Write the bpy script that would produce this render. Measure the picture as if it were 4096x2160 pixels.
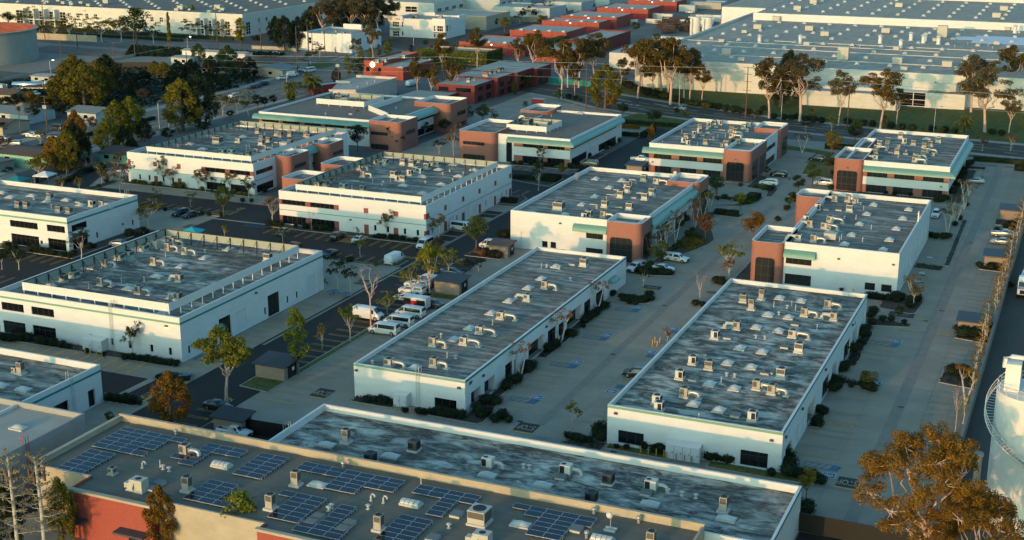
import bpy, math, random
from mathutils import Vector
random.seed(7)
for o in list(bpy.data.objects): bpy.data.objects.remove(o)
SC = bpy.context.scene
COL = SC.collection
R = math.radians
# ---------------------------------------------------------------- camera
CAMH = 80.0
cam = bpy.data.cameras.new('camera'); camo = bpy.data.objects.new('camera', cam); COL.objects.link(camo)
camo.location = (0, 0, CAMH); camo.rotation_euler = (R(90-16.30), R(0), R(23.453))
cam.lens = 47.595; cam.sensor_width = 36; cam.clip_start = 1; cam.clip_end = 6000
SC.camera = camo
# ---------------------------------------------------------------- sky and sun
SUN_EL, SUN_AZ = 6.0, 79.0            # elevation; direction the light travels, degrees ccw from +X
w = bpy.data.worlds.new('World'); SC.world = w; w.use_nodes = True
nt = w.node_tree; bg = nt.nodes['Background']
sky = nt.nodes.new('ShaderNodeTexSky'); sky.sky_type = 'NISHITA'; sky.sun_disc = False
sky.sun_elevation = R(SUN_EL)
sx, sy = -math.cos(R(SUN_AZ)), -math.sin(R(SUN_AZ))
sky.sun_rotation = math.atan2(sx, sy); sky.altitude = 50; sky.air_density = 1.0; sky.dust_density = 3; sky.ozone_density = 1.5
tint = nt.nodes.new('ShaderNodeMix'); tint.data_type = 'RGBA'; tint.blend_type = 'MULTIPLY'; tint.inputs[0].default_value = 1.0
nt.links.new(sky.outputs[0], tint.inputs[6]); tint.inputs[7].default_value = (1.25, 2.12, 2.45, 1)
nt.links.new(tint.outputs[2], bg.inputs[0]); bg.inputs[1].default_value = 0.15
sun = bpy.data.lights.new('sun', 'SUN'); suno = bpy.data.objects.new('sun', sun); COL.objects.link(suno)
sun.energy = 2.0; sun.angle = R(0.5); sun.color = (1.0, .48, .20)
d = Vector((math.cos(R(SUN_AZ))*math.cos(R(SUN_EL)), math.sin(R(SUN_AZ))*math.cos(R(SUN_EL)), -math.sin(R(SUN_EL))))
suno.rotation_euler = d.to_track_quat('-Z', 'Y').to_euler(); suno.location = (-60, -100, 120)
SC.view_settings.view_transform = 'Standard'; SC.view_settings.look = 'None'
SC.view_settings.exposure = 0.45; SC.view_settings.gamma = 1; SC.view_settings.use_curve_mapping = False
try:
    SC.cycles.max_bounces = 5; SC.cycles.diffuse_bounces = 3; SC.cycles.glossy_bounces = 3
except Exception: pass
# ---------------------------------------------------------------- surveying helpers: photo pixel -> point of the world at height z
_F = 5415.3; _P = R(16.30); _Y = R(-23.453)
_fw = Vector((math.sin(_Y)*math.cos(_P), math.cos(_Y)*math.cos(_P), -math.sin(_P)))
_rt = Vector((math.cos(_Y), -math.sin(_Y), 0)); _up = _rt.cross(_fw)
def G(px, py, z=0.0):
    dd = _fw*_F + _rt*(px-2048) - _up*(py-1080); t = (z-CAMH)/dd.z
    return dd.x*t, dd.y*t
def Q(c, r, x, y, z=0.0): return G(1024*c+x/2.5146, 540*r+y/2.5146, z)
def proj(X, Y, Z=0):
    v = Vector((X, Y, Z-CAMH)); k = v.dot(_fw)
    return 2048+_F*v.dot(_rt)/k, 1080-_F*v.dot(_up)/k
# ---------------------------------------------------------------- mesh builder
class MB:
    def __init__(s): s.v = []; s.f = []; s.m = []; s.s = []
    def add(s, vs, fs, mi=0, sm=False):
        n = len(s.v); s.v.extend(vs)
        for f in fs: s.f.append([i+n for i in f]); s.m.append(mi); s.s.append(sm)
    def box(s, x0, y0, z0, x1, y1, z1, mi=0):
        x0, x1 = min(x0, x1), max(x0, x1); y0, y1 = min(y0, y1), max(y0, y1)
        s.add([(x0,y0,z0),(x1,y0,z0),(x1,y1,z0),(x0,y1,z0),(x0,y0,z1),(x1,y0,z1),(x1,y1,z1),(x0,y1,z1)],
              [(3,2,1,0),(4,5,6,7),(0,1,5,4),(1,2,6,5),(2,3,7,6),(3,0,4,7)], mi)
    def quad(s, a, b, c, d_, mi=0): s.add([a, b, c, d_], [(0,1,2,3)], mi)
    def prism(s, poly, z0, z1, mi=0, mt=None, cap=True, bottom=False):
        n = len(poly)
        if sum(poly[i][0]*poly[(i+1)%n][1]-poly[(i+1)%n][0]*poly[i][1] for i in range(n)) < 0: poly = poly[::-1]
        vs = [(p[0],p[1],z0) for p in poly]+[(p[0],p[1],z1) for p in poly]
        s.add(vs, [(i,(i+1)%n,n+(i+1)%n,n+i) for i in range(n)], mi)
        if cap: s.add([(p[0],p[1],z1) for p in poly], [tuple(range(n))], mi if mt is None else mt)
        if bottom: s.add([(p[0],p[1],z0) for p in poly], [tuple(range(n))[::-1]], mi)
    def sheet(s, poly, z, mi=0):
        n = len(poly)
        if sum(poly[i][0]*poly[(i+1)%n][1]-poly[(i+1)%n][0]*poly[i][1] for i in range(n)) < 0: poly = poly[::-1]
        s.add([(p[0],p[1],z) for p in poly], [tuple(range(n))], mi)
    def cyl(s, x, y, z0, z1, r0, r1=None, n=10, mi=0, cap=True, sm=True):
        r1 = r0 if r1 is None else r1
        vs = [(x+r0*math.cos(2*math.pi*i/n), y+r0*math.sin(2*math.pi*i/n), z0) for i in range(n)]
        vs += [(x+r1*math.cos(2*math.pi*i/n), y+r1*math.sin(2*math.pi*i/n), z1) for i in range(n)]
        s.add(vs, [(i,(i+1)%n,n+(i+1)%n,n+i) for i in range(n)], mi, sm)
        if cap:
            s.add(vs[n:], [tuple(range(n))], mi); s.add(vs[:n], [tuple(range(n))[::-1]], mi)
    def tube(s, pts, r, n=6, mi=0, sm=True, cap=True):
        pts = [Vector(p) for p in pts]; k = len(pts); rr = r if isinstance(r, (list, tuple)) else [r]*k
        rings = []
        for i, p in enumerate(pts):
            t = (pts[min(i+1,k-1)]-pts[max(i-1,0)]).normalized()
            a = Vector((0,0,1)) if abs(t.z) < 0.9 else Vector((1,0,0))
            u = t.cross(a).normalized(); v = t.cross(u).normalized()
            rings.append([tuple(p+(u*math.cos(2*math.pi*j/n)+v*math.sin(2*math.pi*j/n))*rr[i]) for j in range(n)])
        vs = [q for rg in rings for q in rg]
        s.add(vs, [(i*n+j,(i+1)*n+j,(i+1)*n+(j+1)%n,i*n+(j+1)%n) for i in range(k-1) for j in range(n)], mi, sm)
        if cap: s.add(rings[0], [tuple(range(n))], mi); s.add(rings[-1], [tuple(range(n))[::-1]], mi)
    def ball(s, x, y, z, rx, ry, rz, nu=10, nv=6, mi=0, half=False):
        vs = []; lo = 0 if half else -math.pi/2
        for i in range(nv+1):
            a = lo+(math.pi/2-lo)*i/nv
            for j in range(nu):
                b = 2*math.pi*j/nu; vs.append((x+rx*math.cos(a)*math.cos(b), y+ry*math.cos(a)*math.sin(b), z+rz*math.sin(a)))
        s.add(vs, [(i*nu+j, i*nu+(j+1)%nu, (i+1)*nu+(j+1)%nu, (i+1)*nu+j) for i in range(nv) for j in range(nu)], mi, True)
    def build(s, name, mats, parent=None, loc=None):
        me = bpy.data.meshes.new(name)
        off = Vector((0,0,0))
        if loc is not None: off = Vector(loc)
        elif parent is not None: off = wloc(parent)
        me.from_pydata([(a[0]-off.x, a[1]-off.y, a[2]-off.z) for a in s.v], [], s.f)
        if not isinstance(mats, (list, tuple)): mats = [mats]
        for m in mats: me.materials.append(m)
        me.polygons.foreach_set('material_index', s.m); me.polygons.foreach_set('use_smooth', s.s)
        me.update()
        o = bpy.data.objects.new(name, me); COL.objects.link(o)
        if loc is not None: o.location = off
        if parent is not None: o.parent = parent
        return o
def wloc(o):
    v = Vector((0,0,0))
    while o is not None: v += Vector(o.location); o = o.parent
    return v
def tag(o, label=None, cat=None, group=None, kind=None):
    if label: o['label'] = label
    if cat: o['category'] = cat
    if group: o['group'] = group
    if kind: o['kind'] = kind
    return o
def thing(name, label, cat, loc=(0,0,0), rz=0.0, group=None):
    o = bpy.data.objects.new(name, None); COL.objects.link(o); o.location = loc; o.rotation_euler = (0,0,rz)
    o.empty_display_size = 0.5
    return tag(o, label, cat, group)
def dup(root, loc, rz=0.0, sc=1.0):
    r = root.copy(); COL.objects.link(r); r.location = loc; r.rotation_euler = (0,0,rz)
    r.scale = (sc,sc,sc) if not isinstance(sc, tuple) else sc
    for k in ('label','group'):
        if k in r: del r[k]
    for ch in list(root.children):
        c = ch.copy(); COL.objects.link(c); c.parent = r
        for g in ch.children:
            e = g.copy(); COL.objects.link(e); e.parent = c
    return r
PROTO = {}
def place(key, builder, loc, rz=0.0, sc=1.0):
    """first use builds the thing at the origin and moves it; later uses copy it"""
    if key not in PROTO:
        o = builder(); PROTO[key] = o
        o.location = loc; o.rotation_euler = (0,0,rz); o.scale = (sc,sc,sc) if not isinstance(sc, tuple) else sc
        return o
    return dup(PROTO[key], loc, rz, sc)
REG = {}
def reg(o, group, base, cat=None):
    """collect look-alikes; finish_labels() tells them apart by where they stand in the photograph"""
    REG.setdefault((group, base), []).append(o)
    o['group'] = group
    if cat: o['category'] = cat
ORD = ['first','second','third','fourth','fifth','sixth','seventh','eighth','ninth','tenth','eleventh','twelfth','thirteenth','fourteenth',
       'fifteenth','sixteenth','seventeenth','eighteenth','nineteenth','twentieth']
def finish_labels():
    for (group, base), L in REG.items():
        n = len(L)
        if n == 1: L[0]['label'] = base; continue
        k = 1 if n <= 9 else math.ceil(n/8)
        L.sort(key=lambda o: o.location.y)
        per = math.ceil(n/k)
        for b in range(k):
            row = sorted(L[b*per:(b+1)*per], key=lambda o: proj(*o.location)[0])
            rn = ('' if k == 1 else ', '+('nearest row' if b == 0 else ('farthest row' if b == k-1 else ORD[b]+' row')))
            for i, o in enumerate(row):
                if len(row) == 1: t = ', alone' if k > 1 else ''
                elif i == 0: t = ', leftmost'
                elif i == len(row)-1: t = ', rightmost'
                else: t = ', '+ORD[i]+' from left'
                o['label'] = base+t+rn
                if len(o['label'].split()) > 16: o['label'] = o['label'].replace(' from left','').replace(' rounded','').replace('building front','front')
                if len(o['label'].split()) > 16: o['label'] = o['label'].replace(', second row',', mid row').replace(' the ',' ',1)
# ---------------------------------------------------------------- materials
def mat(name, col, rough=0.8, metal=0.0, noise=None, bump=None, emis=None, spec=0.3, coat=0.0, alpha=None):
    """noise = (scale, amount[, stretch xyz]) varies the base colour; bump = (scale, strength)"""
    m = bpy.data.materials.new(name); m.use_nodes = True; n = m.node_tree; b = n.nodes['Principled BSDF']
    b.inputs['Base Color'].default_value = (*col, 1); b.inputs['Roughness'].default_value = rough
    b.inputs['Metallic'].default_value = metal; b.inputs['Specular IOR Level'].default_value = spec
    if coat: b.inputs['Coat Weight'].default_value = coat; b.inputs['Coat Roughness'].default_value = 0.08
    if emis: b.inputs['Emission Color'].default_value = (*emis[0], 1); b.inputs['Emission Strength'].default_value = emis[1]
    tc = n.nodes.new('ShaderNodeTexCoord')
    if noise:
        mp = n.nodes.new('ShaderNodeMapping'); n.links.new(tc.outputs['Object'], mp.inputs[0])
        if len(noise) > 2: mp.inputs['Scale'].default_value = noise[2]
        tx = n.nodes.new('ShaderNodeTexNoise'); tx.inputs['Scale'].default_value = noise[0]; tx.inputs['Detail'].default_value = 5
        tx.inputs['Roughness'].default_value = 0.62
        n.links.new(mp.outputs[0], tx.inputs['Vector'])
        rp = n.nodes.new('ShaderNodeMapRange'); n.links.new(tx.outputs['Fac'], rp.inputs[0])
        rp.inputs[1].default_value = 0.32; rp.inputs[2].default_value = 0.68
        rp.inputs[3].default_value = 1-noise[1]; rp.inputs[4].default_value = 1+noise[1]
        hs = n.nodes.new('ShaderNodeVectorMath'); hs.operation = 'SCALE'; hs.inputs[0].default_value = col
        n.links.new(rp.outputs[0], hs.inputs['Scale']); n.links.new(hs.outputs[0], b.inputs['Base Color'])
    if bump:
        t2 = n.nodes.new('ShaderNodeTexNoise'); t2.inputs['Scale'].default_value = bump[0]; t2.inputs['Detail'].default_value = 3
        n.links.new(tc.outputs['Object'], t2.inputs['Vector'])
        bp = n.nodes.new('ShaderNodeBump'); bp.inputs['Strength'].default_value = bump[1]; n.links.new(t2.outputs['Fac'], bp.inputs['Height'])
        n.links.new(bp.outputs[0], b.inputs['Normal'])
    return m
def roofmat(name, dark, light, amount, stretch=(0.10,0.75,1), seed=0.0, fine=1.0):
    """asphalt roof with washed-out streaks of old reflective coating"""
    m = bpy.data.materials.new(name); m.use_nodes = True; n = m.node_tree; b = n.nodes['Principled BSDF']
    b.inputs['Roughness'].default_value = 0.85; b.inputs['Specular IOR Level'].default_value = 0.25
    tc = n.nodes.new('ShaderNodeTexCoord')
    def nz(sc, st, det, off):
        mp = n.nodes.new('ShaderNodeMapping'); n.links.new(tc.outputs['Object'], mp.inputs[0])
        mp.inputs['Scale'].default_value = st; mp.inputs['Location'].default_value = (off+seed, off*1.7, seed)
        t = n.nodes.new('ShaderNodeTexNoise'); t.inputs['Scale'].default_value = sc; t.inputs['Detail'].default_value = det
        t.inputs['Roughness'].default_value = 0.65; t.inputs['Distortion'].default_value = 0.6
        n.links.new(mp.outputs[0], t.inputs['Vector']); return t.outputs['Fac']
    def rng(x, a, b_, c, d_):
        r = n.nodes.new('ShaderNodeMapRange'); n.links.new(x, r.inputs[0]); r.inputs[1].default_value = a; r.inputs[2].default_value = b_
        r.inputs[3].default_value = c; r.inputs[4].default_value = d_; return r.outputs[0]
    def mth(op, a, b_):
        q = n.nodes.new('ShaderNodeMath'); q.operation = op
        for i, v in ((0,a),(1,b_)):
            if isinstance(v, (int,float)): q.inputs[i].default_value = v
            else: n.links.new(v, q.inputs[i])
        return q.outputs[0]
    big = rng(nz(0.09, (1,1,1), 3, 3.1), 0.34, 0.56, 0.3, 1)          # where the coating survives
    st1 = rng(nz(1.1*fine, stretch, 6, 11.0), 0.43, 0.60, 0, 1)
    st2 = rng(nz(2.6*fine, (0.25,1,1), 5, 27.0), 0.5, 0.66, 0, 0.7)
    fac = mth('MULTIPLY', mth('MULTIPLY', mth('MAXIMUM', st1, st2), big), amount)
    g = rng(nz(0.5, (1,1,1), 4, 40.0), 0.3, 0.7, 0.75, 1.3)
    mx = n.nodes.new('ShaderNodeMix'); mx.data_type = 'RGBA'; n.links.new(fac, mx.inputs[0])
    mx.inputs[6].default_value = (*dark, 1); mx.inputs[7].default_value = (*light, 1)
    sc_ = n.nodes.new('ShaderNodeVectorMath'); sc_.operation = 'SCALE'; n.links.new(mx.outputs[2], sc_.inputs[0]); n.links.new(g, sc_.inputs['Scale'])
    n.links.new(sc_.outputs[0], b.inputs['Base Color'])
    return m
def brickmat(name, c1, c2, mortar, sc=1.0):
    m = bpy.data.materials.new(name); m.use_nodes = True; n = m.node_tree; b = n.nodes['Principled BSDF']
    b.inputs['Roughness'].default_value = 0.85; b.inputs['Specular IOR Level'].default_value = 0.2
    tc = n.nodes.new('ShaderNodeTexCoord'); sp = n.nodes.new('ShaderNodeSeparateXYZ'); n.links.new(tc.outputs['Object'], sp.inputs[0])
    ad = n.nodes.new('ShaderNodeMath'); ad.operation = 'ADD'; n.links.new(sp.outputs[0], ad.inputs[0]); n.links.new(sp.outputs[1], ad.inputs[1])
    cb = n.nodes.new('ShaderNodeCombineXYZ'); n.links.new(ad.outputs[0], cb.inputs[0]); n.links.new(sp.outputs[2], cb.inputs[1])
    t = n.nodes.new('ShaderNodeTexBrick'); n.links.new(cb.outputs[0], t.inputs['Vector'])
    t.inputs['Scale'].default_value = sc; t.inputs['Brick Width'].default_value = 0.45; t.inputs['Row Height'].default_value = 0.16
    t.inputs['Mortar Size'].default_value = 0.012; t.inputs['Color1'].default_value = (*c1, 1); t.inputs['Color2'].default_value = (*c2, 1)
    t.inputs['Mortar'].default_value = (*mortar, 1); n.links.new(t.outputs['Color'], b.inputs['Base Color'])
    return m
def leafmat(name, c1, c2, rough=0.7, trans=0.25):
    m = bpy.data.materials.new(name); m.use_nodes = True; n = m.node_tree; b = n.nodes['Principled BSDF']
    b.inputs['Roughness'].default_value = rough; b.inputs['Specular IOR Level'].default_value = 0.15
    tc = n.nodes.new('ShaderNodeTexCoord'); t = n.nodes.new('ShaderNodeTexNoise'); t.inputs['Scale'].default_value = 0.9; t.inputs['Detail'].default_value = 4
    n.links.new(tc.outputs['Object'], t.inputs['Vector'])
    oi = n.nodes.new('ShaderNodeObjectInfo')
    rp = n.nodes.new('ShaderNodeMapRange'); n.links.new(t.outputs['Fac'], rp.inputs[0]); rp.inputs[1].default_value = 0.35; rp.inputs[2].default_value = 0.65
    mx = n.nodes.new('ShaderNodeMix'); mx.data_type = 'RGBA'; n.links.new(rp.outputs[0], mx.inputs[0])
    mx.inputs[6].default_value = (*c1, 1); mx.inputs[7].default_value = (*c2, 1)
    r2 = n.nodes.new('ShaderNodeMapRange'); n.links.new(oi.outputs['Random'], r2.inputs[0]); r2.inputs[3].default_value = 0.78; r2.inputs[4].default_value = 1.2
    vs = n.nodes.new('ShaderNodeVectorMath'); vs.operation = 'SCALE'; n.links.new(mx.outputs[2], vs.inputs[0]); n.links.new(r2.outputs[0], vs.inputs['Scale'])
    n.links.new(vs.outputs[0], b.inputs['Base Color'])
    tr = n.nodes.new('ShaderNodeBsdfTranslucent'); n.links.new(vs.outputs[0], tr.inputs[0])
    ms = n.nodes.new('ShaderNodeMixShader'); ms.inputs[0].default_value = trans
    n.links.new(b.outputs[0], ms.inputs[1]); n.links.new(tr.outputs[0], ms.inputs[2]); n.links.new(ms.outputs[0], n.nodes['Material Output'].inputs[0])
    return m
M = {}
M['white'] = mat('white_paint', (.63,.62,.60), .75, noise=(0.35,.05,(1,1,3)))
M['white2'] = mat('white_trim', (.66,.65,.63), .6)
M['cream'] = mat('cream_paint', (.60,.57,.50), .8, noise=(0.3,.07,(1,1,3)))
M['beige'] = mat('beige_wall', (.40,.33,.24), .85, noise=(0.4,.1,(1,1,2)))
M['greywall'] = mat('grey_wall', (.30,.30,.29), .85, noise=(0.4,.08))
M['palegrey'] = mat('pale_grey_wall', (.42,.45,.44), .85, noise=(0.3,.06))
M['pink'] = mat('pink_wall', (.56,.44,.40), .85, noise=(0.4,.06))
M['door'] = mat('painted_door', (.62,.62,.60), .6)
M['rollup'] = mat('roll_up_door', (.60,.61,.60), .55)
M['brick'] = brickmat('terracotta_brick', (.29,.115,.085), (.34,.14,.10), (.25,.13,.11), 1.6)
M['redbrick'] = brickmat('red_brick', (.30,.065,.05), (.36,.085,.06), (.26,.07,.05), 1.6)
M['redpaint'] = mat('red_door_paint', (.35,.035,.04), .7, noise=(0.8,.1))
M['darkbrick'] = brickmat('dark_red_brick', (.17,.03,.03), (.22,.045,.04), (.14,.05,.045), 1.6)
M['browntile'] = mat('brown_red_panel', (.22,.062,.05), .6, noise=(2,.12))
M['block'] = brickmat('concrete_block', (.27,.20,.15), (.31,.23,.175), (.2,.16,.13), 0.8)
M['teal'] = mat('teal_paint', (.02,.20,.20), .6)
M['sage'] = mat('sage_paint', (.16,.30,.22), .6)  # lighter stripe tone with sunlight painted in, for the front faces
M['awn'] = mat('teal_metal_awning', (.13,.27,.22), .45, spec=.5, noise=(0.5,.05))
M['tealawn'] = mat('bright_teal_canvas', (.02,.36,.40), .7)
M['glass'] = mat('dark_window_glass', (.008,.009,.011), .06, spec=.6)
M['mirror'] = mat('bronze_window_glass', (.03,.032,.032), .04, metal=.35, spec=.8)
M['mull'] = mat('bronze_window_frame', (.035,.03,.028), .5)
M['whiteframe'] = mat('white_window_frame', (.6,.58,.55), .5)
M['black'] = mat('black_metal', (.012,.012,.013), .5)
M['dark'] = mat('dark_recess', (.015,.015,.016), .8)
M['roofA'] = roofmat('weathered_roof', (.088,.078,.064), (.46,.43,.36), .8, seed=1)
M['roofB'] = roofmat('streaked_roof', (.070,.064,.052), (.50,.47,.39), .95, (0.16,0.6,1), seed=9)
M['roofC'] = roofmat('brown_weathered_roof', (.115,.095,.078), (.44,.41,.35), .8, seed=17)
M['roofD'] = roofmat('heavily_streaked_roof', (.070,.064,.053), (.47,.45,.38), .95, (0.22,0.5,1), seed=31)
M['roofplain'] = mat('plain_grey_roof', (.17,.145,.12), .9, noise=(0.6,.18))
M['rooflight'] = mat('pale_grey_roof', (.36,.33,.28), .9, noise=(0.25,.1))
M['roofware'] = roofmat('warehouse_roof', (.31,.265,.21), (.43,.37,.29), .8, (0.2,0.8,1), seed=50, fine=.5)
M['roofwhitepatch'] = mat('white_membrane', (.62,.63,.65), .7)
M['roofsolar'] = mat('ballast_roof', (.15,.13,.10), .9, noise=(1.2,.14,(0.2,1,1)))
M['shingle'] = mat('brown_shingles', (.11,.075,.06), .9, noise=(3,.2))
M['shinglegrey'] = mat('grey_shingles', (.17,.19,.19), .9, noise=(2,.15))
M['seam'] = mat('standing_seam_roof', (.055,.060,.062), .5, metal=.2)
M['seambrown'] = mat('brown_seam_roof', (.12,.085,.07), .6)
M['concrete'] = mat('concrete_paving', (.27,.235,.18), .85, noise=(0.16,.13), bump=(4,.05))
M['concrete2'] = mat('warm_concrete', (.33,.28,.22), .85, noise=(0.25,.12))
M['gutterc'] = mat('darker_concrete', (.22,.19,.155), .85, noise=(0.5,.1))
M['kerb'] = mat('kerb_concrete', (.35,.31,.25), .85, noise=(1,.08))
M['asphalt'] = mat('fresh_asphalt', (.020,.018,.017), .82, noise=(0.35,.12), bump=(9,.08))
M['roadold'] = mat('worn_asphalt', (.15,.135,.11), .85, noise=(0.12,.18,(1,.4,1)))
M['roadmid'] = mat('street_asphalt', (.062,.054,.045), .85, noise=(0.15,.15,(1,.4,1)))
M['patch'] = mat('dark_patch', (.045,.045,.05), .9)
M['yellow'] = mat('yellow_marking', (.50,.29,.07), .8, noise=(1.5,.2))
M['yellowfaint'] = mat('worn_yellow_marking', (.40,.285,.14), .85, noise=(1.2,.15))
M['whitemark'] = mat('white_marking', (.55,.55,.55), .8)
M['blue'] = mat('blue_marking', (.05,.14,.22), .8)
M['soil'] = mat('planting_soil', (.075,.058,.045), .95, noise=(1.5,.3))
M['grass'] = mat('lawn_grass', (.075,.085,.012), .95, noise=(0.5,.35), bump=(6,.3))
M['grassdry'] = mat('dry_grass', (.10,.105,.03), .95, noise=(1.2,.4), bump=(6,.3))
M['dirt'] = mat('dirt', (.17,.12,.09), .95, noise=(0.15,.25))
M['ground'] = mat('urban_ground', (.12,.115,.105), .95, noise=(0.03,.3))
M['acg'] = mat('tan_grey_cabinet', (.36,.32,.27), .55)
M['actan'] = mat('cream_cabinet', (.44,.41,.35), .5)
M['acwhite'] = mat('white_cabinet', (.52,.50,.46), .5)
M['acgreen'] = mat('pale_green_cabinet', (.36,.42,.36), .55)
M['acgrill'] = mat('condenser_fins', (.10,.09,.08), .6)
M['acdark'] = mat('dark_cabinet', (.05,.055,.055), .55)
M['duct'] = mat('galvanised_duct', (.42,.41,.38), .42, metal=.6)
M['ductw'] = mat('white_coated_duct', (.44,.42,.38), .6)
M['sky'] = mat('skylight_dome', (.46,.46,.43), .25, spec=.6)
M['curb'] = mat('white_coated_curb', (.47,.45,.41), .7)
M['hatch'] = mat('grey_hatch', (.16,.17,.165), .8)
M['screen'] = mat('white_screen_panel', (.63,.62,.60), .6)
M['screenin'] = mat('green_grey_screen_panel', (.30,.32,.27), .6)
M['steel'] = mat('black_steel', (.02,.02,.02), .6)
M['galv'] = mat('galvanised_steel', (.42,.42,.42), .45, metal=.4)
M['wood'] = mat('pole_wood', (.12,.07,.05), .9)
M['trunkp'] = mat('pale_pink_bark', (.50,.34,.27), .85, noise=(2,.2,(1,1,.3)))
M['trunkw'] = mat('pale_bark', (.42,.38,.32), .85, noise=(2,.2,(1,1,.3)))
M['trunkd'] = mat('brown_bark', (.13,.09,.065), .9, noise=(3,.25,(1,1,.3)))
M['lf_euc'] = leafmat('eucalyptus_leaves', (.07,.05,.012), (.14,.09,.022))
M['lf_eucd'] = leafmat('dull_eucalyptus_leaves', (.075,.068,.03), (.13,.10,.05))
M['lf_orange'] = leafmat('rusty_leaves', (.15,.075,.010), (.26,.13,.016))
M['lf_green'] = leafmat('green_leaves', (.035,.055,.016), (.075,.10,.024))
M['lf_yel'] = leafmat('yellow_green_leaves', (.10,.11,.012), (.19,.18,.018))
M['lf_dark'] = leafmat('dark_leaves', (.016,.024,.012), (.034,.045,.018))
M['lf_olive'] = leafmat('olive_leaves', (.09,.075,.010), (.19,.15,.018))
M['lf_brown'] = leafmat('brown_leaves', (.12,.06,.03), (.18,.10,.05))
M['lf_pink'] = leafmat('pink_blossom', (.35,.08,.12), (.40,.14,.18))
M['lf_palm'] = leafmat('palm_fronds', (.06,.075,.018), (.12,.115,.03), trans=.1)
M['lf_pale'] = leafmat('bleached_needles', (.20,.17,.10), (.30,.25,.16))
M['lf_ivy'] = leafmat('ivy_leaves', (.05,.07,.012), (.10,.11,.02))
M['tyre'] = mat('tyre_rubber', (.015,.015,.015), .85)
M['rim'] = mat('wheel_rim', (.35,.35,.36), .35, metal=.7)
M['cglass'] = mat('car_glass', (.012,.016,.018), .06, spec=.7)
M['lampw'] = mat('headlight', (.7,.7,.7), .2)
M['lampr'] = mat('tail_light', (.45,.02,.02), .3)
M['plastic'] = mat('grey_plastic', (.06,.06,.062), .6)
def paint(name, c, metal=0.0):
    k = 'car_'+name
    if k not in M: M[k] = mat(k+'_paint', c, .32, metal=metal, spec=.5, coat=.5)
    return M[k]
M['solar'] = mat('solar_cells', (.010,.013,.020), .12, spec=.6)
M['solarframe'] = mat('aluminium_frame', (.5,.5,.5), .4, metal=.5)
M['bol'] = mat('bollard_yellow', (.55,.32,.06), .7)
M['glow'] = mat('lit_lamp', (1,.9,.6), .5, emis=((1,.62,.2), 12))
M['gloww'] = mat('lit_white_lamp', (1,1,1), .5, emis=((1,.93,.78), 9))
M['tank'] = mat('tank_steel', (.27,.27,.25), .7, noise=(0.25,.08))
M['tankred'] = mat('tank_rusty_inside', (.26,.075,.05), .8, noise=(0.3,.25,(1,1,3)))
M['silo'] = mat('silo_paint', (.66,.64,.60), .6, noise=(0.4,.05))
M['chrome'] = mat('polished_tank', (.7,.7,.7), .18, metal=.9)
M['turq'] = mat('turquoise_house_paint', (.22,.42,.30), .8)
M['skin'] = mat('skin', (.40,.25,.18), .6)
# ================================================================ ground, roads, paving
def rect(x0, y0, x1, y1): return [(x0,y0),(x1,y0),(x1,y1),(x0,y1)]
def sheet(name, m, polys, z):
    b = MB()
    for i, p in enumerate(polys): b.sheet(p, z+i*.0008)
    return tag(b.build(name, m, loc=(0,0,0)), kind='structure')
g = MB(); g.sheet(rect(-2600,-300,1600,5200), 0.0); tag(g.build('ground', M['ground'], loc=(0,0,0)), kind='structure')
sheet('concrete_yard', M['concrete'], [rect(-131,95,-12.6,262), rect(-117.3,262,-12.6,420), rect(-245,120,-131,186), rect(-137.7,186,-131,262),
      rect(-176,222,-137.7,262.6), rect(-216.5,248,-176,265.6), rect(-246,265.6,-131,288), rect(-203,262.6,-176,266), rect(-137,262,-129,316), rect(-260,262,-240,300),
      rect(-242,150,-203,160), rect(-195,300,-150,352), rect(-190,352,-170,404), rect(-245,186,-178,250)], 0.02)
asph = [rect(-131.2,140,-118.2,243.5), rect(-205,160.2,-131.2,168.3), rect(-176,243.5,-131.2,261.2), rect(-131.2,243.5,-117.3,262),
        rect(-130.2,262,-117.3,316), rect(-199.5,176,-179.2,248), rect(-192.6,248,-176,265.8), rect(-245,265.8,-176,279.2), rect(-245,199,-199.5,221),
        rect(-152,304,-130.2,343.3), rect(-130.2,316,-113,430), rect(-131.5,343,-130.2,430), rect(-116.8,281,-113,316),
        rect(-192.6,244,-176,248.2), [(-250,268),(-243,276.5),(-253,298),(-262,298)]]
sheet('asphalt_lanes', M['asphalt'], asph, 0.035)
# dark loading bays beside the screened building, worn gutters in the concrete
b = MB()
for y0, y1 in ((266.6,270.4),(271.2,275.2),(279.6,283.2),(290.2,293),(293.6,296.6),(303.5,308),(308.8,312)): b.sheet(rect(-135.2,y0,-130.9,y1), 0.05)
tag(b.build('asphalt_loading_bays', M['asphalt'], loc=(0,0,0)), kind='structure')
b = MB()
b.sheet(rect(-72.5,176,-71.1,330), 0.045); b.sheet(rect(-23.9,150,-22.1,404), 0.045); b.sheet(rect(-71.1,171,-23.9,172.2), 0.045)
b.sheet(rect(-130.7,190,-130.1,316), 0.05); b.sheet(rect(-138,168.6,-131.9,169.2), 0.05)
tag(b.build('concrete_gutters', M['gutterc'], loc=(0,0,0)), kind='structure')
b = MB(); b.sheet([(-138.6,160.2),(-137.4,160.2),(-137.0,168.3),(-138.4,168.3)], 0.05); b.sheet(rect(-199,262.5,-178,263.3), 0.05)
tag(b.build('concrete_cross_gutter', M['concrete2'], loc=(0,0,0)), kind='structure')
# saw-cut joints of the concrete slabs
b = MB()
for x in (-77,-67.5,-62,-28,-19,-15.6): b.sheet(rect(x,160,x+.07,400), 0.041)
for i in range(50): b.sheet(rect(-82,160+i*4.9,-60.5,160.06+i*4.9), 0.042); b.sheet(rect(-34,160+i*4.9,-12.7,160.06+i*4.9), 0.042)
tag(b.build('concrete_joints', M['gutterc'], loc=(0,0,0)), kind='structure')
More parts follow.
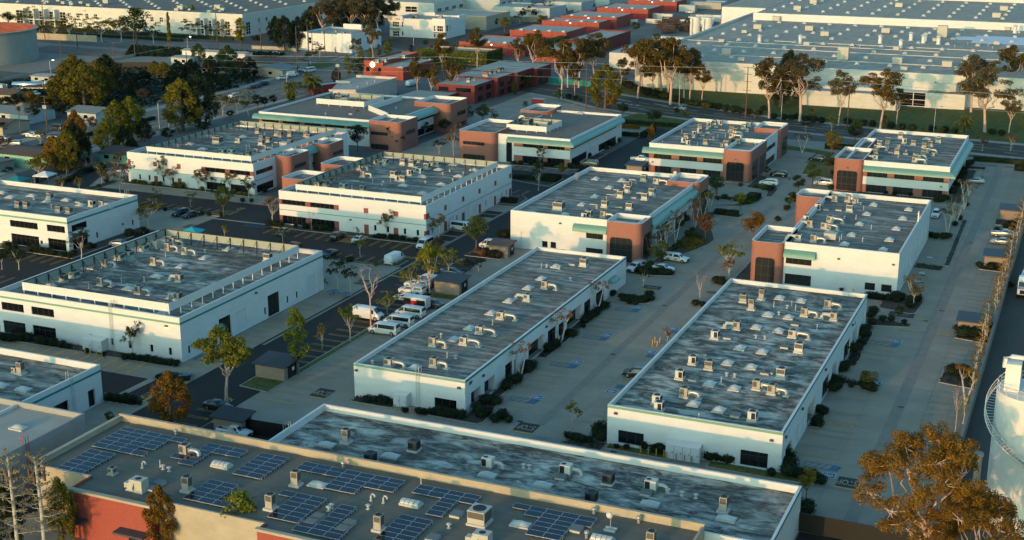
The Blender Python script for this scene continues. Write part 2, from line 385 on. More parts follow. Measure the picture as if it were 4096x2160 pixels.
# streets
stN = [(-207,499),(-182,493),(-164,482),(-139,470),(-102,456),(-64,448),(-36,440),(80,428)]
stS = [(-198,475),(-179,465),(-163,453),(-151,449),(-98,437),(-64,430),(-32,421),(80,403)]
def off(L, d): return [(x+d*.3, y+d) for x, y in L]
sheet('street_sidewalk', M['concrete2'], [off(stN,3.2)+stN[::-1], stS+off(stS,-3)[::-1]], 0.03)
sheet('main_street', M['roadmid'], [[stN[i],stN[i+1],stS[i+1],stS[i]] for i in range(7)]+[ [(-207,499),(-198,475),(-262,498),(-302,512),(-306,542),(-270,528)]], 0.045)
sheet('avenue_sidewalk', M['concrete2'], [[(-309,262),(-274,262),(-273,530),(-320,560),(-309,452)]], 0.024)
sheet('avenue', M['roadold'], [[(-304,262),(-281,262),(-277,380),(-276,440),(-286,520),(-306,560),(-322,560),(-305,450)],
      [(-600,536),(-322,528),(-318,558),(-372,562),(-600,552)]], 0.056)
sheet('far_parking_lot', M['roadmid'], [rect(-600,560,-400,584), [(-400,556),(-372,556),(-360,640),(-398,640)]], 0.04)
sheet('far_lot_kerb', M['kerb'], [rect(-600,557.6,-380,558.6)], 0.05)
sheet('north_parking_lot', M['concrete'], [[(-198,404),(-128,404),(-128,436),(-152,444),(-166,450),(-182,462),(-199,472)]], 0.035)
sheet('entry_drive', M['concrete2'], [rect(-131,418,-114,441)], 0.042)
sheet('truck_yard', M['roadmid'], [rect(-12.2,90,70,404)], 0.03)
sheet('warehouse_yard', M['roadold'], [rect(-236,560,-186,900), rect(-243,560,-230,900), [(-32,404),(70,404),(70,402),(-32,402)]], 0.03)
sheet('far_street', M['roadmid'], [[(-340,590),(-276,560),(-274,620),(-276,900),(-296,900),(-300,640),(-338,612)]], 0.035)
sheet('tank_yard', M['gutterc'], [[(-560,440),(-350,440),(-340,470),(-350,520),(-540,528)]], 0.03)
sheet('fuel_yard', M['asphalt'], [[(-420,370),(-322,372),(-330,430),(-420,426)]], 0.035)
sheet('bare_earth', M['dirt'], [[(-470,497),(-420,494),(-404,512),(-470,520)], rect(-340,590,-330,640), [(-196,498),(-170,500),(-168,494),(-192,492)]], 0.05)
# lawns
lawn = [(-190,496),(-167,505),(-112,511),(-98,500),(-98,482),(-70,492),(-43,500),(-20,505),(40,505),(40,436),(-36,444),(-64,452),(-102,460),(-139,474),(-164,486)]
sheet('lawn', M['grass'], [lawn, [(-150,430),(-136,422),(-116,420),(-114,436),(-146,447)], [(-318,505),(-306,500),(-306,518),(-318,522)],
      rect(-75,386,-70,404), [(-92,405),(-70,400),(-70,404),(-92,412)], [(-36,417.5),(80,401),(80,399),(-36,414)]], 0.06)
sheet('verge', M['grassdry'], [rect(-600,554,-372,557.4), rect(-600,584.5,-403,588)], 0.055)
def bed(poly, top=None, h=0.14, name='planting_bed'):
    b = MB(); n = len(poly); cx = sum(p[0] for p in poly)/n; cy = sum(p[1] for p in poly)/n
    inn = []
    for i, (x, y) in enumerate(poly):
        a = Vector(poly[i-1]); c = Vector(poly[(i+1) % n]); p = Vector((x, y))
        e1 = (p-a).normalized(); e2 = (c-p).normalized(); area = 1
        nrm = Vector((-(e1.y+e2.y), e1.x+e2.x))
        if nrm.length < .01: nrm = Vector((cx-x, cy-y))
        nrm.normalize()
        if nrm.dot(Vector((cx-x, cy-y))) < 0 and n < 7: nrm = -nrm
        q = p+nrm*0.22; inn.append((q.x, q.y))
    b.prism(poly, 0.03, h, 0, cap=False)
    b.add([(*p, h) for p in poly]+[(*p, h) for p in inn], [(i,(i+1)%n,n+(i+1)%n,n+i) for i in range(n)], 0)
    b.sheet(inn, h-.02, 1)
    return tag(b.build(name, [M['kerb'], M[top or 'soil']], loc=(0,0,0)), kind='structure')
B_ = [([(-118.0,180),(-116.6,180),(-116.3,229),(-117.6,229)],'grassdry'), ([(-122.8,171.5),(-116.9,170.8),(-116.9,180.4),(-122.8,177)],'grassdry'),
 ([(-177,174.0),(-138.2,174.2),(-138.2,176.8),(-177,176.8)],'soil'), ([(-137.8,168.9),(-132.6,168.9),(-131.6,169.8),(-132.2,172.4),(-137.8,172.2)],'soil'),
 ([(-142,157.4),(-133,157.4),(-132.2,158.6),(-133.4,160.2),(-142,160.2)],'soil'),
 ([(-175,261.4),(-136,261.4),(-136,264.6),(-175,264.6)],'soil'), ([(-150,242),(-136,242.2),(-132,244),(-132,248.4),(-133.5,248.4),(-135.6,243.7),(-150,243.2)],'grassdry'),
 ([(-134.9,262.3),(-130.6,256.4),(-130.2,257.6),(-131.4,265.4),(-134.9,265.4)],'soil'), ([(-122.8,257),(-114.4,257),(-114.4,258.7),(-118,262.4),(-122.8,262.4)],'soil'),
 ([(-123,245.4),(-117,242.9),(-116.4,247.4),(-117.4,247.8),(-122.6,246.6)],'soil'), ([(-111.4,226.6),(-110.2,226.6),(-110.2,229.8),(-118.4,229.8),(-118.4,226.6)],'grassdry'),
 ([(-240,285.7),(-197.8,285.7),(-197.8,287.8),(-240,287.8)],'soil'), ([(-216.5,265.1),(-192.6,265.1),(-192.6,266.3),(-216.5,266.3)],'grassdry'),
 ([(-222,221.2),(-199.6,220.8),(-199.6,248.4),(-203.6,248.4),(-203.6,224.6),(-222,224.6)],'soil'),
 ([(-196,266.6),(-191.4,267.5),(-191.4,271.4),(-196,269.4)],'grassdry'), ([(-243,272.6),(-240,273.6),(-240,288),(-243,288)],'soil'),
 ([(-244,150),(-242,150),(-262,300),(-267,300)],'soil'),
 ([(-144,330.8),(-131.2,327.2),(-131.2,338),(-136,333.4),(-144,334)],'soil'), ([(-152,304.5),(-131,304.5),(-131,312),(-134,315.5),(-137,311.5),(-152,311.5)],'soil'),
 ([(-153,349.3),(-134.6,349.3),(-134.6,352.4),(-153,352.4)],'soil'), ([(-134.6,349.3),(-131.8,351),(-131.8,375),(-134.6,375)],'soil'),
 ([(-113,345.5),(-110.4,345.5),(-110.4,355),(-113,355)],'soil'), ([(-112.4,352),(-83,352),(-83,355),(-112.4,355)],'soil'),
 ([(-83,347.4),(-76.6,345.4),(-75.6,338.4),(-74,339),(-74.4,348),(-78,360),(-83,364)],'soil'),
 ([(-95.2,331),(-83.6,331),(-82,333),(-82.6,334.8),(-95.2,334.6)],'soil'), ([(-86,323.6),(-78.6,325.6),(-75.6,331),(-75.8,338.3),(-79,335),(-80.4,327.4)],'grassdry'),
 ([(-84,314.6),(-76.4,314),(-75.8,317),(-83.6,318.4)],'soil'), ([(-83.6,268),(-81.5,268),(-76.2,287),(-76.2,292),(-83.6,312)],'soil'),
 ([(-83.6,257.8),(-76.6,259.8),(-76.6,262.2),(-83.6,266)],'soil'), ([(-82.6,241.6),(-77,239),(-75.2,240.4),(-75.2,244.6),(-82.4,243.4)],'soil'),
 ([(-83.7,183),(-81.9,183),(-81.9,199.6),(-83.7,199.6)],'soil'), ([(-83.7,203.4),(-81.9,203.4),(-81.9,216.6),(-83.7,216.6)],'soil'),
 ([(-83.7,220),(-81.9,220),(-81.9,238),(-83.7,238)],'soil'), ([(-90,172.6),(-80.4,172.2),(-79.8,173.6),(-81,181.6),(-83.7,181.6),(-83.7,175),(-90,175)],'soil'),
 ([(-102.8,172.8),(-95.5,172.8),(-95.5,175),(-102.8,175)],'soil'), ([(-66.6,170.8),(-60,170.4),(-60,173.4),(-65,173.4)],'soil'),
 ([(-59.8,171.6),(-49.9,171.4),(-49.9,173.4),(-59.8,173.4)],'grassdry'), ([(-44.6,171.2),(-34,171),(-29.5,171.4),(-29.4,172.6),(-33.8,176.6),(-34.4,173.4),(-44.6,173.4)],'grassdry'),
 ([(-34.2,191.5),(-32.8,191.5),(-32.8,199),(-34.2,199)],'soil'), ([(-34.2,208.5),(-32.6,208.5),(-32.6,214.4),(-34.2,214.4)],'soil'), ([(-34.2,220.4),(-32.4,220.4),(-32.4,227.6),(-34.2,227.6)],'soil'),
 ([(-34.2,232.6),(-32.4,232.6),(-32.4,240),(-34.2,240)],'soil'), ([(-33.6,211.6),(-27.4,211.2),(-27,213.2),(-33.6,213.8)],'soil'),
 ([(-34,243.8),(-33,243.8),(-26.6,245.4),(-27,247.2),(-34,248)],'soil'), ([(-34,255.2),(-27.8,253.4),(-26.8,254.4),(-26.4,262.6),(-31.6,262.6),(-38,262.8),(-38,259.6),(-34,259.4)],'soil'),
 ([(-18.6,218.4),(-12.8,217.4),(-12.8,223.4),(-18.4,224)],'soil'), ([(-18.6,242.6),(-12.8,241.4),(-12.8,245),(-18.6,245.6)],'soil'), ([(-18.8,290.4),(-12.8,290),(-12.8,292.8),(-18.8,292.8)],'soil'),
 ([(-19,331.6),(-12.8,331.6),(-12.8,337.4),(-19,337.4)],'soil'), ([(-31.4,286),(-26,285.6),(-25.6,289.4),(-31.4,290)],'soil'), ([(-25.9,290.4),(-24.6,290.4),(-25.2,333.4),(-26.4,333.4)],'soil'),
 ([(-31.8,395.6),(-26.6,395.8),(-26.6,399),(-31.8,399)],'soil'), ([(-31.8,350.6),(-28.6,350.6),(-28.6,394),(-31.8,394)],'soil'), ([(-60,351.6),(-32,351.6),(-32,354),(-60,354)],'soil'),
 ([(-12.8,150),(-12.6,150),(-12.3,402),(-13.4,402)],'soil'), ([(-63,255),(-60.4,255),(-60.4,262),(-61.6,300),(-64.4,300),(-64.4,262)],'soil'),
 ([(-73,370),(-61.8,366),(-61.8,386),(-68,395),(-75,392)],'grassdry')]
for p, t in B_:
    if sum(p[i][0]*p[(i+1)%len(p)][1]-p[(i+1)%len(p)][0]*p[i][1] for i in range(len(p))) < 0: p = p[::-1]
    bed(p, t)
# footpaths
sheet('footpath', M['concrete2'], [rect(-81.6,278,-80,330), rect(-110,350.2,-83,351.6), rect(-59,349.6,-28.4,351.2), rect(-28.4,351,-27.2,394), rect(-98,170.4,-90,172.2)], 0.1)
# ---------------------------------------------------------------- painted markings
def linesX(b, x0, x1, ys, dbl=True, w=.11, z=.06):
    for y in ys:
        if dbl:
            b.sheet(rect(x0,y-.3,x1,y-.3+w), z); b.sheet(rect(x0,y+.3-w,x1,y+.3), z); b.sheet(rect(x1-w,y-.3+w,x1,y+.3-w), z)
        else: b.sheet(rect(x0,y-w/2,x1,y+w/2), z)
def linesY(b, y0, y1, xs, dbl=True, w=.11, z=.06):
    for x in xs:
        if dbl:
            b.sheet(rect(x-.3,y0,x-.3+w,y1), z); b.sheet(rect(x+.3-w,y0,x+.3,y1), z); b.sheet(rect(x-.3+w,y0,x+.3-w,y0+w), z)
        else: b.sheet(rect(x-w/2,y0,x+w/2,y1), z)
def ar(a, st, e): return [a+st*i for i in range(int((e-a)/st)+1)]
yb = MB(); yf = MB(); wb = MB(); bb = MB()
linesX(yf, -81.3, -75.7, [178.6,181.2,190.3,193,195.7,198.3,205.4,208.1,210.8,213.3,220.6,223.1,225.9,228.5])
linesX(yf, -66.4, -60.6, [164.6,167.4,170.2,180.2,182.9,188,190.7,198.6,201.4,204.2,216.6,219.4,222.2,230,232.7])
linesX(yf, -19.1, -13.4, ar(163,2.72,217)+ar(225.7,2.72,240)+ar(254,2.72,288)+ar(302,2.72,330)+ar(342,2.72,398))
linesX(yf, -33.6, -27.5, [181,189,191.4,198.6,215.5,217.9,225.3,228,230.7,232.8]); linesX(yf, -31, -26.6, ar(262,2.8,284)+ar(300,2.8,345))
linesX(yf, -116.2, -110.9, ar(169.5,2.72,226)); linesX(yb, -122.9, -118.2, ar(182.5,2.88,229)); linesX(yb, -123.3, -119.2, [151.8,154.8,157.8,160.7])
linesX(yb, -136.8, -131.9, [173.4,176.2,179]+ar(190.5,2.85,216)); linesY(yb, 255.8, 260.6, [x for x in ar(-173.8,2.8,-137) if not -154 < x < -150.5])
linesY(yb, 244.2, 248.3, ar(-148.6,2.75,-134)); linesY(yf, 232.5, 240, ar(-147.4,2.75,-134.5)); linesY(yf, 279.6, 285, ar(-239,2.8,-199))
linesY(yb, 267.2, 271.2, ar(-221.5,2.75,-191)); linesY(yf, 258.4, 264, ar(-214.6,2.75,-194)); linesY(yb, 215.6, 220.4, ar(-240,2.8,-200.4)); linesY(yb, 200, 205, ar(-240,2.8,-200.4))
for x in ar(-175,2.87,-140.6): yb.sheet(rect(x-.28,168.9,x+.28,173.8), .06)
linesX(yf, -137.6, -132.6, [143,146,149,152,155]); linesY(yf, 343.6, 349, ar(-151,2.8,-132.6)); linesY(yb, 328.6, 333, ar(-151,2.8,-145)); linesY(yb, 334.4, 338.6, ar(-151,2.8,-132)); linesY(yb, 316.4, 320.6, ar(-151,2.8,-133))
linesX(yf, -126.4, -118.4, [231.5,234.2], False); linesY(yf, 347, 351.8, ar(-96,2.8,-84)); linesX(yf, -33.6, -28, [205.4,236]); linesY(yf, 396, 401, ar(-60,2.8,-36)); linesX(yb,-113,-118,ar(300,2.8,340))
linesX(yf, -101, -96, ar(336,2.8,350)); linesY(yf, 318.6, 323, ar(-108,2.8,-84))
# hatched no-parking boxes, arrows and stop bars
yb.sheet([(-121.4,236.4),(-121.4,236.9),(-130.8,237.4),(-130.8,236.9)], .06); yb.sheet(rect(-133.1,159.6,-132.6,164.4), .06); yf.sheet(rect(-70.8,170.9,-70.3,171),.06)
yb.sheet(rect(-118.2,167.9,-110.5,168.1), .06)
for x0, x1, y in ((-70.6,-65.2,262.2),(-78.4,-73.2,263.4),(-21.8,-19.4,243.6),(-28.6,-24.3,243.8),(-110.2,-107.2,172.0),(-74.9,-71.4,172.2),(-27,-23.9,172.0),(-134.6,-132,228.6),(-26.4,-24.4,250.8),(-21.6,-16.5,291.4),(-28.6,-24,291.6),(-67.4,-65,250.9),(-79.9,-76,249.1)):
    yb.sheet(rect(x0,y-.22,x1,y+.22), .062)
def hatch(b, x0, y0, x1, y1, n, w=.13, z=.064):
    for q in (rect(x0,y0,x1,y0+w), rect(x0,y1-w,x1,y1), rect(x0,y0+w,x0+w,y1-w), rect(x1-w,y0+w,x1,y1-w)): b.sheet(q, z)
    for i in range(n):
        a = x0+(x1-x0)*(i+.4)/n; b.sheet([(a,y0+w),(a+w*1.4,y0+w),(a+(x1-x0)/n*.8+w*1.4,y1-w),(a+(x1-x0)/n*.8,y1-w)], z)
for y in (200.7,216.1,234,183.3): hatch(bb, -80.1, y, -75.7, y+1.9, 4); bb.sheet(rect(-76.9,y+.2,-75.9,y+1.7), .067)
for y in (195,211,225): hatch(bb, -66.5, y, -61, y+1.7, 4); bb.sheet(rect(-66.3,y+.2,-65.3,y+1.5), .067)
for x0, y0, x1 in ((-33.1,233.4,-27.3),(-33.1,211.4,-27.9),(-32.2,177.0,-27.3)): hatch(bb, x0, y0, x1, y0+1.9, 5); bb.sheet(rect(x1-1.1,y0+.2,x1-.2,y0+1.7), .067)
hatch(bb, -136.8, 183.4, -132, 185.4, 6); hatch(yb, -136.8, 185.7, -132, 187.2, 7); hatch(yb, -33.6, 193.6, -27.9, 195.6, 5); bb.sheet(rect(-136.8,178.9,-132.4,179.2), .064)
bb.sheet(rect(-137.4,178.9,-136.9,181.6),.064)
hatch(bb, -182, 259.6, -176.5, 261.6, 5); hatch(yb, -153.8, 256.2, -150.8, 260.6, 6); hatch(wb, -111.5, 333.5, -105, 338, 5); hatch(bb, -79, 392, -73.5, 394, 5)
linesX(wb, -30, -28.8, ar(263,6.6,300), False, .9)
def wheelchair(x, y, s=.95):
    bb.sheet(rect(x-s,y-s*.85,x+s,y+s*.85), .066)
    for q in (rect(x-s,y-s*.85,x+s,y-s*.75), rect(x-s,y+s*.75,x+s,y+s*.85), rect(x-s,y-s*.75,x-s*.9,y+s*.75), rect(x+s*.9,y-s*.75,x+s,y+s*.75),
              rect(x+s*.35,y-s*.14,x+s*.6,y+s*.14), rect(x-s*.2,y-s*.1,x+s*.3,y+s*.12), rect(x-s*.3,y-s*.1,x-s*.18,y+s*.45), rect(x-s*.6,y+s*.35,x-s*.3,y+s*.48)):
        wb.sheet(q, .07)
    for i in range(9):
        a = math.pi*.9+math.pi*1.15*i/9; a2 = a+math.pi*1.15/9; r0, r1 = s*.36, s*.5; cx = x-s*.15
        wb.sheet([(cx+r0*math.cos(a),y+r0*math.sin(a)),(cx+r1*math.cos(a),y+r1*math.sin(a)),(cx+r1*math.cos(a2),y+r1*math.sin(a2)),(cx+r0*math.cos(a2),y+r0*math.sin(a2))], .07)
for x, y in ((-76.3,203.9),(-76.3,219.2),(-76.2,237.1),(-76.4,186.2),(-66.4,193.4),(-66.4,213.9),(-66.4,227.5),(-27.9,236.6),(-28,214.2),(-28.2,175.3),(-133.6,182.0)): wheelchair(x, y)
# street lane lines
def dash(b, p0, p1, n, w, duty=.4):
    p0, p1 = Vector(p0), Vector(p1); t = (p1-p0); u = t.normalized(); nn = Vector((-u.y,u.x))*w/2
    for i in range(n):
        a = p0+t*(i/n); c = a+t*(duty/n); b.sheet([tuple(a-nn),tuple(c-nn),tuple(c+nn),tuple(a+nn)], .07)
for i in range(len(stN)-1):
    for f, duty, b_ in ((.28,.4,wb),(.5,1,yb),(.53,1,yb),(.74,.4,wb)):
        a = Vector(stN[i]).lerp(Vector(stS[i]), f); c = Vector(stN[i+1]).lerp(Vector(stS[i+1]), f)
        dash(b_, a, c, max(1,int((c-a).length/9)) if duty < 1 else 1, .25, duty)
dash(wb, (-147,468.4), (-140.5,465), 1, .5, 1); dash(wb, (-156.6,460.4), (-146,455.6), 1, .35, 1); dash(wb, (-162.5,472.4), (-156,469.6), 1, .5, 1)
for k in range(4): dash(wb, (-160+k*2.6,466.6-k*.9), (-158.6+k*2.6,464-k*.9), 1, .5, 1); dash(wb, (-158.6+k*2.6,466.8-k*.9), (-160+k*2.6,464-k*.9), 1, .45, 1)
for x, dt in ((-299,.4),(-295,.4),(-290,1),(-289.4,1),(-285,.4),(-281.5,.4)): dash(wb if dt < 1 else yb, (x,264), (x+2,450), 22 if dt < 1 else 1, .25, dt)
for y in (541,546): dash(wb, (-590,y+8), (-330,y-7), 26, .3)
for k in range(2): dash(wb, (-306,520+k*4), (-276,506+k*4), 1, .5, 1); dash(wb, (-311-k*4,524), (-316-k*4,552), 1, .5, 1)
linesY(wb, 452, 457, ar(-190,2.8,-172), False, .2); linesY(wb, 408, 413, ar(-190,2.8,-132), False, .2); linesX(wb, -178, -172, ar(420,2.8,450), False, .2)
linesY(wb, 563, 568, ar(-560,3,-405), False, .3); linesY(wb, 578, 583, ar(-560,3,-405), False, .3)
tag(yb.build('yellow_markings', M['yellow'], loc=(0,0,0)), kind='structure'); tag(yf.build('worn_yellow_markings', M['yellowfaint'], loc=(0,0,0)), kind='structure')
tag(wb.build('white_markings', M['whitemark'], loc=(0,0,0)), kind='structure'); tag(bb.build('blue_markings', M['blue'], loc=(0,0,0)), kind='structure')
# lettering
def text(name, s, m, loc, rot, size, ext=0.0, parent=None, bold=0.0, xs=1.0):
    cu = bpy.data.curves.new(name, 'FONT'); cu.body = s; cu.size = size; cu.extrude = ext; cu.align_x = 'CENTER'; cu.align_y = 'CENTER'; cu.offset = bold
    cu.resolution_u = 3
    t = bpy.data.objects.new(name, cu); COL.objects.link(t); bpy.context.view_layer.update()
    me = bpy.data.meshes.new_from_object(t.evaluated_get(bpy.context.evaluated_depsgraph_get())); bpy.data.objects.remove(t)
    me.name = name; me.materials.clear(); me.materials.append(m)
    o = bpy.data.objects.new(name, me); COL.objects.link(o)
    if parent is not None: o.parent = parent; loc = tuple(Vector(loc)-wloc(parent))
    o.location = loc; o.rotation_euler = rot; o.scale = (xs,1,1)
    return o
pad = MB()
for x0, y0, x1, y1, rz, tx in ((-110.2,172.4,-107.3,176,180,1),(-74.8,172.6,-71.6,175.9,180,1),(-26.8,172.4,-24,175.6,180,1),(-79.8,249.4,-76.1,251.8,180,1),(-67,251.2,-64.9,252.8,180,1),
    (-31.6,251.2,-27,254,180,1),(-134.7,229,-132.3,232.2,180,1),(-194.6,252.9,-191.8,256,90,1)):
    pad.sheet(rect(x0,y0,x1,y1), .058)
    o = text('stop_lettering', 'STOP', M['yellowfaint'], ((x0+x1)/2,(y0+y1)/2,.075), (0,0,R(rz)), 1.55 if y1-y0 > 3 else 1.1, 0, None, .01, .72); o.scale = (.72,1.5,1) if y1-y0 > 3 else (.9,1,1); o['kind'] = 'structure'
tag(pad.build('dark_stop_pads', M['patch'], loc=(0,0,0)), kind='structure')
for x, y, rz in ((-134.0,162.0,-90),(-120.7,165.2,90),(-133.2,251,180),(-121.4,254,180),(-192.5,273.6,-90)):
    o = text('stop_lettering', 'STOP', M['yellow'], (x,y,.075), (0,0,R(rz)), 1.5, 0, None, .01); o.scale = (.72,1.5,1); o['kind'] = 'structure'
# drain grates and valve lids set in the paving
b = MB()
for x, y in ((-22.7,205),(-22.6,258),(-22.4,312),(-24.6,250.5),(-75,176),(-72,210),(-72,240),(-28.9,281),(-28.6,275.5),(-28.4,269),(-28.9,263),(-28.7,259.8),(-44.2,164.6),(-58.2,171.0),(-90.8,169.6),(-29.4,164.2)):
    b.sheet(rect(x-.45,y-.28,x+.45,y+.28), .066)
for i in range(7): b.sheet(rect(-26.6,370+i*2.7,-26.2,371+i*2.7), .066)
for i in range(5): b.sheet(rect(-27.3,333+i*1.3,-26.7,333.7+i*1.3), .066)
tag(b.build('drain_grates', M['patch'], loc=(0,0,0)), kind='structure')
# ================================================================ buildings
def wbox(b, side, c, u0, u1, z0, z1, d0, d1, mi=0):
    if side == 'F': b.box(u0, c-d1, z0, u1, c-d0, z1, mi)
    elif side == 'B': b.box(u0, c+d0, z0, u1, c+d1, z1, mi)
    elif side == 'R': b.box(c+d0, u0, z0, c+d1, u1, z1, mi)
    else: b.box(c-d1, u0, z0, c-d0, u1, z1, mi)
def wpt(side, c, u, z, d):
    return {'F': (u,c-d,z), 'B': (u,c+d,z), 'R': (c+d,u,z), 'L': (c-d,u,z)}[side]
def wall(b, side, c, u0, u1, h, t, ops, mi=0, z0=0.0):
    us = sorted(set([u0,u1]+[max(u0,min(u1,v)) for o in ops for v in o[:2]]))
    for a, e in zip(us, us[1:]):
        if e-a < .01: continue
        m = (a+e)/2; hs = sorted((o[2],o[3]) for o in ops if o[0] < m < o[1]); z = z0
        for lo, hi in hs:
            if lo-z > .02: wbox(b, side, c, a, e, z, lo, -t, 0, mi)
            z = max(z, hi)
        if h-z > .02: wbox(b, side, c, a, e, z, h, -t, 0, mi)
def fill(par, side, c, op, wm):
    u0, u1, z0, z1, k = op[:5]; n = op[5] if len(op) > 5 else max(1, int((u1-u0)/1.5)); b = MB(); fr = .07
    if k in 'gGm':                                        # glazing: pane set back, frame and mullions proud of it
        dp = -.22 if k != 'G' else -1.3
        wbox(b, side, c, u0, u1, z0, z1, dp-.05, dp, 0)
        for i in range(n+1):
            uu = u0+(u1-u0-fr)*i/n; wbox(b, side, c, uu, uu+fr, z0, z1, dp, dp+.07, 1)
        for zz in ([z0, z1-fr]+([z0+(z1-z0)*.68] if z1-z0 > 2.2 else [])): wbox(b, side, c, u0+fr, u1-fr, zz, zz+fr, dp, dp+.05, 1)
        if k == 'G':                                      # deep shaded entry: jambs and soffit
            wbox(b, side, c, u0, u0+.05, z0, z1, dp+.01, -.02, 2); wbox(b, side, c, u1-.05, u1, z0, z1, dp+.01, -.02, 2); wbox(b, side, c, u0+.05, u1-.05, z1-.05, z1, dp+.08, -.02, 2)
        return b.build('window' if k != 'G' else 'glazed_entrance', [M['mirror' if k == 'm' else 'glass'], M['mull'], wm], par)
    if k == 'w':                                          # white framed window
        wbox(b, side, c, u0, u1, z0, z1, -.3, -.25, 0)
        nz = max(1, round((z1-z0)/1.4))
        for i in range(n+1): uu = u0+(u1-u0-.14)*i/n; wbox(b, side, c, uu, uu+.14, z0, z1, -.25, -.12, 1)
        for i in range(1, nz): zz = z0+(z1-z0)*i/nz; wbox(b, side, c, u0, u1, zz-.09, zz+.09, -.25, -.14, 1)
        return b.build('window', [M['glass'], M['whiteframe']], par)
    if k == 'r':
        wbox(b, side, c, u0, u1, z0, z1, -.3, -.22, 0)
        nn = int((z1-z0)/.6)
        for i in range(1, nn): zz = z0+(z1-z0)*i/nn; wbox(b, side, c, u0, u1, zz-.02, zz+.02, -.22, -.19, 0)
        return b.build('roll_up_door', M['rollup'], par)
    if k == 'p':
        wbox(b, side, c, u0, u1, z0, z1, -.2, .03, 0); return b.build('wall_panel', M['browntile'], par)
    if k == 'P':
        wbox(b, side, c, u0, u1, z0, z1, -.2, .03, 0); return b.build('wall_panel', M['redpaint'], par)
    if k == 'k':
        wbox(b, side, c, u0, u1, z0, z1, -.2, .04, 0); return b.build('brick_pier', M['brick'], par)
    if k == 'd':
        wbox(b, side, c, u0, u1, z0, z1, -.18, -.1, 0); wbox(b, side, c, u0+.1, u0+.2, z0+.9, z0+1.1, -.1, -.04, 1); return b.build('door', [M['door'], M['steel']], par)
    if k == 'x':
        wbox(b, side, c, u0, u1, z0, z1, -.6, -.55, 0); return b.build('open_bay', M['dark'], par)
def bldg(name, label, x0, x1, y0, y1, h, wm='white', par=.9, rm='roofA', F=(), Rr=(), B=(), L=(), t=.3, cat='office building', skip=''):
    o = thing(name, label, cat, ((x0+x1)/2, (y0+y1)/2, 0)); wmat = M[wm]
    o['_b'] = 0
    b = MB()
    if 'F' not in skip: wall(b, 'F', y0, x0, x1, h, t, F)
    wall(b, 'B', y1, x0, x1, h, t, B)
    if 'L' not in skip: wall(b, 'L', x0, y0+t, y1-t, h, t, L)
    wall(b, 'R', x1, y0+t, y1-t, h, t, Rr)
    b.build('wall', wmat, o)
    rb = MB(); rb.box(x0+t, y0+t, h-par-.3, x1-t, y1-t, h-par); rb.build('roof', M[rm], o)
    cp = MB()                                             # metal coping on the parapet
    for q in ((x0-.03,y0-.03,x1+.03,y0+t+.03),(x0-.03,y1-t-.03,x1+.03,y1+.03),(x0-.03,y0+t+.03,x0+t+.03,y1-t-.03),(x1-t-.03,y0+t+.03,x1+.03,y1-t-.03)): cp.box(q[0],q[1],h,q[2],q[3],h+.05)
    cp.build('coping', wmat if wm not in ('brick',) else M['white2'], o)
    for side, c, ops in (('F',y0,F),('R',x1,Rr),('B',y1,B),('L',x0,L)):
        for op in ops: fill(o, side, c, op, wmat)
    del o['_b']
    return o
def band(par, name, mkey, side, c, u0, u1, z0, z1, d=.03, d0=0.0):
    b = MB(); wbox(b, side, c, u0, u1, z0, z1, d0, d0+d); return b.build(name, M[mkey], par)
def awning(par, side, c, u0, u1, z0, z1, D, m0=0, m1=0, mk='awn', name='awning', n=7):
    """quarter-round metal awning; m0/m1 mitre its ends round a corner"""
    b = MB(); prof = [(0.02, z1)]+[(D*math.sin(math.pi/2*i/n)+.02, z0+(z1-z0)*math.cos(math.pi/2*i/n)) for i in range(n+1)]+[(0.02, z0)]
    k = len(prof); vs = [wpt(side,c,u0-m0*dd,z,dd) for dd, z in prof]+[wpt(side,c,u1+m1*dd,z,dd) for dd, z in prof]
    b.add(vs, [(i,(i+1)%k,k+(i+1)%k,k+i) if side in 'RB' else (i,k+i,k+(i+1)%k,(i+1)%k) for i in range(k)], 0)
    b.add(vs[:k], [tuple(range(k))], 0); b.add(vs[k:], [tuple(range(k))[::-1]], 0)
    return b.build(name, M[mk], par)
def roundpoly(x0, y0, x1, y1, r, corners='0123', n=6):
    """corners 0=(x0,y0) 1=(x1,y0) 2=(x1,y1) 3=(x0,y1)"""
    P = []
    for i, (cx, cy, a) in enumerate(((x0,y0,180),(x1,y0,270),(x1,y1,0),(x0,y1,90))):
        if str(i) in corners:
            ox = cx+(r if cx == x0 else -r); oy = cy+(r if cy == y0 else -r)
            for j in range(n+1): t = R(a+90*j/n); P.append((ox+r*math.cos(t), oy+r*math.sin(t)))
        else: P.append((cx, cy))
    return P
def tower(par, x0, x1, y0, y1, h, r=1.6, corners='0123', par_h=1.0, brick='brick', t=.3, roof=True, name='brick_tower'):
    out = roundpoly(x0,y0,x1,y1,r,corners); inn = roundpoly(x0+t,y0+t,x1-t,y1-t,max(.2,r-t),corners); n = len(out)
    b = MB(); zb = h-par_h
    b.add([(*p,0) for p in out]+[(*p,h) for p in out], [(i,(i+1)%n,n+(i+1)%n,n+i) for i in range(n)], 0, len(corners) > 0)
    b.add([(*p,h) for p in out]+[(*p,h) for p in inn], [(i,(i+1)%n,n+(i+1)%n,n+i) for i in range(n)], 1)
    b.add([(*p,h) for p in inn]+[(*p,zb) for p in inn], [(i,(i+1)%n,n+(i+1)%n,n+i) for i in range(n)], 1)
    b.add([(*p,zb) for p in inn], [tuple(range(n))], 2)
    me = b.build(name, [M[brick], M['white2'], M['roofA']], par)
    return me
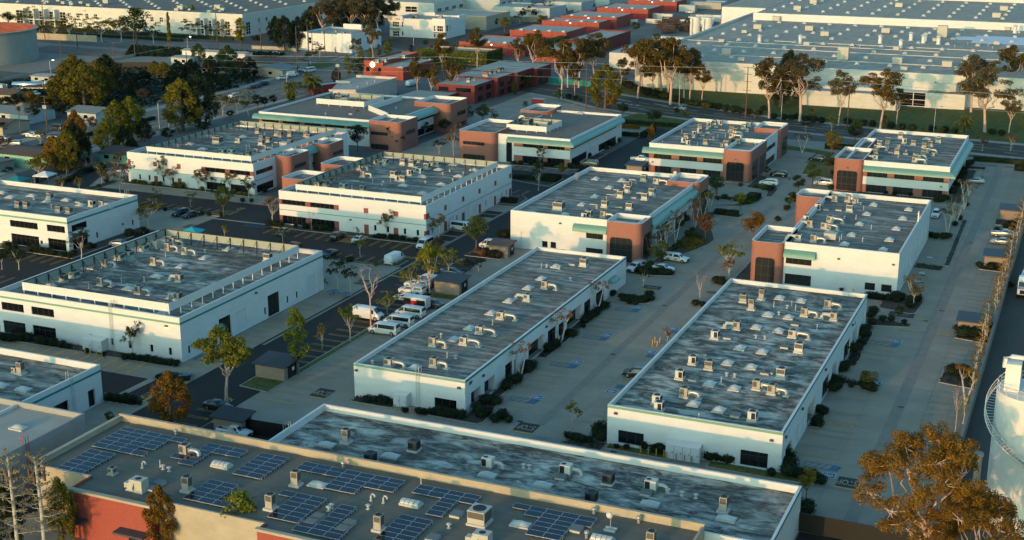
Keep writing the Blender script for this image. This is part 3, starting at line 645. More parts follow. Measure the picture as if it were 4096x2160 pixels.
def rwin(par, side, c, u0, u1, z0, z1, r=.8, n=3, top_only=False, mk='mirror', frame=True, nz=2):
    """round-cornered window: dark pane with a proud rim and mullions"""
    P = roundpoly(u0,z0,u1,z1,min(r,(z1-z0)/2-.01,(u1-u0)/2-.01),'23' if top_only else '0123'); k = len(P)
    Pi = roundpoly(u0+.12,z0+.12,u1-.12,z1-.12,max(.1,min(r,(z1-z0)/2-.01,(u1-u0)/2-.01)-.12),'23' if top_only else '0123'); b = MB()
    vs = [wpt(side,c,u,z,.03) for u, z in Pi]; b.add(vs, [tuple(range(k)) if side in 'FR' else tuple(range(k))[::-1]], 0)
    a = [wpt(side,c,u,z,.11) for u, z in P]+[wpt(side,c,u,z,.11) for u, z in Pi]; b.add(a, [(i,(i+1)%k,k+(i+1)%k,k+i) for i in range(k)], 1)
    a = [wpt(side,c,u,z,.11) for u, z in P]+[wpt(side,c,u,z,0.0) for u, z in P]; b.add(a, [(i,(i+1)%k,k+(i+1)%k,k+i) for i in range(k)], 1)
    a = [wpt(side,c,u,z,.11) for u, z in Pi]+[wpt(side,c,u,z,0.03) for u, z in Pi]; b.add(a, [(i,(i+1)%k,k+(i+1)%k,k+i) for i in range(k)], 1)
    for i in range(1, n): uu = u0+(u1-u0)*i/n; wbox(b, side, c, uu-.035, uu+.035, z0+.15, z1-.15, .03, .07, 2)
    for i in range(1, nz): zz = z0+(z1-z0)*i/nz; wbox(b, side, c, u0+.15, u1-.15, zz-.035, zz+.035, .03, .065, 2)
    return b.build('window', [M[mk], M['brick'] if frame else M['mull'], M['mull']], par)
def roofscreen(par, x0, x1, y0, y1, zr, z0, z1, gaps=False, step=3.1):
    """equipment screen round the roof: louvred panels on posts, braced from inside"""
    t = .06; n = 0
    for side, c, u0, u1 in (('F',y0,x0,x1),('R',x1,y0+t,y1-t),('B',y1,x0,x1),('L',x0,y0+t,y1-t)):
        b = MB(); wbox(b, side, c, u0, u1, z0, z1, -t, 0, 0)
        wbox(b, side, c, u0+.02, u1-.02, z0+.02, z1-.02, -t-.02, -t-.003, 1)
        k = int((u1-u0)/.5)
        for i in range(k): uu = u0+(u1-u0)*i/k; wbox(b, side, c, uu, uu+.05, z0+.02, z1-.02, .003, .03, 0)
        b.build('screen_panel', [M['screen'], M['screenin']], par)
        k = max(1, round((u1-u0)/step))
        for i in range(k+1):
            b = MB(); uu = u0+.1+(u1-u0-.3)*i/k; wbox(b, side, c, uu, uu+.12, zr, z1-.1, -t-.16, -t-.03, 1 if side in 'FR' else 0)
            if side in 'BL' and 0 < i < k:
                a = wpt(side,c,uu+.06,z1-.25,-t-.2)
                for du in (-.8,.8): e = wpt(side,c,uu+.06+du,zr+.05,-t-1.5); b.tube([a,e], .045, 4, 0)
            b.build('screen_post', [M['steel'], M['white2']], par)
        if side in 'BL':
            b = MB(); wbox(b, side, c, u0+.1, u1-.1, z1+.005, z1+.08, -t-.14, -.01, 0); b.build('screen_rail', M['steel'], par)
def ladder(side, c, u, z1, zroof, label, mk='curb', z0=0.4):
    o = thing('roof_ladder', label, 'ladder', (*wpt(side,c,u,0,.15)[:2], 0)); b = MB()
    for du in (-.25,.25):
        b.tube([wpt(side,c,u+du,z0,.18), wpt(side,c,u+du,z1+1.1,.18), wpt(side,c,u+du,z1+1.1,-.7), wpt(side,c,u+du,zroof,-.7)], .04, 5)
    n = int((z1-z0)/.35)
    for i in range(n): z = z0+.2+i*.35; b.tube([wpt(side,c,u-.25,z,.18), wpt(side,c,u+.25,z,.18)], .025, 4)
    b.build('rail', M[mk], o); return o
def wallight(par, side, c, u, z, lit=False):
    b = MB(); wbox(b, side, c, u-.25, u+.25, z, z+.3, .0, .3, 0); wbox(b, side, c, u-.2, u+.2, z-.03, z, .05, .28, 1)
    return b.build('wall_light', [M['plastic'], M['glow' if lit else 'lampw']], par)
def signtext(par, s, side, c, u, z, size, mk, xs=1.0, name='sign_lettering'):
    rot = {'F': (R(90),0,0), 'R': (R(90),0,R(90)), 'B': (R(90),0,R(180)), 'L': (R(90),0,R(-90))}[side]
    return text(name, s, M[mk], wpt(side,c,u,z,.09), rot, size, .03, par, .01, xs)
def meterbox(side, c, u0, u1, h, d, label, n=2):
    o = thing('utility_enclosure', label, 'utility cabinet', (*wpt(side,c,(u0+u1)/2,0,d/2)[:2],0)); b = MB()
    wbox(b, side, c, u0, u1, .1, h-.15, .02, d, 0); 
    a = [wpt(side,c,u,z,dd) for u in (u0-.05,u1+.05) for dd, z in ((.02,h),(d+.1,h-.2),(d+.1,h-.3),(.02,h-.12))]
    b.add(a, [(0,1,5,4),(1,2,6,5),(3,2,1,0),(4,5,6,7),(2,3,7,6)], 0); b.build('cabinet', M['white'], o)
    b = MB()
    for i in range(1, n): uu = u0+(u1-u0)*i/n; wbox(b, side, c, uu-.02, uu+.02, .15, h-.35, d, d+.015, 0)
    for i in range(n): uu = u0+(u1-u0)*(i+.8)/n; wbox(b, side, c, uu-.04, uu+.04, 1.0, 1.25, d, d+.05, 0)
    b.build('door_seam', M['plastic'], o); return o
# ================================================================ the office park
g2 = lambda u0,u1,z0=4.4,z1=5.9,n=4: (u0,u1,z0,z1,'g',n)
nw = lambda u,z0=1.05,z1=2.4,w=.62: (u,u+w,z0,z1,'g',1)
# --- B1
B1 = bldg('office_building','two-storey white building at the left edge with teal stripe and number 361',-245,-203.7,224.8,248.9,7.8,'white',1.0,'roofA',
  F=[g2(-220,-212.1,4.3,5.8,6),g2(-209.5,-204.5,4.3,5.8,4),(-220,-212.1,.15,2.7,'g',6),(-209.5,-204.5,.15,2.7,'g',4),g2(-230,-223,4.3,5.8,5)],
  Rr=[g2(226.1,231.1,4.3,5.8,1),(226.1,231,.15,2.6,'g',2),nw(233.8),nw(246.3),(239.4,242.6,.1,2.6,'d'),(242.7,243.4,1.9,2.4,'g',1)])
band(B1,'painted_stripe','sage','F',224.8,-245,-203.66,6.45,6.85); band(B1,'painted_stripe','teal','R',-203.7,224.83,248.9,6.45,6.85)
signtext(B1,'361','R',-203.7,225.7,3.0,.7,'plastic')
b = MB(); wbox(b,'F',224.8,-211.7,-211.1,1.2,1.9,.01,.06); b.build('wall_sign', M['black'], B1)
ladder('B',248.9,-206.5,7.8,6.8,'white ladder hooking over the far parapet of building 361')
# --- B2
B2 = bldg('office_building','large white left-hand building with louvred roof screen and sage stripe',-178.1,-138,176.9,223.3,8.0,'white',.9,'roofB',
  F=[g2(-177.2,-172.1,4.5,6,4),g2(-170.3,-165.2,4.5,6,4),(-177.2,-172.1,.15,2.5,'g',4),(-170.4,-165.2,.15,2.5,'g',4),(-157.6,-157,1.9,2.5,'g',1),nw(-153.1),nw(-149.2),nw(-144.6),nw(-140.7)],
  Rr=[nw(178.7),nw(182),(185.8,187.1,.1,2.3,'g',1),(187.8,191.4,.1,4.4,'g',3),(193,196.6,.1,4.2,'r'),nw(202),(203.3,207.2,.1,4.3,'g',3),nw(209.7),nw(213),(217.1,220.7,.1,4.2,'r')])
band(B2,'painted_stripe','sage','F',176.9,-178.1,-137.96,6.75,7.1); band(B2,'painted_stripe','teal','R',-138,176.93,223.3,6.75,7.1)
roofscreen(B2,-173.1,-141.05,178.2,219.4,7.1,8.35,9.8)
awning(B2,'R',-138,186.0,188.3,2.5,3.6,1.1,mk='tealawn'); wallight(B2,'F',176.9,-140.8,6.1,True); wallight(B2,'R',-138,199.5,5.9)
ladder('F',176.9,-152.5,8.0,7.1,'white caged ladder on the sunlit front of the screened building'); meterbox('F',176.9,-157.9,-153.7,2.4,1.7,'white lean-to utility enclosure with two doors behind the yellow bollards',2)
# --- B3
B3 = bldg('office_building','single-storey white building cropped by the lower left edge',-185,-138.6,128,157.3,6.2,'white',1.0,'roofB',
  Rr=[(154.0,155.6,.1,2.9,'x'),(146.4,149.6,.1,3.2,'x'),(137,140,.1,3.2,'x')])
band(B3,'painted_stripe','teal','R',-138.6,128,157.3,5.05,5.4)
ladder('R',-138.6,150.6,6.2,5.2,'white ladder over the parapet of the cropped lower left building')
# --- B4 grey warehouse lower left
B4 = bldg('warehouse','grey-walled warehouse with sunlit pale roof in the bottom left corner',-190,-126.6,100,139.6,6.6,'greywall',.8,'rooflight')
ladder('R',-126.6,128.0,6.6,5.8,'red steel ladder on the grey warehouse wall',mk='lampr')
# --- B5 solar roof
o = B5 = thing('workshop_building','low building covered in solar panels with red brick and beige walls','industrial building',(-80,130,0))
b = MB(); W = lambda side,c,a,e,h=7.0,mi=0,ops=(),t=.3: wall(b,side,c,a,e,h,t,ops,mi)
W('B',140.4,-120.8,-36.4,7.2,0); W('L',-120.8,123.4,140.1,7.0,0); W('F',123.4,-120.8,-112.0,6.6,0); W('L',-112.0,119.4,123.4,6.6,1)
W('F',119.4,-112,-99.5,6.4,1,[(-103.2,-101.2,0,2.6)]); W('R',-99.5,119.7,121.1,6.4,1); W('F',121.1,-99.2,-84.4,6.6,0); W('L',-84.4,119.9,121.1,6.6,1); W('F',119.6,-84.4,-36.4,6.4,1); W('R',-36.4,119.9,140.1,7.0,0)
b.build('wall',[M['beige'],M['redbrick']],o)
b = MB(); b.prism([(-120.5,123.7),(-111.7,123.7),(-111.7,119.7),(-99.2,119.7),(-99.2,121.4),(-84.1,121.4),(-84.1,119.9),(-36.7,119.9),(-36.7,140.1),(-120.5,140.1)],6.0,6.3); b.build('roof',M['roofsolar'],o)
b = MB(); b.box(-112.05,119.1,6.42,-99.4,119.75,6.75); b.box(-84.5,119.3,6.42,-36.3,119.9,6.75); b.box(-120.9,140.05,7.22,-36.3,140.5,7.34); b.box(-121,123.4,7.02,-120.4,140.04,7.12); b.build('coping',M['beige'],o)
b = MB(); b.box(-113,117.9,2.7,-109.3,119.3,2.95); b.box(-104.3,117.8,2.7,-99.8,119.3,2.95); b.build('canopy',M['plastic'],o)
b = MB(); b.box(-103.2,119.5,0,-101.2,119.55,2.6); b.build('door',M['dark'],o)
# --- B6
B6 = bldg('office_building','long low building with heavily streaked roof along the bottom',-98.2,-28.6,140.6,157.6,6.0,'white',.95,'roofD')
band(B6,'painted_stripe','teal','R',-28.6,140.6,157.6,5.55,5.9)
ladder('L',-98.2,147.3,6.0,5.05,'white ladder hooking over the left parapet of the streaked roof')
# --- B7
rec = [(177.2,180.9,.05,2.9,'G',3),(182.2,186.4,.05,2.9,'G',4),(200.2,207.4,.05,3.2,'G',5),(190.4,193.4,.05,2.9,'g',2),(218.3,225.8,.05,3.2,'G',5),(209,212.9,.05,2.9,'g',3),(194.2,194.9,.05,2.6,'g',1),
       (214.1,217,.05,2.6,'g',2),(227.2,230.9,.05,2.9,'g',3),(233.6,238.3,.05,2.8,'g',3)]
B7 = bldg('office_building','long narrow single-storey building in the centre with teal-edged roof',-103.3,-83.8,175.1,251.3,5.6,'white',.65,'roofC',
  F=[(-89.1,-85.3,.35,2.1,'g',3)],Rr=rec,B=[])
band(B7,'painted_stripe','sage','F',175.1,-103.3,-83.76,5.2,5.58,.04); band(B7,'painted_stripe','teal','R',-83.8,175.14,251.3,5.2,5.58,.04)
wallight(B7,'R',-83.8,181.6,4.1); wallight(B7,'R',-83.8,208,4.0); wallight(B7,'R',-83.8,232.5,4.2); wallight(B7,'F',175.1,-102.8,4.4); wallight(B7,'F',175.1,-84.8,4.2)
signtext(B7,'597','R',-83.8,177.0,4.6,.75,'plastic'); awning(B7,'R',-83.8,240.5,244,3.0,3.8,1.3)
ladder('F',175.1,-91.9,5.6,5.0,'white ladder on the front of the long central building'); meterbox('F',175.1,-95.6,-93.3,2.3,1.4,'small white utility cabinet beside the ladder of the central building',2)
# --- B8
B8 = bldg('office_building','long single-storey building on the right with many skylights',-60.1,-34.5,173.4,243.2,6.1,'white',.7,'roofD',
  F=[(-58.4,-54.5,.5,2.5,'g',3),(-40.3,-36.4,.3,2.6,'g',3)],
  Rr=[(175.9,180,.05,2.7,'G',2),(183,184.8,.1,3.3,'r'),(187,189.2,.1,3.3,'r'),(190.8,196.6,.05,3.2,'G',3),(202.4,207.8,.05,3.2,'g',4),(210.4,214.4,.05,3.2,'G',3),(221,226.8,.05,3.2,'g',4),(229.2,233.8,.05,3.2,'G',3),(239.3,242,.1,3.3,'r')])
band(B8,'painted_stripe','sage','F',173.4,-60.1,-34.46,5.7,6.08,.04); band(B8,'painted_stripe','teal','R',-34.5,173.44,243.2,5.7,6.08,.04)
wallight(B8,'F',173.4,-58.8,4.9); wallight(B8,'F',173.4,-36,4.6); wallight(B8,'R',-34.5,203.5,4.9); wallight(B8,'R',-34.5,227.6,4.9); wallight(B8,'R',-34.5,186,4.8); wallight(B8,'R',-34.5,175,4.7)
signtext(B8,'5','R',-34.5,230.6,4.4,.8,'plastic')
meterbox('F',173.4,-50.7,-45.8,2.5,1.6,'white lean-to utility enclosure with four doors on the right-hand building',4); ladder('B',243.2,-37.6,6.1,5.4,'white ladder at the far right corner of the skylit roof')
# --- B9 middle, screened
P_ = 'p'
B9 = bldg('office_building','two-storey white building with louvred roof screen in the middle left',-175,-136,264.7,313.2,8.2,'white',.9,'roofA',
  F=[(-174.2,-167.8,5.0,6.2,'g',5),(-166.4,-160,5.0,6.2,'g',5),(-174.2,-167.8,.3,2.3,'g',5),(-166.4,-160,.3,2.3,'g',5),(-152.1,-150.9,5,6.2,P_),(-144.3,-143.1,5,6.2,P_),nw(-149.5),nw(-146.2),nw(-141.8),nw(-138.5),
     (-152.1,-150.9,.05,2.3,P_),(-144.4,-143.2,.05,2.3,P_),(-155.1,-154.1,.05,2.1,'d'),(-175,-174.2,5,6.2,P_),(-167.8,-166.4,5,6.2,P_),(-160,-158.7,5,6.2,P_),(-167.8,-166.4,.1,2.3,P_),(-160,-158.8,.1,2.3,P_),(-175,-174.2,.1,2.3,P_),(-136.55,-136,5,6.3,P_),(-136.55,-136,.05,2.3,P_)],
  Rr=[(265,266.2,5,6.3,P_),(265,266.2,.05,2.3,P_),(274,275.2,5,6.2,P_),(283.6,284.8,5,6.2,P_),(292.9,294.1,5,6.2,P_),(302.4,303.6,5,6.2,P_),(311.7,312.9,5,6.2,P_),(273.8,275.3,.05,2.3,P_),(283.4,284.9,.05,2.3,P_),(293,294.2,.05,2.3,P_),(302.1,303.3,.05,2.3,P_),(311.6,312.9,.05,2.3,P_),
      nw(267.7),nw(270.6),nw(280.4),nw(297),nw(306.8),nw(309.7),(276,279,.1,2.9,'r'),(285.2,288.4,.1,3.3,'r'),(289.6,292.6,.1,2.8,'r'),(299,301.9,.1,2.8,'r'),(304.4,305.3,.1,2.1,'d')])
band(B9,'painted_stripe','teal','F',264.7,-175,-135.97,3.62,3.75); band(B9,'painted_stripe','teal','R',-136,264.73,313.2,3.62,3.75)
roofscreen(B9,-170.75,-137.6,265.5,308.1,7.3,8.65,10.0); wallight(B9,'R',-136,266.6,2.9); wallight(B9,'F',264.7,-155.6,2.9)
tower(B9,-182,-174.9,275.9,286,8.5,1.6,'03'); tower(B9,-182,-174.4,294.2,305,8.5,1.6,'03')
# --- B10 upper left, screened
B10 = bldg('office_building','two-storey white building with screened roof and brick corner towers, upper left',-238,-197.7,287.9,336.5,8.2,'white',.9,'roofA',
  F=[(-237.9,-237,5,6.3,P_),(-229.5,-228.3,5,6.3,P_),(-221.8,-220.6,5,6.3,P_),(-214,-212.8,5,6.2,P_),(-212.8,-206.5,5,6.2,'g',4),(-206.5,-205.1,5,6.2,P_),(-205.1,-198.8,5,6.2,'g',4),(-198.8,-197.7,5,6.2,P_),nw(-234.5),nw(-231.4),nw(-226.8),nw(-223.7),(-229.5,-228.3,.1,2.4,P_),(-221.8,-220.6,.1,2.4,P_),(-218.6,-217.1,.1,2.2,'d'),
     (-212.7,-206.6,.3,2.3,'g',5),(-205.1,-199.4,.3,2.3,'g',5)],
  Rr=[(289,297,5,6.2,'g',5),(289,297,.3,2.3,'g',5),(321,332,5,6.2,'g',5),(321,332,.3,2.3,'g',5)])
band(B10,'painted_stripe','teal','F',287.9,-238,-197.67,3.62,3.75); band(B10,'painted_stripe','teal','R',-197.7,287.93,297,3.62,3.75)
roofscreen(B10,-232.2,-199,289,332,7.3,8.65,10.0)
tower(B10,-203,-193.4,298.4,309,8.5,1.5,'12'); tower(B10,-203,-192.8,317,326.4,8.5,1.5,'12'); rwin(B10,'R',-193.4,300.2,306.6,4.7,6.0,.6,3,nz=1); rwin(B10,'R',-192.8,319,325,4.7,6.0,.6,3,nz=1)
awning(B10,'R',-197.6,309.2,316.8,6.3,8.0,2.0)
# --- B11 top, teal awning, plant enclosure
B11 = bldg('office_building','two-storey office with teal awning, brick towers and white rooftop plant enclosure',-241.9,-196,356.9,402,8.2,'white',.55,'roofplain',
  F=[(-240.8,-234.6,5,6.2,'g',5),(-233.1,-226.9,5,6.2,'g',5),(-225.3,-219.2,5,6.2,'g',5),(-217.9,-211,5,6.2,'g',5),(-210,-204,5,6.2,'g',5),(-241.9,-240.8,5,6.2,'k'),(-234.6,-233.1,5,6.2,'k'),(-226.9,-225.3,5,6.2,'k'),(-219.2,-217.9,5,6.2,'k'),(-211,-210,5,6.2,'k'),(-240.8,-211,.2,2.3,'g',18)],
  Rr=[(366,389,4.9,6.2,'g',14),(366,389,.2,2.4,'g',14)])
awning(B11,'F',356.9,-243.4,-200.4,6.2,7.6,1.7,0,0); awning(B11,'R',-196,364.6,387.8,6.4,8.0,2.4,0,0)
tower(B11,-200.6,-189.5,352.8,364.4,9.0,1.6,'01'); tower(B11,-203,-190.2,388.2,402.5,9.2,1.6,'12')
rwin(B11,'F',352.8,-199.6,-193.4,4.6,5.8,.6,4,nz=1); rwin(B11,'F',352.8,-199.6,-193.4,.2,2.1,.6,4,nz=1); rwin(B11,'R',-189.5,356.4,362.6,4.4,5.9,.6,3,nz=1); rwin(B11,'R',-190.2,393.2,400,4.3,5.9,.6,3,nz=1); rwin(B11,'R',-190.2,393.2,400,.6,2.3,.6,3,nz=1)
roofscreen(B11,-233.2,-215.5,377.3,390.6,7.65,8.2,9.9,step=4)
b = MB(); b.prism([(-212.7,375.2),(-212.7,397.4),(-212.4,397.4),(-212.4,375.2)],7.65,9.3); b.prism([(-212.7,375.2),(-200.4,365),(-200.2,365.3),(-212.5,375.5)],7.65,9.3); b.build('light_well_wall',M['white2'],B11)
# --- B12
B12 = bldg('office_building','two-storey office with wraparound teal awning and brick tower at its left corner',-158,-134.9,352.2,397,8.2,'white',.6,'roofplain',
  F=[(-149.5,-143.1,4.9,6.1,'g',4),(-141.8,-136.6,4.9,6.1,'g',4),(-152.2,-149.5,4.9,6.1,'k'),(-143.1,-141.8,4.9,6.1,'k'),(-136.6,-134.95,4.9,6.1,'k'),(-149.5,-143.1,.2,2.4,'g',4),(-141.8,-136.6,.2,2.4,'g',4),(-152.2,-149.5,.05,2.4,'k'),(-143.1,-141.8,.05,2.4,'k'),(-136.6,-134.95,.05,2.4,'k'),(-154.6,-152.8,.1,6.1,'g',1)],
  Rr=[(353.5,392,5.0,6.2,'g',20),(353.5,366,.2,2.4,'g',6),(368,373,.1,2.6,'r'),(376,392,.2,2.4,'g',8)])
awning(B12,'F',352.2,-154,-134.9,6.2,7.6,1.6,0,1); awning(B12,'R',-134.9,352.2,395.5,6.2,7.6,1.6,1,0)
tower(B12,-169,-157.2,349.8,371,8.8,1.6,'01'); rwin(B12,'F',349.8,-167.4,-160.2,4.7,5.9,.6,5,nz=1); rwin(B12,'F',349.8,-167.4,-160.2,.2,2.1,.6,5,nz=1); tower(B12,-165.6,-156.6,388,402,9.0,1.6,'23')
b = MB(); b.box(-165,371,0,-157.8,388,8.2); b.build('wing_wall',M['white'],B12)
b = MB(); b.box(-164.8,371,8.21,-157.8,388,8.25); b.build('roof',M['roofplain'],B12)
roofscreen(B12,-158.0,-145.4,360.2,372.6,7.6,8.1,9.7,step=3.5)
# --- B13
B13 = bldg('office_building','white two-storey building with a brick corner tower and name lettering, centre right',-116.4,-86.6,267.5,318.2,8.5,'white',.9,'roofC',
  F=[(-108.8,-107.5,.9,2.3,'g',1),(-106.8,-105.5,.9,2.3,'g',1),(-98.5,-94.6,4.0,5.6,'m',3),(-98.5,-94.6,.3,1.9,'m',3),(-113.9,-110.4,.05,3.9,'r')],
  Rr=[(273.8,308.5,4.9,6.0,'g',24),(274.4,280,.1,3.2,'G',4),(281,287,.1,3.2,'g',5),(288,294,.1,3.2,'G',5),(295,301,.1,3.2,'g',5),(302,308.4,.1,3.2,'G',5)])
tower(B13,-93.4,-85.4,265.2,273.4,8.9,1.5,'01',1.1); tower(B13,-93,-85.2,309,319,8.9,1.5,'12',1.1)
rwin(B13,'F',265.2,-92.3,-87.0,.25,5.7,.9,4,True); rwin(B13,'R',-85.4,266.8,272.6,.25,6.1,.9,4,True); rwin(B13,'R',-85.2,310.8,317.4,.25,6.1,.9,4,True)
awning(B13,'F',267.5,-101.3,-93.45,5.6,7.1,1.3); awning(B13,'R',-86.6,273.5,308.9,6.0,7.5,1.6)
signtext(B13,'Jackson Dawson','R',-86.6,286.3,4.1,.95,'black',.75); wallight(B13,'F',267.5,-104.5,6.6); wallight(B13,'R',-85.4,273,6.7)
ladder('F',305.2,-115.2,8.5,7.6,'white ladder on the side step of the lettered building')
# --- B14
B14 = bldg('office_building','brick and white office with green awning and large arched corner window',-112.6,-84,355.4,398.6,8.4,'white',.9,'roofA',
  F=[(-111.2,-106.1,4.1,5.7,'m',4),(-103.9,-98.8,4.1,5.7,'m',4),(-97.1,-91.9,4.1,5.7,'m',4),(-112.6,-111.2,4.1,5.7,'k'),(-106.1,-103.9,4.1,5.7,'k'),(-98.8,-97.1,4.1,5.7,'k'),(-91.9,-90.8,4.1,5.7,'k'),
     (-110.8,-106,.2,2.1,'m',4),(-103.5,-98.9,.2,2.1,'m',4),(-97,-92.1,.2,2.1,'m',4),(-112.6,-110.8,.05,2.1,'k'),(-106,-103.5,.05,2.1,'k'),(-98.9,-97,.05,2.1,'k'),(-92.1,-90.8,.05,2.1,'k')],
  Rr=[(372,386,4.3,5.7,'g',8),(372,386,.2,2.2,'g',8)])
tower(B14,-91,-83.2,352.4,371,8.7,1.5,'01',1.0); tower(B14,-91,-83.2,388,399.5,8.8,1.5,'12',1.0)
rwin(B14,'F',352.4,-89.8,-84.8,.25,5.6,.8,4,True); rwin(B14,'R',-83.2,354.4,361,.25,5.6,.8,4,True); rwin(B14,'R',-83.2,362.6,369.4,.25,5.6,.8,4,True); rwin(B14,'R',-83.2,390,397.6,.25,5.6,.8,4,True)
awning(B14,'F',355.4,-114.2,-91.05,5.75,7.2,1.5,0,0); wallight(B14,'F',352.4,-87.3,6.1); wallight(B14,'F',355.4,-111.5,2.9)
# --- B15
B15 = bldg('office_building','white office with wraparound green awning and arched brick tower, far right',-58.6,-32.2,354.6,402,8.4,'white',.9,'roofA',
  F=[(-52.8,-47.6,4.2,5.7,'m',4),(-45.9,-40.8,4.2,5.7,'m',4),(-38.7,-33.5,4.2,5.7,'m',4),(-53.8,-52.8,4.2,5.7,'k'),(-47.6,-45.9,4.2,5.7,'k'),(-40.8,-38.7,4.2,5.7,'k'),(-33.5,-32.25,4.2,5.7,'k'),
     (-52.8,-47.6,.1,2.1,'m',4),(-46,-40.9,.1,2.1,'m',4),(-38.6,-33.6,.1,2.1,'m',4),(-53.8,-52.8,.05,2.1,'k'),(-47.6,-46,.05,2.1,'k'),(-40.9,-38.6,.05,2.1,'k'),(-33.6,-32.25,.05,2.1,'k')],
  Rr=[(356,398,4.3,5.7,'g',20),(356,398,.1,2.1,'g',16)])
tower(B15,-61.4,-53.8,353.2,370,8.7,1.5,'01',1.0); tower(B15,-59.4,-55.4,370.3,386,8.6,1.0,'3',1.0)
rwin(B15,'F',353.2,-60.4,-54.9,.25,5.7,.8,4,True,nz=3); awning(B15,'F',354.6,-53.7,-32.2,5.75,7.1,1.6,0,1); awning(B15,'R',-32.2,354.6,400.5,5.75,7.1,1.6,1,0)
wallight(B15,'F',353.2,-57.6,6.2); wallight(B15,'F',354.6,-34,3.0)
# --- B16
B16 = bldg('office_building','white two-storey building with small green awning and arched brick tower, right',-54.6,-31.8,263,312.4,9.0,'white',.95,'roofC',
  F=[(-53.9,-48.7,4.6,6.1,'m',4),(-53.9,-48.6,.3,2.5,'m',2),(-38,-36,1,2.5,'m',1),(-34.8,-32.8,1,2.5,'m',1)],
  Rr=[(269.4,271.2,.1,3.4,'r'),(273.4,274.6,1,3.0,'g',1),(279.4,281.6,.1,4.2,'r'),(283.4,286.4,.1,4.6,'r'),(289.4,290.6,1,3.0,'g',1),(294.4,296.6,.1,4.0,'r'),(298.9,300.2,1,2.9,'g',1),(304.6,306.8,.1,4.0,'r'),(309,310.4,1,2.9,'g',1)])
tower(B16,-60.9,-54.3,261.4,275.4,9.0,1.5,'01',1.0); tower(B16,-61.2,-54.3,305,313.4,9.0,1.5,'03',1.0)
rwin(B16,'F',261.4,-59.8,-55.6,.25,5.9,.8,3,True,nz=3); awning(B16,'F',263,-54.2,-47.9,6.2,7.6,1.4); wallight(B16,'F',263,-43.4,6.6); wallight(B16,'F',263,-32.8,6.6)
b = MB(); b.prism([(-55.2,275.6),(-54.9,275.6),(-54.9,304.8),(-55.2,304.8)],0,9.0); b.build('side_parapet',M['white2'],B16)
b = MB(); b.box(-32.05,290.4,9.0,-31.8,291.6,11.2); b.box(-32.05,293.0,9.0,-31.8,293.2,9.6); b.build('roof_door_frame',M['white2'],B16)
# ================================================================ surroundings: buildings
def wins(u0, u1, n, z0, z1, k='w', nn=2, gap=.45):
    s = (u1-u0)/n; return [(u0+s*i+s*gap/2, u0+s*(i+1)-s*gap/2, z0, z1, k, nn) for i in range(n)]
# --- huge warehouse top left
W1 = bldg('warehouse','huge white warehouse with rows of roof domes, top left',-575,-404,586,690,11.4,'cream',.35,'roofplain',t=.5,cat='warehouse',
  F=[(-553,-548,1,8,'w',2)]+[(-544+i*7.2,-540+i*7.2,.6,8,'w',2) for i in range(4)]+[(a,a+2.2,5.6,7.8,'w',2) for a in (-511,-505,-499,-468,-462,-456)]+[(a,a+2.2,.8,3.0,'w',2) for a in (-510,-504,-498)]
   +[(-441,-438.6,5.6,7.8,'w',2)]+[(-430+i*5,-427+i*5,.6,7.4,'w',2) for i in range(4)]+[(-408.4,-404.6,1,7,'w',2)],
  Rr=[(589,593,1,7,'w',2),(600,602,6,8,'w',2),(607,609,6,8,'w',2),(614,616,6,8,'w',2),(600,602,1,3,'w',2),(607,609,1,3,'w',2)])
b = MB()
for i in range(4): b.box(-545.6+i*7.2,582.8,0,-544.6+i*7.2,586,9.4); b.build('entrance_fin',M['cream'],W1); b = MB()
for i in range(4): b.box(-431.4+i*5,583.4,0,-430.7+i*5,586,8.6); b.build('entrance_fin',M['cream'],W1); b = MB()
b = MB(); b.box(-546,583,3.6,-517,585.9,4.0); b.box(-432,583.6,3.4,-411,585.9,3.8); b.build('entrance_canopy',M['cream'],W1)
bldg('warehouse','second white warehouse behind the left end of the domed one',-680,-592,600,680,15,'palegrey',.5,'roofplain',cat='warehouse')
bldg('warehouse','white warehouse in the distance behind the tall trees',-560,-352,700,790,9.5,'cream',.4,'rooflight',cat='warehouse',F=wins(-470,-360,8,4,7),Rr=wins(702,760,6,4,6))
bldg('warehouse','pale building with square windows beyond the fenced lot at the top',-372,-330,742,790,9,'palegrey',.5,'roofplain',cat='warehouse',F=wins(-370,-350,2,5,7)+wins(-370,-350,2,1,3),Rr=wins(744,780,4,5,7))
bldg('warehouse','low pale workshop at the very top, left of the red brick rows',-330,-286,812,860,8,'palegrey',.5,'rooflight',cat='warehouse')
# --- white corner building
WA = bldg('office_building','small sunlit white building by the street corner with fan palms in front',-349,-320.5,552,580,8.2,'white',.7,'rooflight',t=.4,
  F=[(-345.5,-342.5,3.4,6.2,'w',2),(-325,-321.5,3.0,6.0,'w',3)],Rr=[(558,561,3,6,'w',2),(566,569,3,6,'w',2)])
b = MB(); b.box(-327.5,550.6,0,-320.1,552,8.9); b.box(-349.6,551.5,0,-344,552,8.7); b.box(-341,579.2,7.6,-331,580.6,10); b.build('raised_parapet',M['white2'],WA)
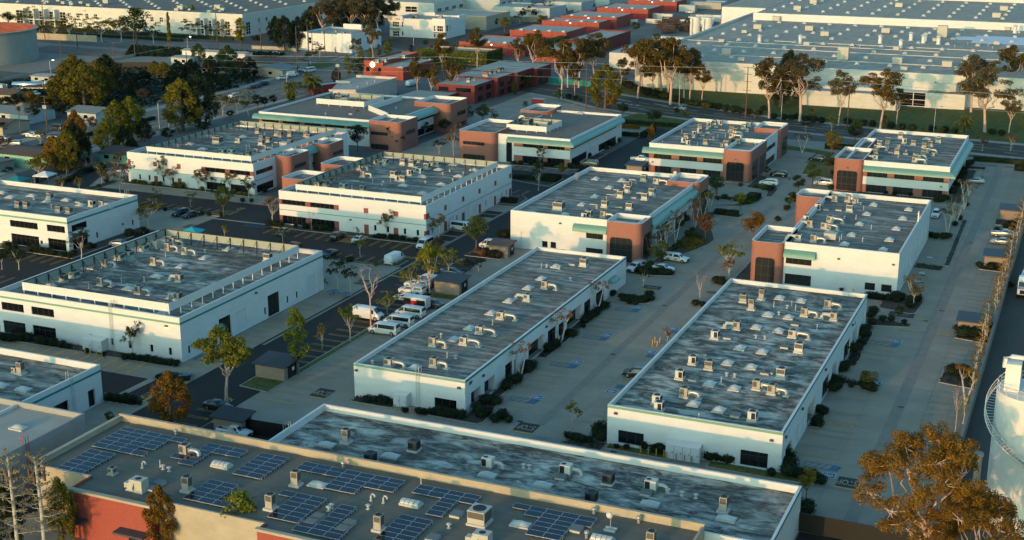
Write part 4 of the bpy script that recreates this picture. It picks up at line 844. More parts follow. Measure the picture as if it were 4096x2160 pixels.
# --- TIDL
TI = bldg('office_building','white building with round gold emblem and TIDL lettering',-336.6,-305,618.5,642,9.4,'white',.7,'rooflight',t=.4,
  F=[(-335,-331.2,5.2,7.6,'w',3),(-329.8,-328.8,5.2,7.6,'w',1),(-335,-331.2,.4,2.8,'w',3),(-329.8,-328.8,.8,2.8,'w',1),(-325.5,-320.6,0,4.6,'r'),(-319.4,-314.4,0,4.6,'r'),(-311.5,-310.6,3.8,6.4,'w',1),(-309.6,-306.2,3.8,6.4,'w',3),(-311.5,-310.6,.6,2.4,'w',1)],
  Rr=[(620,622,3.8,6.4,'w',1),(624,625,3.8,6.4,'w',1)])
b = MB(); b.box(-337,617.4,7.6,-328.6,618.5,10.6); b.box(-312,617.6,6.7,-304.6,618.5,10.2); b.box(-305,618.6,6.7,-304.5,622.5,10.2); b.box(-306,634,7.4,-304.6,642.4,10.4); b.box(-332,641,9,-322,642.4,10.6); b.build('raised_parapet',M['white2'],TI)
b = MB(); b.box(-336,616.9,3.9,-330.4,618.3,4.15); b.box(-311,616.9,3.0,-305,618.3,3.25); b.build('door_canopy',M['plastic'],TI)
signtext(TI,'TIDL','F',617.4,-331.3,9.1,1.25,'plastic',1.25)
b = MB(); n = 20
b.add([(-335.4+.75*math.cos(2*math.pi*i/n),617.34,9.1+.75*math.sin(2*math.pi*i/n)) for i in range(n)],[tuple(range(n))],0)
b.add([(-335.4+.5*math.cos(2*math.pi*i/n)*(.55 if i%2 else 1),617.3,9.1+.5*math.sin(2*math.pi*i/n)) for i in range(n)],[tuple(range(n))],1)
b.build('round_emblem',[M['yellow'],M['bol']],TI)
bldg('warehouse','beige and grey workshop right behind the TIDL building',-338,-303,664,696,7.2,'beige',.5,'rooflight',cat='warehouse')
bldg('warehouse','grey-green workshop beyond the fenced lot behind the TIDL building',-325,-290,722,748,7,'palegrey',.5,'rooflight',cat='warehouse',F=wins(-310,-296,2,3,5))
bldg('warehouse','small pale workshop left of the red rows with dark doorway',-310,-288,768,792,6.6,'palegrey',.5,'rooflight',cat='warehouse',F=[(-300,-297,0,3,'x')])
# --- red brick rows
def redrow(label, x0, x1, y0, y1, h=6, doors=3, m='redbrick'):
    o = bldg('brick_workshop', label, x0, x1, y0, y1, h, m, .3, 'rooflight', cat='brick workshop',
      F=[(x0+(x1-x0)*(i+.12)/doors, x0+(x1-x0)*(i+.88)/doors, 0, h*.56, 'P') for i in range(doors)])
    b = MB()
    for i in range(4): xx = x0+(x1-x0)*(i+.6)/4; b.box(xx-.8,y0+3.5,h-.3,xx+.8,y0+5.5,h+.3)
    b.build('skylight', M['sky'], o)
    b = MB(); b.box((x0+x1)/2-.2,y0-.4,h-.9,(x0+x1)/2+.2,y0-.02,h-.6); b.build('wall_lamp', M['gloww'], o)
    for i in range(1,doors): b = MB(); xx = x0+(x1-x0)*i/doors; b.cyl(xx,y0-.12,0,h,.1,n=6); b.build('downpipe',M['redpaint'],o)
    return o
redrow('red brick workshop row nearest, right of the ivy-covered building',-274,-241,570,598,5.6,4)
redrow('second red brick workshop row with long pale roof',-271,-241,622,650,5.8,4)
redrow('third red brick workshop row, trees before it, purple shrub at its door',-273,-241,669,686,6,3)
redrow('fourth red brick workshop row, narrow with four skylights',-273,-241,696.5,724,6,3)
redrow('fifth red brick workshop row near the top with lamp on its front',-271,-240,748,777,6,3)
redrow('farthest red brick workshop row cut by the top edge',-270,-239,801,822,6,3)
bldg('brick_workshop','dark red workshop with pale roof in front of the scaffold stacks',-231,-214,594,640,6,'darkbrick',.5,'rooflight',cat='brick workshop')
bldg('brick_workshop','low dark workshop with sunlit parapet behind the eucalyptus',-232,-214,560,592,5.4,'redbrick',.5,'rooflight',cat='brick workshop')
IV = bldg('ivy_covered_building','low building wholly covered in clipped ivy below the red rows',-276,-243,532,549,5.8,'beige',.5,'rooflight',cat='ivy building')
RL = bldg('brick_building','red brick building with glowing round ring sign',-276.5,-267.6,485,517,7.0,'redbrick',.6,'rooflight',cat='brick building',
  F=[(-275.4,-273.8,2.6,4.4,'g',1),(-269.9,-268.4,2.6,4.4,'g',1)])
b = MB(); b.prism([(-267.6,483.4),(-257.6,483.4),(-257.6,511),(-267.6,511)],0,5.2,0,1); b.build('side_wing',[M['redbrick'],M['rooflight']],RL)
b = MB(); n = 24; cx, cz = -272.4, 5.5
for i in range(n):
    a, e = 2*math.pi*i/n, 2*math.pi*(i+1)/n
    b.add([(cx+r_*math.cos(t),yy,cz+r_*math.sin(t)) for yy in (484.75,484.98) for r_, t in ((.62,a),(1.0,a),(1.0,e),(.62,e))],[(0,1,2,3),(1,5,6,2),(4,0,3,7)],0)
b.box(cx-.6,484.78,cz-.18,cx+.6,484.95,cz+.18,1); b.build('ring_sign',[M['glow'],M['gloww']],RL)
b = MB(); P_k = [(-249,412),(-240,415),(-241,447),(-257.5,446),(-257,431)]
PK = thing('workshop_building','pale pink single-storey building with grey roof beside the red ring-sign building','building',(-248,430,0))
b.prism(P_k,0,6.3,0,1); b.prism([(-257.6,430.8),(-252,431.5),(-252,431.9),(-257.6,431.2)],6.3,7.1,0); b.prism([(-249.2,411.8),(-240,414.8),(-240,415.2),(-249.2,412.2)],6.3,7.0,0); b.prism([(-257.6,445.8),(-241,446.8),(-241,447.2),(-257.6,446.2)],6.3,7.2,0)
b.prism([(-240.3,415),(-240,415),(-240.9,447),(-241.3,447)],6.3,7.0,0); b.build('wall',[M['pink'],M['rooflight']],PK)
BS = thing('brick_office','dark red brick two-storey office with stepped bays and pale roof','office building',(-214,460,0))
b = MB(); rb = MB()
for x0,y0,x1,y1,h in ((-222,442,-206.5,459,6.6),(-223,459,-205,474,7.2),(-224,474,-203.4,490,7.4),(-225,490,-202,505,7.0),(-230,424,-213,442,3.8)):
    b.box(x0,y0,0,x1,y1,h); rb.box(x0+.4,y0+.4,h,x1-.4,y1-.4,h+.02)
b.build('wall',M['darkbrick'],BS); rb.build('roof',M['rooflight'],BS)
for x,y0,y1 in ((-206.5,445,449),(-206.5,452,456),(-205,461,465),(-205,468,472),(-203.4,476,480),(-203.4,483,487),(-202,492,496)):
    for z0,z1 in ((.6,2.6),(3.8,5.6)): b = MB(); b.box(x-.1,y0,z0,x+.06,y1,z1); b.build('window',M['glass'],BS)
for x0,x1 in ((-214,-208),(-221,-217)):
    b = MB(); b.box(x0,441.94,4.2,x1,442.1,5.6); b.build('window',M['glass'],BS)
# --- W2 complex
W2 = thing('warehouse','vast white warehouse with a grey domed roof filling the upper right','warehouse',(-60,600,0)); wm = M['cream']
b = MB(); wall(b,'F',506,-167,60,11.2,.5,[]); wall(b,'L',-167,506.5,694,11.9,.6,[]); wall(b,'B',694,-167,60,11,.4,[]); b.build('wall',wm,W2)
b = MB(); b.box(-166.4,506.5,10.6,60,694,10.95); b.build('roof',M['roofware'],W2)
b = MB(); b.box(-160,668,10.9,60,669.5,14.4); b.build('step_wall',M['white'],W2); b = MB(); b.box(-160,669.5,11,60,781,13.9); b.build('upper_roof',M['roofware'],W2)
b = MB(); b.box(-183,694.5,0,-160.2,900,14.2); b.box(-160.2,782,10,60,783.4,17.2); b.build('step_wall',M['white'],W2); b = MB(); b.box(-182,783.4,10,60,1000,16.8); b.box(-182.4,695.2,14.21,-160.2,900,14.25); b.build('upper_roof',M['roofware'],W2)
b = MB(); b.box(-194,552,0,-167.2,600,6.6); b.box(-190,600,0,-167.2,604,8.6); b.build('side_wing',wm,W2)
b = MB(); b.box(-193.6,552.4,6.61,-167.3,599.6,6.64); b.build('wing_roof',M['rooflight'],W2)
b = MB()
for y, x0, x1 in ((529,-140,-30),(556,-150,-32),(583,-130,20),(572,-166,-60)): b.box(x0,y,11.0,x1,y+.25,11.3)
b.build('roof_pipe',M['ductw'],W2)
b = MB(); b.box(-52,612,10.96,-26,640,11.02); b.box(-60,622,10.97,-50,634,11.03); b.build('membrane_patch',M['roofwhitepatch'],W2)
WF_ = thing('office_annexe','low pale office annexe with dark glazed gap in front of the vast warehouse','office annexe',(-70,505,0))
b = MB(); b.box(-98,488,0,-64.5,506,5.4); b.box(-64.5,500,0,-56,506,5.2); b.box(-56,499.2,0,-42.5,506,5.3); b.box(-92,494,5.4,-70,506,6.6); b.build('wall',wm,WF_)
b = MB(); b.box(-97.7,488.3,5.41,-64.8,494,5.45); b.box(-55.7,499.5,5.31,-42.8,506,5.35); b.build('roof',M['rooflight'],WF_)
b = MB(); b.box(-64.4,499.9,.3,-56.1,500,5.0); b.build('window',M['glass'],WF_)
b = MB(); b.box(-64.4,499.7,2.4,-56.1,499.88,2.6); b.box(-60.4,499.7,.3,-60.1,499.88,5.0); b.build('window_frame',M['whiteframe'],WF_)
b = MB(); 
for q in ((-53.8,501,-46,501.3),(-53.8,508,-46,508.3),(-53.8,501.3,-53.5,508),(-46.3,501.3,-46,508)): b.box(q[0],q[1],5.9,q[2],q[3],8.6)
b.box(-52,502.6,5.4,-48,506.6,8.0); b.build('rooftop_screen',M['palegrey'],WF_)
bldg('loading_building','pale loading building with deep dock at the right edge',-24,-14,520,560,9,'cream',.5,'rooflight',cat='warehouse',F=[(-22,-17,0,5,'x')])
for xx,lab in ((-195,'left white silo of the pair beside the vast warehouse'),(-188.6,'right white silo of the pair beside the vast warehouse')):
    o = thing('storage_silo',lab,'silo',(xx,688,0),group='paired white silos by the warehouse'); b = MB(); b.cyl(xx,688,0,9.2,2.6,n=18); b.build('tank_body',M['silo'],o)
    b = MB(); b.cyl(xx-1.2,684.9,0,8.6,.7,n=10); b.build('side_pipe',M['silo'],o)
    b = MB(); 
    for i in range(12): a = 2*math.pi*i/12; b.tube([(xx+2.7*math.cos(a),688+2.7*math.sin(a),9.2),(xx+2.7*math.cos(a),688+2.7*math.sin(a),10.3)],.06,4)
    b.tube([(xx+2.7*math.cos(2*math.pi*i/16),688+2.7*math.sin(2*math.pi*i/16),10.3) for i in range(17)],.07,4,cap=False); b.build('top_railing',M['ductw'],o)
# --- tank top left
o = thing('storage_tank','giant grey open-top storage tank with rust-red inside, left edge','storage tank',(-463,463,0))
cx, cy, rr, n = -463, 463, 27, 72; b = MB()
P0 = [(cx+rr*math.cos(2*math.pi*i/n),cy+rr*math.sin(2*math.pi*i/n)) for i in range(n)]; P1 = [(cx+(rr-.3)*math.cos(2*math.pi*i/n),cy+(rr-.3)*math.sin(2*math.pi*i/n)) for i in range(n)]
b.add([(*p,0) for p in P0]+[(*p,14) for p in P0],[(i,(i+1)%n,n+(i+1)%n,n+i) for i in range(n)],0,True); b.build('outer_shell',M['tank'],o)
b = MB(); b.add([(*p,9) for p in P1]+[(*p,14) for p in P1],[(i,n+i,n+(i+1)%n,(i+1)%n) for i in range(n)],0,True); b.build('inner_wall',M['tankred'],o)
b = MB(); b.sheet(P1,9.02); b.build('floating_roof',M['patch'],o)
b = MB(); P2 = [(cx+(rr+1)*math.cos(2*math.pi*i/n),cy+(rr+1)*math.sin(2*math.pi*i/n)) for i in range(n)]
b.add([(*p,14) for p in P1]+[(*p,14) for p in P2]+[(*p,13.6) for p in P2],[(i,n+i,n+(i+1)%n,(i+1)%n) for i in range(n)]+[(n+i,2*n+i,2*n+(i+1)%n,n+(i+1)%n) for i in range(n)]); b.build('rim_walkway',M['tank'],o)
# walls and fences
def lwall(name, label, pts, h, m, t=.25, cat='wall', z0=0):
    b = MB()
    for a, c in zip(pts, pts[1:]):
        a, c = Vector(a), Vector(c); u = (c-a).normalized(); nn = Vector((-u.y,u.x))*t/2
        b.prism([tuple(a-nn),tuple(c-nn),tuple(c+nn),tuple(a+nn)],z0,h)
    o = b.build(name, M[m], loc=(*pts[0],0)); return tag(o, label, cat)
lwall('boundary_wall','long grey block wall along the right-hand car park',[(-12.5,150),(-12.3,404)],2.1,'gutterc',.4)
lwall('boundary_wall','pale concrete wall along the edge of the tank yard',[(-405,372),(-405.5,526)],1.2,'concrete2',.5)
lwall('retaining_wall','sunlit concrete retaining wall behind the tank yard',[(-500,536),(-458,538.6)],3.2,'beige',.4)
lwall('boundary_wall','brown block wall behind the car park at the left',[(-247,262),(-267,284),(-262,302)],2.0,'block',.3)
lwall('boundary_wall','pale low wall at the street bend near the white corner building',[(-372,546),(-352,548.5),(-346,544)],1.6,'beige',.5)
lwall('yard_wall','grey-green fence round the fuel yard, left edge',[(-395,362),(-322,374)],2.2,'gutterc',.15,'fence')
lwall('fabric_fence','black fabric fence along the lane at the bottom right',[(-28.6,157.2),(-12.6,157.0)],2.6,'black',.1,'fence')
lwall('fabric_fence','black fabric fence beside the bin shelter at the bottom left',[(-111,155.6),(-98.4,156.2)],2.4,'black',.1,'fence')
lwall('screen_fence','turquoise fabric fence along the street under the eucalyptus',[(-208,503),(-182,497)],2.4,'teal',.1,'fence')
lwall('chain_fence','dark screened fence along the storage yard below the grey substation',[(-372,470),(-405,456)],3,'black',.1,'fence')
lwall('chain_fence','tall grey chain fence beyond the TIDL building',[(-336,702),(-292,712),(-290,760)],3,'gutterc',.1,'fence')
sheet('dark_ground', M['asphalt'], [rect(-28.4,95,-12.7,157), rect(-131,120,-121,140), rect(-118,140.6,-98.3,157)], 0.045)  # near-black sheets over the ground gaps beside the nearest buildings
# houses bottom left of the avenue
def house(label, x0, x1, y0, y1, h, rh, wmk, rmk, axis='x', eave=.5):
    o = thing('house', label, 'house', ((x0+x1)/2,(y0+y1)/2,0)); b = MB(); b.box(x0,y0,0,x1,y1,h)
    if axis == 'x': b.add([(x0,y0,h),(x0,(y0+y1)/2,h+rh),(x0,y1,h),(x1,y0,h),(x1,(y0+y1)/2,h+rh),(x1,y1,h)],[(0,2,1),(3,4,5)])
    else: b.add([(x0,y0,h),((x0+x1)/2,y0,h+rh),(x1,y0,h),(x0,y1,h),((x0+x1)/2,y1,h+rh),(x1,y1,h)],[(0,1,2),(3,5,4)])
    b.build('wall', M[wmk], o); b = MB(); e = eave; t = .12
    if axis == 'x':
        m_ = (y0+y1)/2; s = rh/((y1-y0)/2)
        for ya, yb_ in ((y0-e,m_),(y1+e,m_)): b.add([(x0-e,ya,h-e*s),(x1+e,ya,h-e*s),(x1+e,yb_,h+rh),(x0-e,yb_,h+rh),(x0-e,ya,h-e*s+t),(x1+e,ya,h-e*s+t),(x1+e,yb_,h+rh+t),(x0-e,yb_,h+rh+t)],[(4,5,6,7),(0,1,5,4),(1,2,6,5),(3,0,4,7),(3,2,1,0)])
    else:
        m_ = (x0+x1)/2; s = rh/((x1-x0)/2)
        for xa, xb in ((x0-e,m_),(x1+e,m_)): b.add([(xa,y0-e,h-e*s),(xa,y1+e,h-e*s),(xb,y1+e,h+rh),(xb,y0-e,h+rh),(xa,y0-e,h-e*s+t),(xa,y1+e,h-e*s+t),(xb,y1+e,h+rh+t),(xb,y0-e,h+rh+t)],[(4,5,6,7),(0,1,5,4),(1,2,6,5),(3,0,4,7),(3,2,1,0)])
    b.build('roof', M[rmk], o)
    for k, (xa, w_) in enumerate(((.16,1.6),(.58,1.6))):
        b = MB(); xx = x0+(x1-x0)*xa; b.box(xx,y0-.06,h*.42,xx+w_,y0+.02,h*.8,0); b.box(xx-.1,y0-.08,h*.8,xx+w_+.1,y0-.02,h*.84,1); b.build('window', [M['glass'],M['white2']], o)
    return o
house('turquoise house with brown roof and white fascia at the left, lit by the sun',-287,-265.5,290.5,303,3.6,.9,'turq','shingle')
house('small turquoise house with brown roof behind the block wall',-263,-252,306,318,2.8,.8,'turq','shingle')
house('grey-roofed bungalow at the left edge below the avenue palms',-352,-325,345,358,3.2,1.3,'palegrey','shinglegrey')
house('brown-roofed cottage with solar panels at the left edge',-334,-318,326,338,3.0,1.4,'beige','shingle')
house('white garage with grey roof beside the parked dark van on the left',-318,-306,356,368,3.2,1.2,'palegrey','shinglegrey')
house('flat grey-roofed shed behind the wall, far left',-278,-266,268,276,2.6,.3,'cream','shinglegrey')
house('dark flat-roofed house at the left edge behind building 361',-292,-278,276,288,2.8,.3,'greywall','roofplain')
house('brown-roofed bungalow by the street corner below the white corner building',-338,-312,486,499,3.2,1.6,'beige','shingle')
house('green-roofed bungalow with garage beside the corner lawn',-322,-306,470,482,3.0,1.3,'beige','shinglegrey','y')
house('small brown bungalow behind the avenue trees with dark hedge',-345,-330,466,476,3.0,1.4,'beige','shingle')
house('long white portable cabin with a row of windows by the substation',-384,-350,508,514,3.2,.5,'white','rooflight')
house('grey cabin with flat roof beside the yellow-roofed kiosk',-372,-362,484,492,3.4,.3,'palegrey','rooflight')
house('small shed with pale roof at the fuel yard edge',-392,-380,420,428,2.6,.4,'palegrey','rooflight')
house('red-roofed cottage at the left edge near the tanker',-372,-362,378,386,2.8,1.4,'beige','shingle')
# pop-up canopies
def canopy(label, x, y, s, h, m, rz=0):
    o = thing('pop_up_canopy', label, 'canopy tent', (x,y,0), R(rz)); b = MB(); s2 = s/2
    b.add([(-s2,-s2,h),(s2,-s2,h),(s2,s2,h),(-s2,s2,h),(0,0,h+1)],[(0,1,4),(1,2,4),(2,3,4),(3,0,4)]); b.add([(-s2,-s2,h),(s2,-s2,h),(s2,s2,h),(-s2,s2,h),(-s2,-s2,h-.25),(s2,-s2,h-.25),(s2,s2,h-.25),(-s2,s2,h-.25)],[(0,4,5,1),(1,5,6,2),(2,6,7,3),(3,7,4,0)])
    c = b.build('canopy_top', M[m]); c.parent = o
    for a in (-1,1):
        for e in (-1,1): b = MB(); b.cyl(a*(s2-.06),e*(s2-.06),0,h,.035,n=6); q = b.build('leg', M['galv']); q.parent = o
canopy('bright turquoise pop-up canopy behind the screened roof',-184.6,243.4,4.4,2.4,'tealawn',12); canopy('white pop-up canopy in the yard at the far left',-257.5,277.5,4.6,2.4,'white2',10)
canopy('green pop-up canopy beside the white one at the far left',-262,272,5,1.8,'teal',5); canopy('white canopy beside the left end of the brick tower building',-240,291,5,2.6,'white2')
# bin shelters
def shelter(label, x0, x1, y0, y1, seam='seam', h=2.4, gate='R'):
    o = thing('bin_shelter', label, 'bin shelter', ((x0+x1)/2,(y0+y1)/2,0)); b = MB(); t = .2
    b.box(x0,y0,0,x1,y0+t,h); b.box(x0,y1-t,0,x1,y1,h); b.box(x0,y0+t,0,x0+t,y1-t,h); b.box(x1-t,y0+t,0,x1,y0+1,h); b.box(x1-t,y1-.4,0,x1,y1-t,h); b.build('wall', M['block'], o)
    b = MB(); b.box(x1-.12,y0+1.02,0,x1-.04,y1-.42,h-.4); b.build('gate', M['black'], o)
    b = MB(); b.box(x1-.03,y0+(y1-y0)*.55,1.2,x1-.01,y0+(y1-y0)*.55+.6,1.8); b.build('notice', M['white2'], o)
    b = MB(); e = .45; za, zb = h+.05, h+.5
    b.add([(x0-e,y0-e,za),(x1+e,y0-e,za),(x1+e,y1+e,zb),(x0-e,y1+e,zb),(x0-e,y0-e,za+.18),(x1+e,y0-e,za+.18),(x1+e,y1+e,zb+.18),(x0-e,y1+e,zb+.18)],[(3,2,1,0),(4,5,6,7),(0,1,5,4),(1,2,6,5),(2,3,7,6),(3,0,4,7)])
    n = int((x1-x0)/.45); 
    for i in range(n+1):
        xx = x0-e+(x1-x0+2*e-.05)*i/n; b.add([(xx,y0-e,za+.18),(xx+.05,y0-e,za+.18),(xx+.05,y1+e,zb+.18),(xx,y1+e,zb+.18),(xx,y0-e,za+.24),(xx+.05,y0-e,za+.24),(xx+.05,y1+e,zb+.24),(xx,y1+e,zb+.24)],[(4,5,6,7),(0,1,5,4),(1,2,6,5),(3,0,4,7)])
    b.build('roof', M[seam], o)
shelter('brick bin shelter with dark metal roof beside the yellow young tree',-122.6,-117.0,176.0,180.4)
shelter('brick bin shelter behind the row of white pickups',-116.7,-111.2,230.2,234.4)
shelter('bin shelter with dark flat roof just above the solar roof',-115.4,-110.4,154.2,157.0)
shelter('bin shelter with brown roof west of the brick-towered building',-117.9,-113.4,259.2,262.8,'seambrown')
shelter('bin shelter by the right wall, nearest of three',-18.4,-13.2,245.4,249.4)
shelter('bin shelter by the right wall, middle of three',-18.0,-13.2,292.9,297); shelter('bin shelter by the right wall, farthest of three',-18.2,-13.0,337.6,342)
shelter('bin shelter beside the farther brick and white office',-117.6,-113.2,351,355); shelter('bin shelter hidden among trees left of building with brick towers',-250,-243,303,308,'seam')
# silo at the right edge
o = thing('storage_silo','massive white silo with spiral stair at the right edge','silo',(-3.2,171,0)); cx, cy, rr = -3.2, 171, 4.3
b = MB(); b.cyl(cx,cy,0,18,rr,n=48); b.build('tank_body',M['silo'],o)
b = MB(); st = MB()
N_ = 70
for i in range(N_):
    a = R(130+i*4.4); z = 17.6-i*.24; r0, r1 = rr+.05, rr+1.1
    if z < .4: break
    a2 = a+R(3.2); b.add([(cx+r0*math.cos(a),cy+r0*math.sin(a),z),(cx+r1*math.cos(a),cy+r1*math.sin(a),z),(cx+r1*math.cos(a2),cy+r1*math.sin(a2),z),(cx+r0*math.cos(a2),cy+r0*math.sin(a2),z)],[(0,1,2,3)])
b.build('stair_treads',M['galv'],o)
for dz, rad in ((.1,.1),(1.1,.06),(.6,.04)):
    b = MB(); b.tube([(cx+(rr+1.12)*math.cos(R(130+i*4.4)),cy+(rr+1.12)*math.sin(R(130+i*4.4)),17.6-i*.24+dz) for i in range(0,70,2)],rad,5); b.build('stair_rail',M['cream'],o)
b = MB()
for i in range(16): a = 2*math.pi*i/16; b.tube([(cx+4.2*math.cos(a),cy+4.2*math.sin(a),18),(cx+4.2*math.cos(a),cy+4.2*math.sin(a),19.1)],.05,4)
for zz in (18.55,19.1): b.tube([(cx+4.2*math.cos(2*math.pi*i/28),cy+4.2*math.sin(2*math.pi*i/28),zz) for i in range(29)],.05,4,cap=False)
b.build('top_railing',M['cream'],o)
b = MB(); b.box(cx-3.4,cy-1.4,18,cx-1.6,cy+.6,21.6); b.build('filter_housing',M['silo'],o)
b = MB(); b.tube([(cx-3.6,cy-.4,20.8),(cx-3.6,cy-.4,22),(cx-2.9,cy-.4,22.3),(cx-1.2,cy-.2,22.2)],.3,8); b.tube([(cx-.6,cy-.4,18),(cx-.1,cy,24.4)],[.5,.5],10); b.tube([(cx+.8,cy,18),(cx+.4,cy+.2,25.2)],[.8,.9],12); b.tube([(cx+.4,cy+.2,25.2),(cx+1.4,cy+.4,26.0),(cx+2.6,cy,25)],.55,8); b.build('filter_duct',M['silo'],o)
b = MB()
for dx, dy in ((1.6,-1),(2.6,1.2),(1.6,1.4)): b.tube([(cx+dx,cy+dy,18),(cx+dx,cy+dy,24)],.08,4)
for zz in (20,22,24): b.tube([(cx+1.6,cy-1,zz),(cx+2.6,cy+1.2,zz),(cx+1.6,cy+1.4,zz)],.06,4)
b.build('support_frame',M['galv'],o)
o = thing('concrete_column','round concrete column standing beside the massive silo','column',(-8.6,168,0)); b = MB(); b.cyl(-8.6,168,0,9.5,.45,n=14); b.build('shaft',M['concrete2'],o); b = MB(); b.cyl(-8.6,168,9.5,9.9,.6,n=14); b.build('cap',M['concrete2'],o)
# ================================================================ rooftop equipment
def disc(b, x, y, z, r, mi=0, n=14): b.add([(x+r*math.cos(2*math.pi*i/n),y+r*math.sin(2*math.pi*i/n),z) for i in range(n)],[tuple(range(n))],mi)
def mk_ac(col='actan', w=1.25, h=1.25, duct=None, dmat='duct', grill='F', curb=.28, dl=1.5, dark=False):
    def f():
        o = thing('air_conditioner', None, 'air conditioner'); s = w/2
        b = MB(); b.box(-s-.14,-s-.14,0,s+.14,s+.14,curb); b.build('curb',M['curb']).parent = o
        b = MB(); b.box(-s,-s,curb+.01,s,s,curb+h); b.box(-s-.03,-s-.03,curb+h,s+.03,s+.03,curb+h+.05); c = b.build('cabinet',M[col]); c.parent = o
        b = MB(); disc(b,0,0,curb+h+.06,.36*w); b.tube([(.37*w*math.cos(2*math.pi*i/12),.37*w*math.sin(2*math.pi*i/12),curb+h+.08) for i in range(13)],.03,4,1,cap=False); b.build('fan_grille',[M['black'],M['plastic']]).parent = o
        b = MB()
        if grill == 'F': b.box(-s+.06,-s-.02,curb+.3,s*.15,-s-.004,curb+h-.12)
        elif grill == 'H': b.box(-s*.1,-s-.02,curb+.12,s-.1,-s-.004,curb+h-.1)
        else: b.box(-s+.05,-s-.02,curb+h*.45,s-.05,-s-.004,curb+h-.08)
        b.build('coil_panel',M['acgrill' if not dark else 'black']).parent = o; b = MB(); b.box(s+.004,-s+.1,curb+.25,s+.02,s-.1,curb+h-.12); b.build('coil_panel',M['acgrill' if not dark else 'black']).parent = o
        if duct:
            g_ = 1 if duct == 'R' else -1; b = MB(); z = curb+.62
            b.box(g_*s,-.3,z-.3,g_*(s+.35),.3,z+.32)
            b.tube([(g_*(s+.35),0,z),(g_*(s+dl*.75),0,z),(g_*(s+dl*.95),0,z-.06),(g_*(s+dl*1.06),0,z-.25),(g_*(s+dl*1.08),0,.05)],.3,10); b.build('duct',M[dmat]).parent = o
            b = MB(); b.box(g_*(s+dl*1.08)-.45,-.5,0,g_*(s+dl*1.08)+.45,.5,.14); b.build('duct_curb',M['curb']).parent = o
        return o
    return f
def mk_tall(col='acg', w=.95, h=1.75):
    def f():
        o = thing('air_conditioner', None, 'air conditioner'); s = w/2
        b = MB(); b.box(-s-.25,-s-.2,0,s+.25,s+.2,.3); b.build('curb',M['curb']).parent = o
        b = MB(); b.box(-s,-s,.31,s,s,.3+h); b.build('cabinet',M[col]).parent = o
        b = MB(); disc(b,0,0,.32+h,.38); b.tube([(.4*math.cos(2*math.pi*i/12),.4*math.sin(2*math.pi*i/12),.34+h) for i in range(13)],.03,4,1,cap=False); b.build('fan_grille',[M['black'],M['plastic']]).parent = o
        b = MB(); b.box(-s+.08,-s-.02,.3+h*.55,s-.08,-s-.004,.3+h-.1); b.build('coil_panel',M['acgrill']).parent = o; b = MB(); b.box(s+.004,-s+.08,.3+h*.3,s+.02,s-.08,.3+h-.1); b.build('coil_panel',M['acgrill']).parent = o
        return o
    return f
def mk_pack(col='acwhite', w=1.5, d_=1.25, h=1.2, dark='black'):
    def f():
        o = thing('air_conditioner', None, 'air conditioner'); b = MB(); b.box(-w/2-.3,-d_/2-.35,0,w/2+.2,d_/2+.1,.25); b.build('curb',M['hatch']).parent = o
        b = MB(); b.box(-w/2,-d_/2,.26,w/2,d_/2,.25+h); b.build('cabinet',M[col]).parent = o
        b = MB(); b.box(-w/2+.05,-d_/2-.02,.35,-w*.02,-d_/2-.004,.15+h); b.build('coil_panel',M[dark]).parent = o
        b = MB(); disc(b,-w*.22,0,.26+h,.33); b.build('fan_grille',M['black']).parent = o
        b = MB(); b.tube([(w/2,.2,.8),(w/2+.8,.2,.8),(w/2+1.2,.2,.6),(w/2+1.3,.2,.05)],.24,8); b.build('duct',M['ductw']).parent = o
        return o
    return f
def mk_big():
    o = thing('air_conditioner', None, 'air conditioner'); b = MB(); b.box(-1.2,-.8,0,1.4,.8,.25); b.build('curb',M['curb']).parent = o
    b = MB(); b.box(-.6,-.7,.26,1.3,.7,1.65); b.box(-1.6,-.5,.3,-.6,.4,.95); b.build('cabinet',M['actan']).parent = o
    b = MB(); disc(b,.35,0,1.66,.42); b.build('fan_grille',M['black']).parent = o
    b = MB(); b.add([(-.7,-1.15,.4),(.1,-1.15,.4),(.1,-.7,1.3),(-.7,-.7,1.3)],[(0,1,2,3)]); b.build('rain_hood',M['actan']).parent = o
    return o
def mk_sky(w=1.25, l=2.3, h=.42, curb=.22, rib=0):
    def f():
        o = thing('skylight', None, 'skylight'); b = MB(); a, c = w/2, l/2
        b.box(-a-.1,-c-.1,0,a+.1,c+.1,curb); b.build('curb',M['curb']).parent = o
        b = MB(); n = 8; vs = []
        for i in range(n+1):
            for j in range(n+1):
                u, v = -1+2*i/n, -1+2*j/n; vs.append((a*u, c*v, curb+.02+h*(1-abs(u)**1.8)*(1-abs(v)**1.8)))
        b.add(vs,[(i*(n+1)+j,(i+1)*(n+1)+j,(i+1)*(n+1)+j+1,i*(n+1)+j+1) for i in range(n) for j in range(n)],0,True)
        b.build('dome',M['sky']).parent = o
        return o
    return f
def mk_rib():
    o = thing('skylight', None, 'skylight'); b = MB(); b.box(-1.35,-.7,0,1.35,.7,.3); b.build('curb',M['curb']).parent = o
    for k in range(4):
        b = MB(); x0 = -1.25+k*.63; n = 6
        vs = [(x,-.62*math.cos(math.pi*i/n),.3+.4*math.sin(math.pi*i/n)) for x in (x0,x0+.56) for i in range(n+1)]
        b.add(vs,[(i,n+1+i,n+2+i,i+1) for i in range(n)]+[tuple(range(n+1))[::-1],tuple(range(n+1,2*n+2))],0); b.build('glazed_panel',M['sky']).parent = o
    return o
